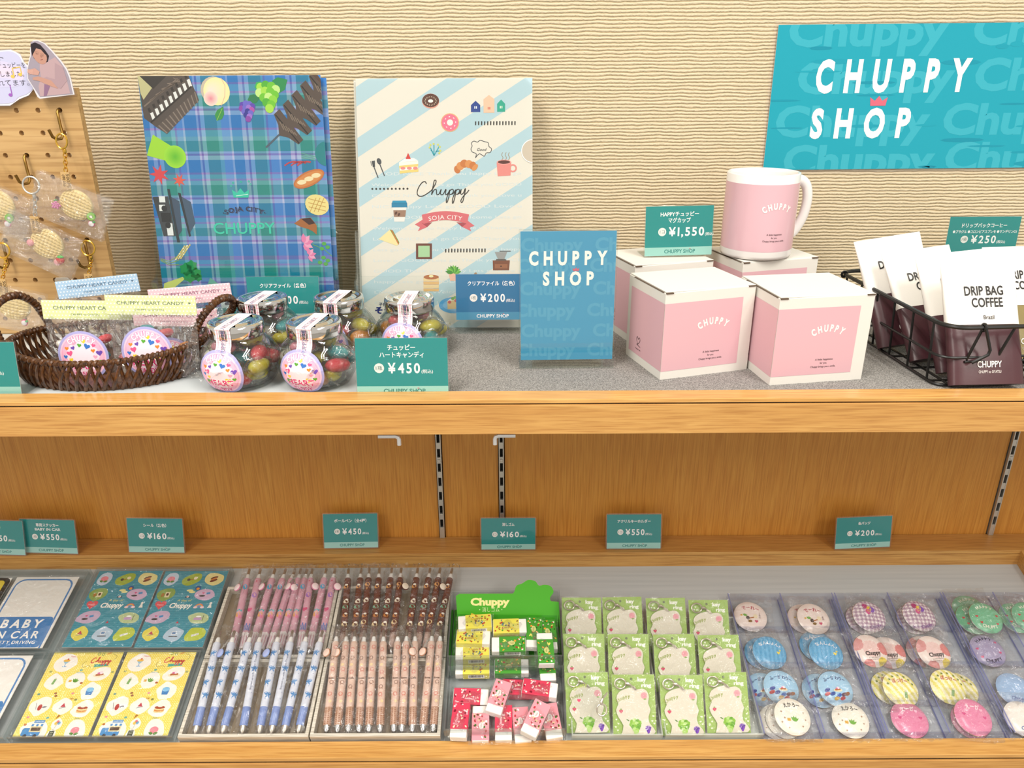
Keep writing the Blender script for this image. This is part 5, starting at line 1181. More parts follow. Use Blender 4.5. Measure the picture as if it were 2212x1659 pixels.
# food icons used on the sheets
def icon(p, k, x, y, s, lv):
    if k == 0: p.ell(x, y, .5 * s, .42 * s, '#ee8c9a', lv); leaf(p, x, y - .5 * s, .6 * s, .3 * s, .3, '#5a8a3c', lv + 1); leaf(p, x, y - .5 * s, .6 * s, .3 * s, 2.8, '#5a8a3c', lv + 1)
    elif k == 1: bar(p, x, y, 1.1 * s, .12 * s, .3, '#b5703a', lv); p.ell(x - .45 * s, y - .05 * s, .2 * s, .22 * s, '#4d4038', lv + 1); p.ell(x + .4 * s, y + .2 * s, .24 * s, .24 * s, '#f3e3c0', lv + 1)
    elif k == 2: p.ell(x, y + .15 * s, .5 * s, .2 * s, '#6e3526', lv, .4); p.ell(x, y - .25 * s, .5 * s, .2 * s, '#7d3f2a', lv, .4); p.ell(x, y, .4 * s, .12 * s, '#d98b46', lv + 1, .4)
    elif k == 3: p.rect(x - .1 * s, y - .45 * s, x + .5 * s, y + .35 * s, '#e8d9b0', lv); p.ell(x + .2 * s, y, .16 * s, .22 * s, '#5d3b2c', lv + 1); p.ell(x - .4 * s, y - .1 * s, .2 * s, .3 * s, '#b0793a', lv)
    elif k == 4: p.ell(x, y, .5 * s, .2 * s, '#394a5e', lv); p.ell(x, y + .1 * s, .22 * s, .22 * s, '#f6f2e8', lv + 1); p.ell(x, y + .1 * s, .1 * s, .1 * s, '#d94a3a', lv + 2)
    elif k == 5: p.ell(x - .35 * s, y - .25 * s, .4 * s, .14 * s, '#3c3232', lv); bar(p, x + .35 * s, y + .15 * s, .5 * s, .3 * s, .2, '#4f93c9', lv); p.heart(x - .3 * s, y + .2 * s, .16 * s, '#d95a8a', lv)
    elif k == 6: p.rrect(x - .55 * s, y - .3 * s, x + .45 * s, y + .05 * s, .1 * s, '#c9a3cf', lv); p.line([(x + .6 * s, y - .45 * s), (x + .6 * s, y + .4 * s)], .06 * s, '#4a4a4a', lv); p.ell(x, y + .2 * s, .35 * s, .12 * s, '#ffffff', lv)
    elif k == 7: bar(p, x, y - .3 * s, 1.1 * s, .1 * s, 0, '#3c3232', lv); p.rect(x - .3 * s, y - .1 * s, x + .3 * s, y + .4 * s, '#e6e9ee', lv); p.rect(x - .22 * s, y, x + .22 * s, y + .3 * s, '#6f93bd', lv + 1)
    elif k == 8: bar(p, x, y - .1 * s, .9 * s, .26 * s, .35, '#fbfbf6', lv); [bar(p, x + (i - 2) * .16 * s, y - .1 * s + (i - 2) * .055 * s, .04 * s, .2 * s, .35, '#3c3232', lv + 1) for i in range(5)]
    elif k == 9: p.poly([(x - .4 * s, y + .25 * s), (x + .4 * s, y + .25 * s), (x + .12 * s, y - .1 * s), (x - .12 * s, y - .1 * s)], '#9cc7de', lv); p.ell(x, y + .32 * s, .42 * s, .18 * s, '#f0b84a', lv + 1); bar(p, x, y - .3 * s, .08 * s, .4 * s, 0, '#79aee0', lv); bar(p, x, y - .5 * s, .5 * s, .08 * s, 0, '#79aee0', lv); p.ell(x + .1 * s, y + .52 * s, .1 * s, .1 * s, '#c93a3a', lv + 2)
    elif k == 10: p.ell(x, y - .2 * s, .75 * s, .26 * s, '#f0e4c0', lv); bar(p, x, y - .1 * s, .95 * s, .26 * s, .1, '#b86a3a', lv + 1); p.ell(x + .1 * s, y + .18 * s, .26 * s, .2 * s, '#f6dfe6', lv + 2); p.ell(x - .15 * s, y + .1 * s, .18 * s, .12 * s, '#d96aa0', lv + 3)
    elif k == 11: bar(p, x, y, .3 * s, .75 * s, -.2, '#7fae62', lv); bar(p, x + .06 * s, y + .42 * s, .2 * s, .2 * s, -.2, '#d9d4b8', lv + 1)
    elif k == 12: [leaf(p, x, y - .2 * s, .6 * s, .22 * s, .6 + i * .5, '#6fae3c', lv) for i in range(4)]; p.rect(x - .75 * s, y - .15 * s, x - .4 * s, y + .15 * s, '#e0b050', lv)
    elif k == 13: p.poly([(x - .4 * s, y - .5 * s), (x + .3 * s, y - .5 * s), (x + .4 * s, y + .05 * s), (x - .5 * s, y + .05 * s)], '#3f82c4', lv); p.ell(x - .05 * s, y + .2 * s, .45 * s, .3 * s, '#7fc0ea', lv + 1)
    elif k == 14: p.ell(x, y - .15 * s, .25 * s, .4 * s, '#b83a34', lv); bar(p, x - .5 * s, y, .06 * s, .9 * s, .3, '#8d8d92', lv); p.ell(x + .55 * s, y - .1 * s, .28 * s, .12 * s, '#8d8d92', lv, .2)
    elif k == 15: p.poly([(x, y + .4 * s), (x + .3 * s, y - .1 * s), (x - .3 * s, y - .1 * s)], '#c2384a', lv); bar(p, x, y - .2 * s, .8 * s, .08 * s, .2, '#8d8d92', lv)
    elif k == 16: [p.ell(x, y - .35 * s + i * .16 * s, .62 * s, .2 * s, ['#f2cf8e', '#d98b3c', '#f5dca0', '#a8431f'][i], lv + i) for i in range(4)]; p.ell(x, y + .28 * s, .3 * s, .12 * s, '#fbf3e4', lv + 5)
    elif k == 17:
        p.rrect(x - 1.0 * s, y - .55 * s, x + .6 * s, y + .15 * s, .15 * s, '#4f93cf', lv); p.rect(x - .4 * s, y - .2 * s, x + .6 * s, y + .45 * s, '#e9d9a8', lv + 1); p.rect(x - .3 * s, y - .1 * s, x + .5 * s, y + .2 * s, '#5a4636', lv + 2)
        [p.rect(x - .4 * s + i * .2 * s, y + .3 * s, x - .2 * s + i * .2 * s, y + .5 * s, ['#4f93cf', '#f4f4f0'][i % 2], lv + 3) for i in range(5)]; p.rect(x - .3 * s, y + .6 * s, x + .6 * s, y + .85 * s, '#4f93cf', lv + 2); p.text('CHUPPY CAFE', x + .15 * s, y + .66 * s, .11 * s, '#ffffff', lv + 3, w=.75 * s)
        [p.ell(x + q * s, y - .55 * s, .16 * s, .16 * s, '#3a3a44', lv + 2) for q in (-.6, .25)]
    elif k == 18: [p.ell(x + a * s, y + b * s, .18 * s, .2 * s, c, lv) for a, b, c in ((0, .3, '#e87a8a'), (.2, .15, '#6fb2dc'), (-.15, .12, '#f0c84a'))]; p.line([(x, y), (x - .1 * s, y - .5 * s)], .03 * s, '#6a5a4a', lv)
    elif k == 19: p.rect(x - .3 * s, y - .5 * s, x + .3 * s, y + .5 * s, '#33402f', lv); [p.line([(x - .2 * s, y + .3 * s - i * .2 * s), (x + .2 * s, y + .3 * s - i * .2 * s)], .04 * s, '#dcd8b8', lv + 1) for i in range(4)]
def blob(p, x, y, rx, ry, col, lv, rot=0, seed=0):
    rg = random.Random(seed); P = []
    for i in range(10): q = 2 * pi * i / 10; k = 1 + rg.uniform(-.12, .12); a, b = rx * k * cos(q), ry * k * sin(q); P.append((x + a * cos(rot) - b * sin(rot), y + a * sin(rot) + b * cos(rot)))
    P = spline(P + [P[0]], 3)[:-1]; p.poly(P, col, lv)
def sheet_thing(x, y, W, H, face, lab, z=1.35, group=None, name='sticker_sheet', rz=0, n=1):
    t = tray_thing(name, lab, 'sticker', x, y, z, rz=rz, group=group)
    MB().box(W / 2, H / 2, -.04, W, H, .1).build('backing', PAPER, t); face.build(t, T(0, 0, .02), name='printed_face', mat=INKG)
    sh = crinkle_sheet(W + .5, H + .3, 16, 20, .035, int(abs(x * 7 + y)) + n, puff=.12); sh.v = [v + Vector((-.25, -.1, .22)) for v in sh.v]; sh.build('film_sleeve', FILM, t, smooth=True, sharp=0); return t
def blue_face(W, H):
    p = Pr(clip=(0, 0, W, H)); p.rect(0, 0, W, H, '#3d8ea3', 0)
    for i in range(int(H / .3)): p.rect(0, i * .3, W, i * .3 + .13, '#4a9cae', 1)
    B = [(1.35, 11.7, 1.0, 1.25, '#c9d8ea', 0), (4.6, 11.6, 1.55, 1.0, '#a7b944', 1), (7.9, 11.7, 1.35, 1.2, '#ede09a', 2), (1.5, 8.9, 1.45, 1.1, '#8faa58', 3), (7.4, 8.9, 1.6, 1.0, '#d5b5d2', 5), (1.7, 4.9, 1.65, 1.0, '#cbb2ce', 5), (7.6, 4.8, 1.5, .95, '#bfcf9c', 6), (1.6, 2.2, 1.2, 1.2, '#e6da5c', 15), (4.9, 2.1, 1.35, 1.2, '#b9cfe2', 7), (8.0, 2.1, 1.5, 1.15, '#c2cf4c', 8)]
    for i, (x, y, a, b, c, k) in enumerate(B): blob(p, x, y, a, b, c, 2, .3 if i % 2 else -.2, i); icon(p, k, x, y, 1.15, 4)
    icon(p, 4, 4.9, 8.4, .8, 4); icon(p, 15, 4.8, 4.0, .7, 4); p.ell(4.9, 9.6, .5, .2, '#efe9a0', 3); p.ell(5.3, 9.3, .5, .18, '#efe9a0', 3); p.ell(6.0, 10.0, .45, .4, '#2a5796', 3); p.ell(6.0, 9.9, .25, .22, '#e79a3c', 4)
    p.heart(1.3, 7.1, .85, '#e0565e', 4); p.text('Happy', 1.3, 6.95, .3, '#f6c8c8', 5, w=1.0); p.text('A day of', 4.6, 7.65, .36, '#e6e28a', 4, w=2.1, shear=.2); p.text('Chuppy', 4.3, 6.55, .8, '#fdfcf4', 4, w=3.3, bold=.035, shear=.15)
    for r_, c in ((.65, '#e06a60'), (.52, '#e9c24a'), (.4, '#5aa8c4'), (.28, '#9a76c0'), (.16, '#3d8ea3')): p.ell(7.1, 6.6, r_, r_, c, 4 + (.65 - r_), a0=0, a1=180)
    p.ell(6.6, 6.6, .3, .18, '#f4d6da', 6); p.ell(7.6, 6.6, .3, .18, '#f4d6da', 6); p.ell(8.7, 7.3, .2, .2, '#f2efe8', 5); p.poly([(8.4, 6.5), (9.0, 6.5), (8.8, 7.2), (8.6, 7.2)], '#f2efe8', 5)
    return p
def yellow_face(W, H):
    p = Pr(clip=(0, 0, W, H)); p.mb.grid(60, 78, lambda u, v: (u * W, v * H, 0), colfn=lambda u, v: lin('#f1d94e') if (int(u * 60) + int(v * 78)) % 2 else (lin('#f5e27c') if int(u * 60) % 2 else lin('#f7ea9c')))
    yo = H - 12.6
    B = [(2.3, 11.0, 1.5, 1.3, 9), (7.7, 9.3, 1.5, 1.0, 10), (1.9, 8.2, 1.25, 1.15, 11), (4.7, 8.3, 1.2, 1.25, 12), (7.4, 6.8, 1.3, 1.25, 13), (1.7, 4.7, 1.4, 1.25, 14), (4.7, 4.7, 1.25, 1.15, 15), (7.4, 4.3, 1.4, 1.15, 16), (2.4, 1.5, 1.9, 1.3, 17), (5.0, 2.2, .7, .8, 18), (4.8, .8, .6, .8, 19), (7.7, 1.4, 1.4, 1.5, 0)]
    for i, (x, y, a, b, k) in enumerate(B): blob(p, x, y + yo, a, b, '#f8f3ea', 2, .25 if i % 2 else -.15, i + 20); icon(p, k, x, y + yo, 1.1 if k != 17 else 1.5, 4)
    x, y = 6.9, 11.1 + yo
    script_chuppy(p, x - 1.2, y + .75, .0075, '#d8504a', .12, 5); p.poly([(x - .6, y - .75), (x + 1.5, y - .6), (x + 1.35, y - .4), (x + 1.5, y - .2), (x - .6, y - .35), (x - .45, y - .55)], '#4aa594', 4)
    for a, b in ((-.5, 1.25), (0.1, 1.2)): p.ring(x + a, y + b, .14, .22, '#8aa04a', 4, n=12)
    p.line(spline([(x - 1.8, y + .2), (x - 2.2, y - .3), (x - 1.9, y - .8), (x - 1.3, y - .5), (x - .9, y - .8)], 4), .05, '#9a8a50', 4); p.line(spline([(x + 1.5, y + 1.2), (x + 2.1, y + .9), (x + 1.9, y + .3)], 4), .05, '#9a8a50', 4); p.ell(x + .9, y + 1.35, .35, .12, '#e8a93c', 4, .4)
    for a, b, c in ((.8, 9.7, '#a8a860'), (4.9, 9.9, '#6fb0a8'), (5.7, 8.0, '#b5642c'), (2.9, 6.5, '#9a5a2c'), (3.1, 6.15, '#9a5a2c'), (.7, 6.4, '#6f9a8a'), (5.2, 6.5, '#e59a9a'), (6.0, 5.6, '#8a8a4a'), (.8, 3.2, '#e59a9a'), (3.4, 3.1, '#6fb0a8'), (.9, 2.2, '#c4742c'), (9.3, 9.6, '#a8a860')): p.ell(a, b + yo, .2, .15, c, 3); 
    p.poly([(4.6, 3.5 + yo), (5.0, 3.4 + yo), (4.5, 2.9 + yo)], '#b5772c', 4)
    p.text('Happy!', 3.0, 11.9 + yo, .22, '#d86a6a', 5, w=.9, shear=.2); p.text('Thank you', 4.9, 9.45 + yo, .18, '#6a9a8a', 5, w=1.1, shear=.2); p.text('OK!', 5.4, 5.6 + yo, .25, '#a8443c', 5, w=.5); p.text('Hello!', 7.3, 2.9 + yo, .22, '#6a9a8a', 5, w=.75, shear=.2)
    return p
sheet_thing(-63.7, -14.6, 9.8, 13.2, blue_face(9.8, 13.2), 'blue striped sticker sheet next to the box of car stickers', group='blue sticker sheets')
sheet_thing(-53.5, -14.7, 9.7, 13.2, blue_face(9.7, 13.2), 'blue striped sticker sheet next to the pink pens', group='blue sticker sheets', n=2)
sheet_thing(-64.3, -27.45, 9.7, 11.6, yellow_face(9.7, 12.0), 'yellow gingham sticker sheet next to the box of car stickers', group='yellow sticker sheets', n=3)
sheet_thing(-54.1, -27.45, 9.7, 11.6, yellow_face(9.7, 12.0), 'yellow gingham sticker sheet next to the light blue pens', group='yellow sticker sheets', n=4)
def baby_face(W, H):
    p = Pr(clip=(0, 0, W, H)); p.rect(0, 0, W, H, '#efede8', 0); p.rrect(.35, -2, W - .35, H - .35, 1.4, '#4f86c4', 1); p.rrect(.6, -2, W - .6, H - .6, 1.2, '#f2efe9', 2)
    p.rrect(.6, .1, W - .6, H * .42, .5, '#3f7fc0', 3)
    p.text('BABY', W * .5, H * .27, 1.35, '#fbfaf6', 4, w=5.9, bold=.03, sp=1.2); p.text('IN CAR', W * .5, H * .13, 1.15, '#fbfaf6', 4, w=6.6, bold=.02, sp=1.2); p.text('SAFETY DRIVING', W * .5, H * .055, .5, '#fbfaf6', 4, w=6.6, bold=.02, sp=1.1)
    return p
for y, H, lab in ((-14.7, 12.2, 'white and blue BABY IN CAR sticker under the 550 yen price card'), (-27.45, 11.6, 'white and blue BABY IN CAR sticker against the front lip, mostly out of frame')):
    sheet_thing(-75.9 if y > -20 else -76.6, y, 9.5, H, baby_face(9.5, H), lab, group='car stickers', name='car_sticker', n=int(-y))
p = Pr(clip=(0, 0, 9, 12)); p.rrect(0, 0, 9, 12, .9, '#1d1c1c', 0); p.rrect(.5, 7.2, 8.3, 11.5, .6, '#ecd23c', 1); p.text('DRIVER', 4.5, 5.6, 1.2, '#f6f4ec', 2, w=7.6, bold=.03)
sheet_thing(-85.6, -14.6, 9, 12, p, 'black and yellow DRIVER sticker cut by the frame edge', group='car stickers', name='car_sticker', n=9)

# ------------------------------------------------------------------ pens
PT = [(-43.0, -27.75, -26.3, -16.7, 'whitewashed wooden tray holding the light blue pens'), (-43.0, -16.5, -26.3, -4.6, 'whitewashed wooden tray holding the pink pens'),
      (-26.1, -27.75, -9.4, -16.7, 'whitewashed wooden tray holding the beige pens'), (-26.1, -16.5, -9.4, -4.6, 'whitewashed wooden tray holding the brown pens')]
for x0, y0, x1, y1, lab in PT:
    t = tray_thing('pen_tray', lab, 'tray', x0, y0, group='whitewashed pen trays'); open_box(mb := MB(), 0, 0, x1 - x0, y1 - y0, 1.55, .45, fl=.3); mb.build('frame', WHITEWOOD, t, bevel=.04); MB().box((x1 - x0) / 2, (y1 - y0) / 2, .35, x1 - x0 - 1, y1 - y0 - 1, .06).build('tray_floor', bumped(pmat('brown_floor', '#8a7c68', .8), 300, .3, .0005), t)  # darker brown sheet over the inner floor of each tray
PEN = {'pink': dict(bg='#e2aabd', low='#f1e6e9', alt='#d98aa6'), 'brown': dict(bg='#6e3a2c', low='#dcbcae', alt='#5b2d22'), 'light blue': dict(bg='#dde3f2', low='#7f97d2', alt='#8fa4d8'), 'beige': dict(bg='#e3c3b2', low='#c79f86', alt='#b8876c')}
PR_ = .53
def pen_print(kind, var):
    p = Pr(); rg = random.Random(var * 13 + len(kind))
    if kind == 'pink':
        for i in range(5): p.line([(-.7 + i * .35, 1.5), (-.7 + i * .35, 3.2)], .06, '#d05a8c', 2)
        for i in range(4): p.line([(-.8, 1.7 + i * .4), (.8, 1.7 + i * .4)], .06, '#d05a8c' if i % 2 else '#9aa6b8', 2)
        for i in range(5): p.ell(-.6 + i * .3, 3.3 + .12 * (i % 2), .26, .26, '#fbf3f4', 3)
        if var == 0: p.crown(0, 6.9, .7, '#49b0bc', 3); p.ell(-.05, 6.4, .35, .4, '#f0b070', 3); p.ell(.25, 6.1, .25, .3, '#f08ab0', 4); p.ell(.1, 11.0, .32, .42, '#52b0d8', 3); p.line([(.1, 10.6), (.0, 9.9)], .03, '#8a6a7a', 3); p.star(.35, 5.0, .14, '#ffffff', 3); p.star(-.3, 4.6, .14, '#ffffff', 3)
        else: p.ell(.1, 9.6, .34, .42, '#b07ac8', 3); p.heart(-.1, 7.2, .4, '#e05a8a', 3); p.star(0, 12, .18, '#d8607a', 3); [p.rect(-.35 + i * .22, 3.9, -.2 + i * .22, 4.7 + .3 * (i % 2), '#5a7fc8', 4) for i in range(4)]; p.star(.2, 5.9, .16, '#ffffff', 3)
    elif kind == 'brown':
        for y, c, r_ in ((4.6, '#efd9a2', .42), (5.9, '#c9833e', .36), (8.2, '#f1e6cc', .38), (11.0, '#e8a860', .38)):
            x = rg.uniform(-.15, .15); y += rg.uniform(-.3, .3) + (.4 if var else 0); p.ell(x, y, r_, r_ * .8, c, 3); p.poly([(x - .28, y - .1), (x + .28, y - .1), (x, y - 1.0)], '#dba05c', 2.5) if int(y) % 2 else p.ell(x + .1, y + .3, r_ * .6, r_ * .4, '#fbf4e6', 4)
        if var == 0: p.ell(0, 7.6, .45, .3, '#7fbf9a', 3); bar(p, 0, 7.2, .9, .1, 0, '#f7efe2', 4)
        p.text('CHUPPY' if var == 0 else 'SWEETS', 0, 3.15, .3, '#e8cdbf', 4, w=1.15, bold=.02); [p.ell(rg.uniform(-.4, .4), 1.5 + i * .35, .04, .04, '#7a4a3a', 3, n=6) for i in range(4)]
    elif kind == 'light blue':
        for y, x in ((5.2, .3), (6.9, -.15), (8.8, .2), (11.0, -.1)):
            if var and y < 8: continue
            for sx in (-1, 1): leaf(p, x, y, .55, .4, (0.45 if sx > 0 else pi - .45), '#4f90cf', 3); leaf(p, x, y, .6, .16, (-1.0 if sx > 0 else -2.1), '#4f90cf', 3)
        for i in range(9): p.star(rg.uniform(-.45, .45), 4.6 + i * .85, .1, '#8a94b8', 2.5, 4, .3)
        if var: p.text('Started up with Ribbon Chuppy', .25, 8.3, .2, '#35406a', 3, rot=pi / 2, w=5.0)
    else:
        for i in range(9):
            for j in range(4): p.rect(-.72 + j * .38, 1.3 + i * .24 + .12 * (j % 2) * 0, -.53 + j * .38, 1.42 + i * .24, '#a5745a', 3)
        for y, c in ((5.0, '#d9655a'), (6.4, '#7a4a3a'), (8.2, '#d8706a'), (10.2, '#6a443a'), (11.6, '#d8706a')):
            x = rg.uniform(-.15, .15); y += rg.uniform(-.4, .4); p.ring(x, y, .2, .26, c, 3, n=10); p.line([(x - .2, y - .3), (x + .25, y - .3)], .05, c, 3)
        p.text('Cafe' if var else 'Room', 0, 7.2, .26, '#5a352a', 4, w=.75, bold=.02); p.ell(-.1, 9.2, .24, .2, '#f3d8a8', 3); p.ell(.15, 4.2, .2, .2, '#f3d8a8', 3)
    p.warp(lambda u, v, w_: ((PR_ + .012 + w_) * sin(u / PR_), v, (PR_ + .012 + w_) * cos(u / PR_))); return p
YM = Matrix(((1, 0, 0, 0), (0, 0, 1, 0), (0, -1, 0, 0), (0, 0, 0, 1)))   # lathe axis z -> y
def make_pen(kind, var, charm):
    c = PEN[kind]; t = thing('ballpoint_pen', 'x', 'pen', M=IDM)
    MB().lathe([(0, 0), (.13, 0), (.2, .3), (.42, .55), (.47, 1.2)], 14).build('tip', CHROME if kind != 'light blue' else NICKEL, t, M=YM, smooth=True)
    lo = 3.2 if kind in ('brown', 'pink') else (3.6 if kind == 'light blue' else 3.5)
    MB().lathe([(.46, 1.2), (PR_, 1.3), (PR_, lo), (PR_, 8), (PR_, 12.4), (.46, 12.6), (0.2, 12.62)], 16, col=[lin(c['low']), lin(c['low']), lin(c['bg']), lin(c['bg']), lin(c['bg']), lin(c['bg'])]).build('barrel', INKG, t, M=YM, smooth=True)
    MB().lathe([(.34, 12.6), (.34, 12.9), (.24, 13.4), (.18, 13.4)], 12).build('collar', WHITEP, t, M=YM, smooth=True)
    MB().lathe([(.2, 13.3), (.21, 14.3), (.17, 14.45), (0, 14.45)], 12).build('clicker', NICKEL, t, M=YM, smooth=True)
    pen_print(kind, var).build(t, IDM, mat=INKG)
    if charm:
        sx = charm; mb = MB(); chain(mb, (sx * .35, 12.9, .35), (sx * .95, 11.6, .55), 4, .12, .04); ch_ = mb.build('charm_chain', STEEL, t, smooth=True); ch_['kind'] = 'stuff'
        q = T(sx * 1.0, 10.9, .62) @ R(sx * .5, 'Y'); mb = MB(); mb.lathe([(0, .1), (.52, .1), (.6, .04), (.6, -.06), (0, -.06)], 20, col=[lin({'pink': '#f4dfe2', 'brown': '#e9dccb', 'light blue': '#a9b4e0', 'beige': '#e9cdbf'}[kind]), lin(c['alt']), lin(c['alt']), lin(c['alt'])]); mb.build('round_charm', INKG, t, M=q, smooth=True)
    # cellophane sleeve, flat tube frilled at both ends
    for k_, (z_, nm) in enumerate(((.68, 'sleeve_front'),)):
        rg = random.Random(hash((len(kind), var)) % 97); mb = MB()
        def fn(u, v):
            x = (u - .5) * 2.15; y = -.15 + v * 15.3; e = max(0, (v - .86) / .14) + max(0, (.05 - v) / .05) * .7
            return (x + rg.uniform(-.05, .05) + .34 * e * rg.uniform(-1, 1), y + rg.uniform(-.08, .08), .60 * math.sqrt(max(0, 1 - (x / 1.12) ** 2)) * (1 - .75 * min(1, e * .8)) + .06 + rg.uniform(-.04, .04) + .4 * e * rg.uniform(-1, 1))
        mb.grid(9, 34, fn); mb.build(nm, FILM2, t, smooth=True, sharp=0)
    return t
def zs4(ox, oy, sc, lst, y1, sc2=None): return [((ox + a / sc, oy + b / sc), (ox + c / sc, oy + d / sc)) for a, b, c, d in lst]
pink = zs4(460, 1220, 4.096, [(285, 160, 155, 745), (378, 180, 250, 745), (515, 160, 340, 745), (600, 200, 430, 745), (680, 215, 510, 745), (760, 110, 590, 745), (800, 170, 665, 745), (858, 125, 762, 745), (980, 145, 850, 745), (1050, 180, 945, 745)], 0)
brown = zs4(460, 1220, 4.096, [(1180, 140, 1135, 725), (1290, 165, 1228, 725), (1368, 130, 1312, 725), (1455, 150, 1405, 725), (1568, 140, 1492, 725), (1652, 150, 1582, 725), (1800, 140, 1718, 725), (1912, 140, 1815, 725), (2002, 140, 1895, 725), (2110, 130, 1980, 725)], 0)
blue = zs4(380, 1380, 3.687, [(315, 90, 145, 785), (428, 88, 250, 785), (562, 88, 362, 785), (648, 90, 520, 785), (792, 82, 655, 785), (895, 100, 752, 785), (1008, 110, 850, 785), (1132, 88, 965, 785)], 0)
beige = zs4(380, 1380, 3.687, [(1262, 130, 1192, 785), (1345, 110, 1280, 785), (1412, 120, 1368, 785), (1492, 80, 1452, 785), (1568, 120, 1530, 785), (1648, 90, 1622, 785), (1762, 75, 1732, 775), (1830, 110, 1795, 785), (1900, 85, 1880, 785), (2028, 95, 1960, 785), (2096, 95, 2045, 785)], 0)
CH = {'pink': {0: -1, 2: -1, 4: 1, 5: -1, 7: 1, 9: 1}, 'brown': {5: 1, 8: 1}, 'light blue': {1: -1, 4: -1}, 'beige': {0: -1, 1: -1, 7: 1, 9: -1}}
protos = {}
for kind, lst, ref in (('pink', pink, 'the blue sticker sheets'), ('brown', brown, 'the pink pens'), ('light blue', blue, 'the yellow sticker sheets'), ('beige', beige, 'the light blue pens')):
    upper = kind in ('pink', 'brown')
    for i, (tp, bt) in enumerate(lst):
        h1 = 2.35 if not upper else 1.9; h0 = 1.0; rg = random.Random(i * 5 + len(kind))
        a = on_tray(*tp, h1); 
        if upper: b = on_tray(*bt, 1.1); dirv = (a - b).normalized(); tip = a - dirv * 14.4
        else: b = on_tray(*bt, h0); dirv = (a - b).normalized(); tip = b
        if tip.z < .75: tip.z = .75; dirv = (a - tip).normalized()
        if tip.y < -27.3: tip.y = -27.3
        if upper and tip.y < -16.0: tip.y = max(tip.y, -16.0)
        yv = dirv; xv = yv.cross(Vector((0, 0, 1))).normalized(); zv = xv.cross(yv)
        Mp = Matrix(((xv.x, yv.x, zv.x, tip.x), (xv.y, yv.y, zv.y, tip.y), (xv.z, yv.z, zv.z, tip.z), (0, 0, 0, 1)))
        var = (i * 7 + len(kind)) % 3 == 1; ch_ = CH[kind].get(i, 0)
        if kind == 'light blue': var = i in (3, 5)
        if kind == 'brown': var = i in (2, 5, 8)
        if kind == 'pink': var = i in (1, 7, 9)
        key = (kind, var, ch_); roll = rg.uniform(-.35, .35)
        lab = '%s ballpoint pen in a film sleeve, %s counted from %s' % (kind, ORD[i], ref)
        grp = '%s pens in their tray' % kind
        if key not in protos: protos[key] = make_pen(kind, int(var), ch_); o = protos[key]; o.matrix_world = cmM(TM @ Mp); tag(o, lab, 'pen', grp)
        else: dup(protos[key], TM @ Mp, lab, grp)

# ------------------------------------------------------------------ eraser boxes
t = tray_thing('eraser_box', 'clear acrylic box of yellow and green erasers with a green header', 'box', -8.9, -18.9, group='clear eraser boxes')
mb = MB(); vs_ = open_box(mb, 0, 0, 15.6, 10.6, 5.4, .22); mb.build('shell', ACB, t, bevel=.04)
MB().box(7.8, 5.2, .8, 15.0, 9.8, 1.2).build('green_liner', pmat('green_liner', '#3f9a2c', .5), t)
t2 = tray_thing('eraser_box', 'clear acrylic box of red and pink erasers against the front lip', 'box', -8.9, -27.75, group='clear eraser boxes')
mb = MB(); open_box(mb, 0, 0, 15.6, 9.0, 3.0, .22); mb.build('shell', ACB, t2, bevel=.04)
hd = tray_thing('header_card', 'green header card reading Chuppy above the erasers', 'sign', -8.2, -12.2, 2.1, rx=-45)
out = [(.3, 0), (14.6, 0), (14.75, 3.5)] + spline([(13.6, 3.6), (13.5, 4.1), (14.0, 4.9), (13.6, 5.7), (12.7, 5.9), (11.9, 5.8), (11.4, 6.4), (10.4, 6.6), (9.5, 6.1), (8.7, 5.8), (8.4, 5.0)], 4) + [(8.2, 4.7), (.5, 4.7), (0, 4.4)]
MB().prism(out, -.05, .05).build('card', pmat('header_green', '#4fa52e', .35), hd, M=FRONT)
p = Pr(); p.poly(out, '#4fae2c', 0); p.poly([(.3, .1), (14.5, .1), (14.5, 1.6), (.2, 1.9)], '#3f9a26', .5)
p.text('Chuppy', 4.9, 3.1, .95, '#f2ecA0', 3, w=5.6, bold=.05); p.text('・消しゴム・', 5.0, 2.2, .5, '#dfeeb0', 3, w=3.3, bold=.0)
bar(p, 3.2, .75, 1.2, .35, -.7, '#4a9ad8', 3); bar(p, 2.4, 1.75, .5, .35, -.3, '#f0c84a', 3); p.line(spline([(3.6, .5), (4.4, .8), (4.7, .5), (4.3, .35), (4.5, .8), (5.4, 1.1)], 4), .05, '#25401c', 3)
p.build(hd, T(0, -.06, 0) @ FRONT, name='printed_face', mat=INKG)
ER = {'yellow': ('#e6dc5a', '#4a8a30'), 'green': ('#4a9a34', '#e8e4a0'), 'red': ('#d23c58', '#f3c8cf'), 'pink': ('#ee9aa6', '#b23a4a')}
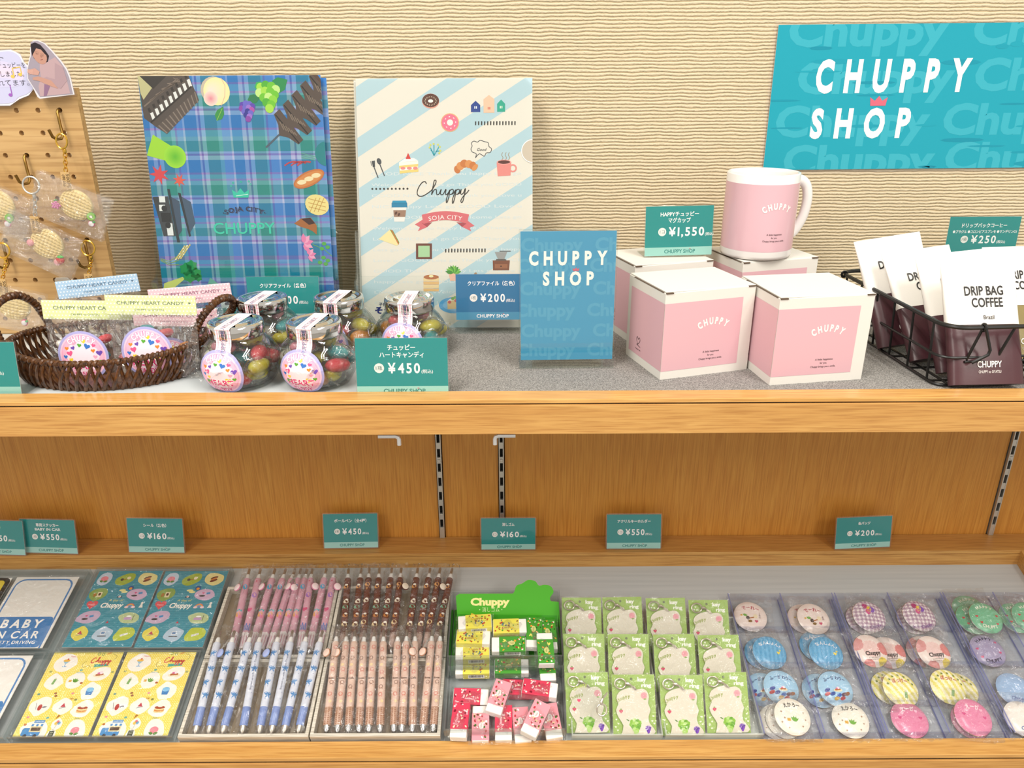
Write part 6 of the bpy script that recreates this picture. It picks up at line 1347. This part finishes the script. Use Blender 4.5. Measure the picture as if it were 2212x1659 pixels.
def make_eraser(kind):
    bg, ac = ER[kind]; t = thing('eraser', 'x', 'eraser', M=IDM)
    MB().box(0, 0, 0, 4.7, 2.15, 1.15).build('rubber', pmat('white_rubber', '#f3f0ea', .6), t, bevel=.12)
    MB().box(.48, 0, 0, 3.6, 2.24, 1.24).build('paper_sleeve', pmat('sleeve_' + kind, bg, .4), t, bevel=.04)
    p = Pr(); rg = random.Random(len(kind)); cs = {'yellow': ['#b5642c', '#5a9a3c', '#5a6a8a', '#c24a3a', '#8a5a3a'], 'green': ['#f0a03c', '#f3efd8', '#a83c30', '#2a5a20', '#e8e070'], 'red': ['#f6d8dc', '#f0e2c0', '#8a1f34', '#f2a0b0'], 'pink': ['#c23a48', '#7a4a2c', '#ffffff', '#3f7a3a', '#f6d4a8']}[kind]
    for i in range(26): a, b = rg.uniform(-1.15, 2.1), rg.uniform(-.9, .9); p.ell(a, b, rg.uniform(.09, .2), rg.uniform(.07, .15), cs[i % len(cs)], 1 + i * .05, rg.uniform(0, 3), n=8)
    if kind in ('green', 'pink'): blob(p, .4, .1, .5, .32, '#e8e48a' if kind == 'green' else '#fdf6f2', 3, 0, 3); p.text('Chuppy', .4, .03, .16, '#4a5a2c' if kind == 'green' else '#8a3a3a', 4, w=.6)
    else: p.rect(-.6, .2, .9, .55, bg, 3); p.text('Chuppy', .15, .26, .26, '#b07a2c' if kind == 'yellow' else '#f7ccd2', 4, w=1.3, bold=.02)
    p.build(t, T(0, 0, .63), mat=INKG)
    p = Pr(); p.rect(0, 0, 2.2, .75, '#f6f4f0', 0); 
    x = .12; rg = random.Random(2)
    while x < 2.0: w_ = rg.choice((.03, .05, .08)); p.rect(x, .18, x + w_, .7, '#1c1c1c', 1); x += w_ + rg.choice((.03, .05))
    p.build(t, T(-.6, -1.14, -.4) @ FRONT, name='barcode_label')
    sh = crinkle_sheet(5.4, 3.1, 9, 6, .16, len(kind), puff=.75); sh.v = [v - Vector((2.7, 1.55, -.05)) for v in sh.v]; sh.build('film_wrap', FILM2, t, smooth=True, sharp=0)
    return t
ERS = [('yellow', 1026, 1345, 4.6, 4, 'topmost yellow eraser below the header lettering'), ('yellow', 1022, 1378, 4.0, 178, 'yellow eraser just below the topmost yellow one'), ('yellow', 1021, 1411, 3.2, 2, 'yellow eraser level with the rim of the box wall'), ('yellow', 1021, 1443, 1.9, 1, 'yellow eraser seen through the clear front wall'), ('yellow', 1101, 1354, 4.2, 182, 'yellow eraser beside the upright green erasers'),
       ('green', 1154, 1367, 3.8, 88, 'green eraser on end nearest the yellow one under the header'), ('green', 1190, 1372, 3.4, 93, 'green eraser on end at the box side wall'), ('green', 1099, 1393, 3.9, 1, 'green eraser lying above a barcode in the middle of the box'), ('green', 1178, 1402, 4.4, -88, 'green eraser on end with its white tip upward'), ('green', 1105, 1441, 1.8, 180, 'green eraser seen through the clear front wall'), ('green', 1182, 1438, 2.0, 92, 'green eraser at the side wall behind clear plastic'),
       ('red', 1017, 1506, 1.4, 178, 'red eraser lying at the pen tray side of the lower box'), ('red', 1166, 1489, 2.4, 171, 'red eraser lying tilted over another red one'), ('red', 1122, 1487, 1.2, 178, 'red eraser underneath the tilted red one'), ('red', 994, 1556, 2.2, 86, 'red eraser on end in the corner by the beige pens'), ('red', 1088, 1562, 1.5, 90, 'red eraser on end in the middle of the lower box'),
       ('pink', 1077, 1506, 2.4, 72, 'pink eraser leaning with its barcode tag showing'), ('pink', 1038, 1564, 1.4, -89, 'pink eraser on end beside the corner red one'), ('pink', 1157, 1552, 3.4, 64, 'pink eraser lying diagonally on top of others'), ('pink', 1126, 1566, 1.2, 96, 'pink eraser under the diagonal one, nearest the middle'), ('pink', 1192, 1558, 1.4, 98, 'pink eraser at the side wall by the key rings')]
eprot = {}
for kind, px, py, h, rz, lab in ERS:
    v = on_tray(px, py, h); v.y = max(-26.9, min(-10.6, v.y)); v.x = max(-6.9 if abs(sin(rad(rz))) < .5 else -7.4, min(4.9, v.x)); Mq = TM @ T(v.x, v.y, v.z - .3) @ R(rad(rz), 'Z') @ R(rad((px * 7 % 9) - 4), 'X')
    if kind not in eprot: o = make_eraser(kind); o.matrix_world = cmM(Mq); eprot[kind] = tag(o, lab, 'eraser', kind + ' erasers')
    else: dup(eprot[kind], Mq, lab, kind + ' erasers')

# ------------------------------------------------------------------ key ring cards in frosted boxes
for i, (x0, x1) in enumerate(((7.4, 19.1), (19.4, 32.0))):
    t = tray_thing('frosted_box', 'frosted plastic box of key ring cards beside the %s' % ('erasers' if i == 0 else 'badge trays'), 'box', x0, -27.75, group='frosted boxes of key rings'); open_box(mb := MB(), 0, 0, x1 - x0, 17.5, 1.5, .2); mb.build('shell', FROST, t, bevel=.05)
KW, KH = 5.6, 7.4
def key_outline():
    return [(1.0, .1), (1.3, 1.2), (.7, 2.2), (.4, 3.1), (.75, 3.8), (.5, 4.5), (.8, 5.2), (1.6, 5.65), (2.5, 5.85), (2.95, 6.0), (3.2, 5.6), (3.9, 5.7), (4.5, 5.4), (4.75, 4.7), (4.6, 3.9), (4.9, 3.1), (4.6, 2.3), (4.7, 1.5), (5.2, .9), (5.15, .1)]
def key_print(p):
    p.text('Chuppy', 2.25, 4.6, .42, '#a0b24e', 3, w=1.9, bold=.025, arc=2.2, rot=.42)
    p.grad(4.1, 4.85, .42, '#ee9aa6', '#f2b0b6', 3); leaf(p, 4.0, 4.4, .45, .16, .1, '#8fb85a', 4); q = (1.05, 2.95); p.heart(q[0], q[1], .26, '#dd5070', 3); p.star(q[0], q[1] + .24, .14, '#7fae4a', 4)
    grapes(p, 2.9, 1.15, ['#8cc63c', '#a8d860', '#6fb02c', '#c0e28a'], .33, 6, 3); grapes(p, 4.5, .75, ['#7a4ab0', '#a07ad0', '#5f3a98'], .16, 7, 3); leaf(p, 2.1, 1.75, .5, .14, 2.6, '#5a8a3c', 3)
def clasp(parent, x, y, z, s=1.0, rot=0):
    M_ = T(x, y, z) @ R(rot, 'Z')
    mb = MB(); mb.tube([(0 + .72 * s * cos(q), .62 * s * sin(q), .05 * sin(q * 2)) for q in [rad(a) for a in range(20, 345, 18)]] + [(.62 * s, 0, .05)], .1, 8); mb.tube([(.62 * s, .05, 0), (1.0 * s, .0, .05), (1.35 * s, -.2 * s, 0)], [.16, .22, .12], 8)
    c_ = mb.build('clasp', NICKEL, parent, M=M_, smooth=True); c_['kind'] = 'stuff'
    mb = MB(); chain(mb, (1.35 * s, -.2 * s, 0), (2.0 * s, -.75 * s, 0), 3, .12, .05); c_ = mb.build('clasp_chain', NICKEL, parent, M=M_, smooth=True); c_['kind'] = 'stuff'
def make_key(seed):
    t = thing('key_ring_card', 'x', 'key ring', M=IDM)
    MB().box(KW / 2, KH / 2, -.05, KW, KH, .08).build('backing_card', PAPER, t, M=FRONT)
    p = Pr(clip=(0, 0, KW, KH)); p.rect(0, 0, KW, KH, '#a2c262', 0); p.text('key', 3.95, 6.55, .5, '#fbfcf2', 2, w=1.15, bold=.04); p.text('ring', 4.5, 5.85, .45, '#fbfcf2', 2, w=1.3, bold=.04)
    for a, b in ((.95, 6.45), (.75, 6.1), (1.15, 6.05), (.45, 1.9), (.7, 1.4), (.35, 1.0), (.6, .6), (5.25, 2.3), (5.1, 1.7), (5.35, 1.4)): p.heart(a, b, .13, '#f4f8e4', 2)
    p.ell(2.55, 6.85, .17, .17, '#6d7a52', 2); p.build(t, FRONT)
    o_ = key_outline(); MB().prism(spline(o_ + [o_[0]], 2)[:-1], .12, .3).build('acrylic_charm', pmat('charm_white', '#e9e2d0', .12), t, M=FRONT, bevel=.04)
    q = Pr(); key_print(q); q.build(t, T(0, -.31, 0) @ FRONT, name='charm_print', mat=INKG)
    clasp(t, 0, 0, 0); 
    for c in t.children:
        if c.name.startswith('clasp'): c.matrix_local = cmM(T(1.05, -.45, 6.35) @ FRONT)
    sh = crinkle_sheet(KW + .3, KH + .3, 9, 11, .1, seed, puff=.3); sh.v = [v + Vector((-.15, -.1, .3)) for v in sh.v]; sh.build('film_sleeve', FILM2, t, M=FRONT, smooth=True, sharp=0)
    return t
KC = [[(1222, 1454, 1), (1321, 1458, 0), (1424, 1459, 1), (1521, 1454, 0)], [(1217, 1370, 0), (1312, 1370, 1), (1412, 1371, 0), (1508, 1373, 1)], [(1213, 1291, 0), (1302, 1291, 0), (1396, 1293, 1), (1487, 1297, 0)]]
ROWL = ['front row', 'middle row', 'back row']; kp = None; LEAN = rad(52)
for r_, row in enumerate(KC):
    for c_, (px, py, _) in enumerate(row):
        # card stands in the box: foot at height .5 above the tray, leaning back by LEAN from the tray normal
        best = None
        for k in range(300):
            yb = -27.3 + k * .05; th_ = .45; tp_ = proj(tray_pt((px - 1106) / 1680 * 101, yb + KH * sin(LEAN), th_ + KH * cos(LEAN)))
            if tp_[1] <= py: break
        tv = on_tray(px, py, th_ + KH * cos(LEAN)); xb = tv.x
        Mk = TM @ T(xb, yb, th_) @ R(rad([-1, 0, .5, -1][(c_ + r_) % 4]), 'Y') @ R(-LEAN, 'X')
        lab = 'green acrylic key ring card, %s, %s' % (ROWL[r_], ['next to the erasers', 'second from the erasers', 'third from the erasers', 'next to the badges'][c_])
        if kp is None: kp = make_key(5); kp.matrix_world = cmM(Mk); tag(kp, lab, 'key ring', 'key ring cards in frosted boxes')
        else: dup(kp, Mk, lab, 'key ring cards in frosted boxes')
v = on_tray(1278, 1498, 4.2); t = thing('sample_key_ring', 'loose clear sample key ring hanging over the front key ring card next to the erasers', 'key ring', M=TM @ T(v.x - 2.8, v.y - 3.0, v.z - 1.6) @ R(-LEAN, 'X'))
o_ = key_outline(); MB().prism(spline([(x * .95, y * .9) for x, y in o_ + [o_[0]]], 2)[:-1], 0, .2).build('acrylic_charm', ACR, t, M=T(0, -.3, 0) @ FRONT, bevel=.04)
q = Pr(); q.text('Chuppy', 1.9, 4.4, .42, '#a9ba5c', 3, w=1.75, bold=.03, arc=1.9, rot=.35); q.heart(1.05, 2.7, .24, '#dd5070', 3); q.build(t, T(0, -.55, 0) @ FRONT, name='charm_print', mat=INKG)
clasp(t, 0, 0, 0, 1.0)
for c in t.children:
    if c.name.startswith('clasp'): c.matrix_local = cmM(T(3.9, -.8, 1.6) @ FRONT @ R(pi / 2, 'Z'))

# ------------------------------------------------------------------ badge trays
BT = [(31.9, 47.5, 'blue-edged clear badge tray next to the key rings'), (47.75, 63.6, 'blue-edged clear badge tray between the other two'), (63.85, 78.9, 'blue-edged clear badge tray against the end board')]
YR = [-27.75, -23.35, -17.75, -12.1, -6.4]
for x0, x1, lab in BT:
    t = tray_thing('badge_tray', lab, 'tray', x0, YR[0], group='clear compartment trays of badges'); W = x1 - x0; Lh = YR[-1] - YR[0]
    open_box(mb := MB(), 0, 0, W, Lh, 1.7, .16); mb.build('shell', ACRP, t, bevel=.03)
    for y in YR[1:-1]: MB().box(W / 2, y - YR[0], .95, W - .34, .14, 1.5).build('divider', ACRP, t)
    MB().box(W / 2, Lh / 2, .92, .14, Lh - .34, 1.44).build('divider', ACRP, t)
    for xx in (.08, W / 2, W - .08): MB().box(xx, Lh / 2, 1.75, .13, Lh, .07).build('edge_strip', PURP, t); MB().box(xx, Lh / 2, .12, .13, Lh, .08).build('edge_strip', PURP, t)
BR = 2.35
def dome(r): return .42 * (1 - (r / BR) ** 4) + .02
def badge_bg(kind):
    def cf(x, y):
        if kind == 'でーれー': return '#f3e2dc'
        if kind == 'gingham': a, b = int((x + 9) / .28) % 2, int((y + 9) / .28) % 2; return ['#f3eaec', '#cdb4c4', '#ad8ea6'][a + b]
        if kind == 'green': return '#79bf98'
        if kind == 'blue': return '#5ba6d6' if int((x + 9) / .3) % 2 else '#6fb4e0'
        if kind == 'camo':
            for cx, cy, r_, c in ((-1.9, 1.2, 1.1, '#e0a0a0'), (1.9, .1, .95, '#e08a88'), (1.1, -1.9, .75, '#ead255'), (-1.0, -2.0, .8, '#e08a88')):
                if (x - cx) ** 2 + (y - cy) ** 2 < r_ * r_: return c
            return '#f4e4de' if (x * x + (y - .2) ** 2) > 1.4 else '#f1cfcb'
        if kind == 'lilac': return '#a79fc0'
        if kind == 'sky': return '#a3cdea'
        if kind == 'yellow': return '#eae07a' if int((x * .85 + y * .5 + 9) / .38) % 2 else '#f5f0cc'
        if kind == 'cream': return '#f4efe2'
        if kind == 'pink': return '#e387ab'
        if kind == 'paleblue': return '#9dbbe0'
        return '#f1ebe4'
    return cf
def badge_print(kind):
    p = Pr()
    T_ = lambda s_, y, h, c, w, arc=3.0, x=0: p.text(s_, x, y, h, c, 3, w=w, bold=.02, arc=arc)
    if kind == 'でーれー': T_('でーれー', .95, .5, '#c03a54', 2.3); icon(p, 1, .1, -.4, 1.3, 3); icon(p, 12, -.9, -.1, .8, 3); p.heart(.7, -.9, .25, '#d04a70', 4); p.ell(-.2, -.95, .3, .2, '#8a6a3a', 3); p.text('日本一', 1.35, .1, .22, '#6a3a3a', 4, rot=pi / 2, w=.9)
    elif kind == 'gingham':
        for a, b, c in ((-.5, 1.4, '#b83a7a'), (0, 1.0, '#e8c83c'), (.45, .9, '#8a5ac0'), (-.2, .55, '#d85a90')): p.ell(a, b, .36, .42, c, 3)
        p.line([(0, .6), (.3, -.4)], .05, '#7a5a7a', 3); p.text('Chuppy', .6, -1.75, .4, '#8a4a9a', 4, w=1.7, rot=.35, bold=.02)
    elif kind == 'green': T_('HAPPY', 1.3, .42, '#f6f4e4', 2.2, 2.0); p.text('CHUPPY', 0, -1.75, .42, '#f6f4e4', 3, w=2.4, bold=.02, arc=-2.6); [p.heart(a, b, .2, '#d0484a', 3) for a, b in ((-1.5, 0), (1.5, .2), (-1.1, -.9), (1.2, -1.0))]
    elif kind == 'blue': T_('なんしょん?', 1.05, .42, '#f4f8fb', 2.9, 2.4); p.heart(1.1, -.1, .25, '#ecd85a', 4); p.heart(1.35, .25, .15, '#ecd85a', 4)
    elif kind == 'camo': p.text('Chuppy', 0, -.75, .55, '#33302e', 4, w=2.2, bold=.03); p.text('A little happiness', 0, -1.15, .13, '#6a605a', 4, w=1.7); p.text('Chuppy brings you a smile', 0, -1.4, .13, '#6a605a', 4, w=2.3)
    elif kind == 'lilac': T_('HAPPY', 1.4, .42, '#44405a', 2.2, 2.0); p.text('CHUPPY', 0, -1.85, .42, '#44405a', 3, w=2.6, bold=.02, arc=-2.6); [p.heart(a, b, .22, '#d0608a', 3) for a, b in ((-1.5, .3), (1.5, .9), (1.4, -.6), (-1.4, -.9))]; [p.star(a, b, .1, '#f4f0fa', 3) for a, b in ((0, 1.0), (-.9, .8), (1.0, .2), (-1.8, -.3))]
    elif kind == 'sky': T_('ふーがわりー', 1.1, .42, '#2a3a7a', 2.9, 3.2); [p.ell(a, b, .4, .22, c, 3 + a * .1, .4) for a, b, c in ((-1.3, -.3, '#3a4a9a'), (-.7, -.8, '#274a9c'), (.1, -1.0, '#3566b8'), (.8, -.9, '#5a3a50'), (1.3, -.8, '#9a5a30'), (-.3, -1.4, '#c8a03c'), (-1.4, -.8, '#b83a40'), (.5, -1.4, '#b83a40'))]; icon(p, 10, .1, -.2, .8, 5)
    elif kind == 'yellow': T_('ぼっけー', .8, .46, '#c2494a', 2.0, 4); [p.star(1.75 * cos(rad(a)), 1.75 * sin(rad(a)), .22, '#7a8a2c', 3) for a in (20, 42, 64, 90, 116, 138, 160)]; icon(p, 11, .3, -.9, 1.2, 3)
    elif kind == 'cream': T_('えかろー', 1.15, .5, '#33302e', 2.0, 3.4); [p.star(a, b, .17, '#b08a6a', 3, 4, .35) for a, b in ((-1.5, .5), (-1.2, -.3), (-1.6, -.8), (1.4, .4), (1.5, -.5), (1.0, -1.3), (-.8, -1.5))]; icon(p, 12, 0, -.5, 1.2, 3)
    elif kind == 'pink': T_('えーが', 1.0, .52, '#fbf2f6', 1.7, 3.4); [p.heart(a, b, .24, c, 3) for a, b, c in ((-1.3, .2, '#d8508a'), (1.3, .0, '#d8508a'), (-.9, .7, '#f2b8d0'), (1.0, .9, '#f2b8d0'))]
    else: p.text('Chuppy', 0, -1.5, .42, '#5a6fae', 3, w=1.8, bold=.02, shear=.2); [p.star(a, b, .08, '#f4f8ff', 3) for a, b in ((-1.2, .8), (.9, 1.1), (-.8, -.4), (1.3, -.3), (0, 1.5), (-1.6, 0), (1.0, .3))]
    p.warp(lambda x, y, z: (x, y, dome(min(BR, math.hypot(x, y))) + .02 + z)); return p
def make_badge(kind, film):
    t = thing('badge', 'x', 'badge', M=IDM); cf = badge_bg(kind); n = 32; cache = {}
    def m(u, v):
        a, b = 2 * u - 1, 2 * v - 1; return (a * math.sqrt(max(0, 1 - b * b / 2)) * BR, b * math.sqrt(max(0, 1 - a * a / 2)) * BR)
    mb = MB(); mb.grid(n, n, lambda u, v: (*m(u, v), dome(math.hypot(*m(u, v)))), colfn=lambda u, v: lin(cf(*m(u, v)))); mb.build('face', INKG, t, smooth=True)
    MB().lathe([(BR * .999, .03), (BR + .04, -.03), (BR, -.14), (BR - .25, -.16), (0, -.16)], 36).build('metal_back', CHROME, t, smooth=True)
    badge_print(kind).build(t, IDM, mat=INKG)
    sh = crinkle_sheet(6.4, 6.6, 12, 12, .26, film, puff=.45); sh.v = [v + Vector((-3.2, -3.2, .35)) for v in sh.v]; sh.build('film_bag', FILM2, t, smooth=True, sharp=0)
    return t
BD = [('でーれー', 1621, 1332, 0, 'white badge with red lettering alone in its cell next to the key rings'), ('でーれー', 1737, 1337, -1, 'white badge half hidden under another white red-lettered one'), ('でーれー', 1757, 1337, 1, 'white red-lettered badge lying over its twin'),
      ('gingham', 1864, 1338, -1, 'lilac gingham badge peeking from below, nearest the white badges'), ('gingham', 1877, 1332, 1, 'upper lilac gingham badge nearest the white badges'), ('gingham', 1974, 1338, -1, 'lilac gingham badge peeking from below, nearest the green badges'), ('gingham', 1985, 1331, 1, 'upper lilac gingham badge nearest the green badges'),
      ('green', 2094, 1318, -1, 'green badge at the bottom of the triple pile'), ('green', 2102, 1338, 0, 'green badge in the middle of the triple pile'), ('green', 2129, 1335, 2, 'green HAPPY badge on top of the triple pile'), ('green', 2195, 1335, 0, 'green badge under its twin by the end board'), ('green', 2222, 1334, 1, 'green badge on top at the frame edge'),
      ('blue', 1645, 1412, -1, 'bright blue striped badge beneath another, next to the key rings'), ('blue', 1662, 1410, 1, 'bright blue striped badge on top, next to the key rings'), ('blue', 1764, 1396, -1, 'bright blue striped badge beneath another, next to the cream ones'), ('blue', 1784, 1411, 1, 'bright blue striped badge on top, next to the cream ones'),
      ('camo', 1918, 1410, -1, 'cream and pink Chuppy badge half covered on the green side'), ('camo', 1880, 1406, 1, 'cream and pink Chuppy badge fully visible on its neighbour'), ('camo', 1996, 1408, -1, 'cream and pink badge almost wholly beneath another, near the lilac one'), ('camo', 2016, 1409, 1, 'tilted cream and pink Chuppy badge nearest the lilac one'),
      ('lilac', 2133, 1406, 0, 'lilac HAPPY CHUPPY badge with pink hearts'),
      ('sky', 1648, 1490, -1, 'sky blue badge beneath another at the key ring boxes'), ('sky', 1687, 1486, 1, 'sky blue badge on top at the key ring boxes'), ('sky', 1771, 1492, -1, 'sky blue badge beneath another beside the yellow badges'), ('sky', 1804, 1488, 1, 'sky blue badge on top beside the yellow badges'),
      ('yellow', 1922, 1486, -1, 'yellow striped badge beneath another beside the sky blue ones'), ('yellow', 1945, 1489, 1, 'yellow striped star badge on top beside the sky blue ones'), ('yellow', 2072, 1490, -1, 'yellow striped badge beneath another near the pale blue badge'), ('yellow', 2048, 1484, 1, 'yellow striped star badge on top near the pale blue badge'), ('paleblue', 2192, 1491, 0, 'pale blue badge with white stars by the end board'),
      ('cream', 1683, 1574, -1, 'cream starred badge at the bottom of the pile by the key rings'), ('cream', 1698, 1572, 0, 'cream starred badge in the middle of the pile by the key rings'), ('cream', 1716, 1564, 2, 'cream starred badge on top of the pile by the key rings'), ('cream', 1842, 1570, 0, 'cream starred badge alone in its cell'), ('pink', 1970, 1568, 0, 'pink badge alone in its cell next to the cream one'), ('pink', 2098, 1562, -1, 'pink badge beneath another at the front lip'), ('pink', 2111, 1569, 1, 'pink badge on top of another at the front lip'), ('plain', 2226, 1584, 0, 'pale badge cut by the frame edge at the front lip')]
bp_ = {}
for i, (kind, px, py, lay, lab) in enumerate(BD):
    h = .75 + .42 * lay + (.1 if lay > 0 else 0); h = max(.35, h); v = on_tray(px, py, h + .2); v.y = max(-25.6, v.y); rg = random.Random(i + 3)
    Mq = TM @ T(v.x, v.y, v.z) @ R(rad(rg.uniform(-12, 8)), 'Z') @ R(rad(6 + (3 if lay > 0 else 0)), 'X') @ R(rad(4 * lay if lay < 2 else 5), 'Y')
    if kind not in bp_: o = make_badge(kind, 60 + i); o.matrix_world = cmM(Mq); bp_[kind] = tag(o, lab, 'badge', 'tin badges in the clear trays')
    else: dup(bp_[kind], Mq, lab, 'tin badges in the clear trays')
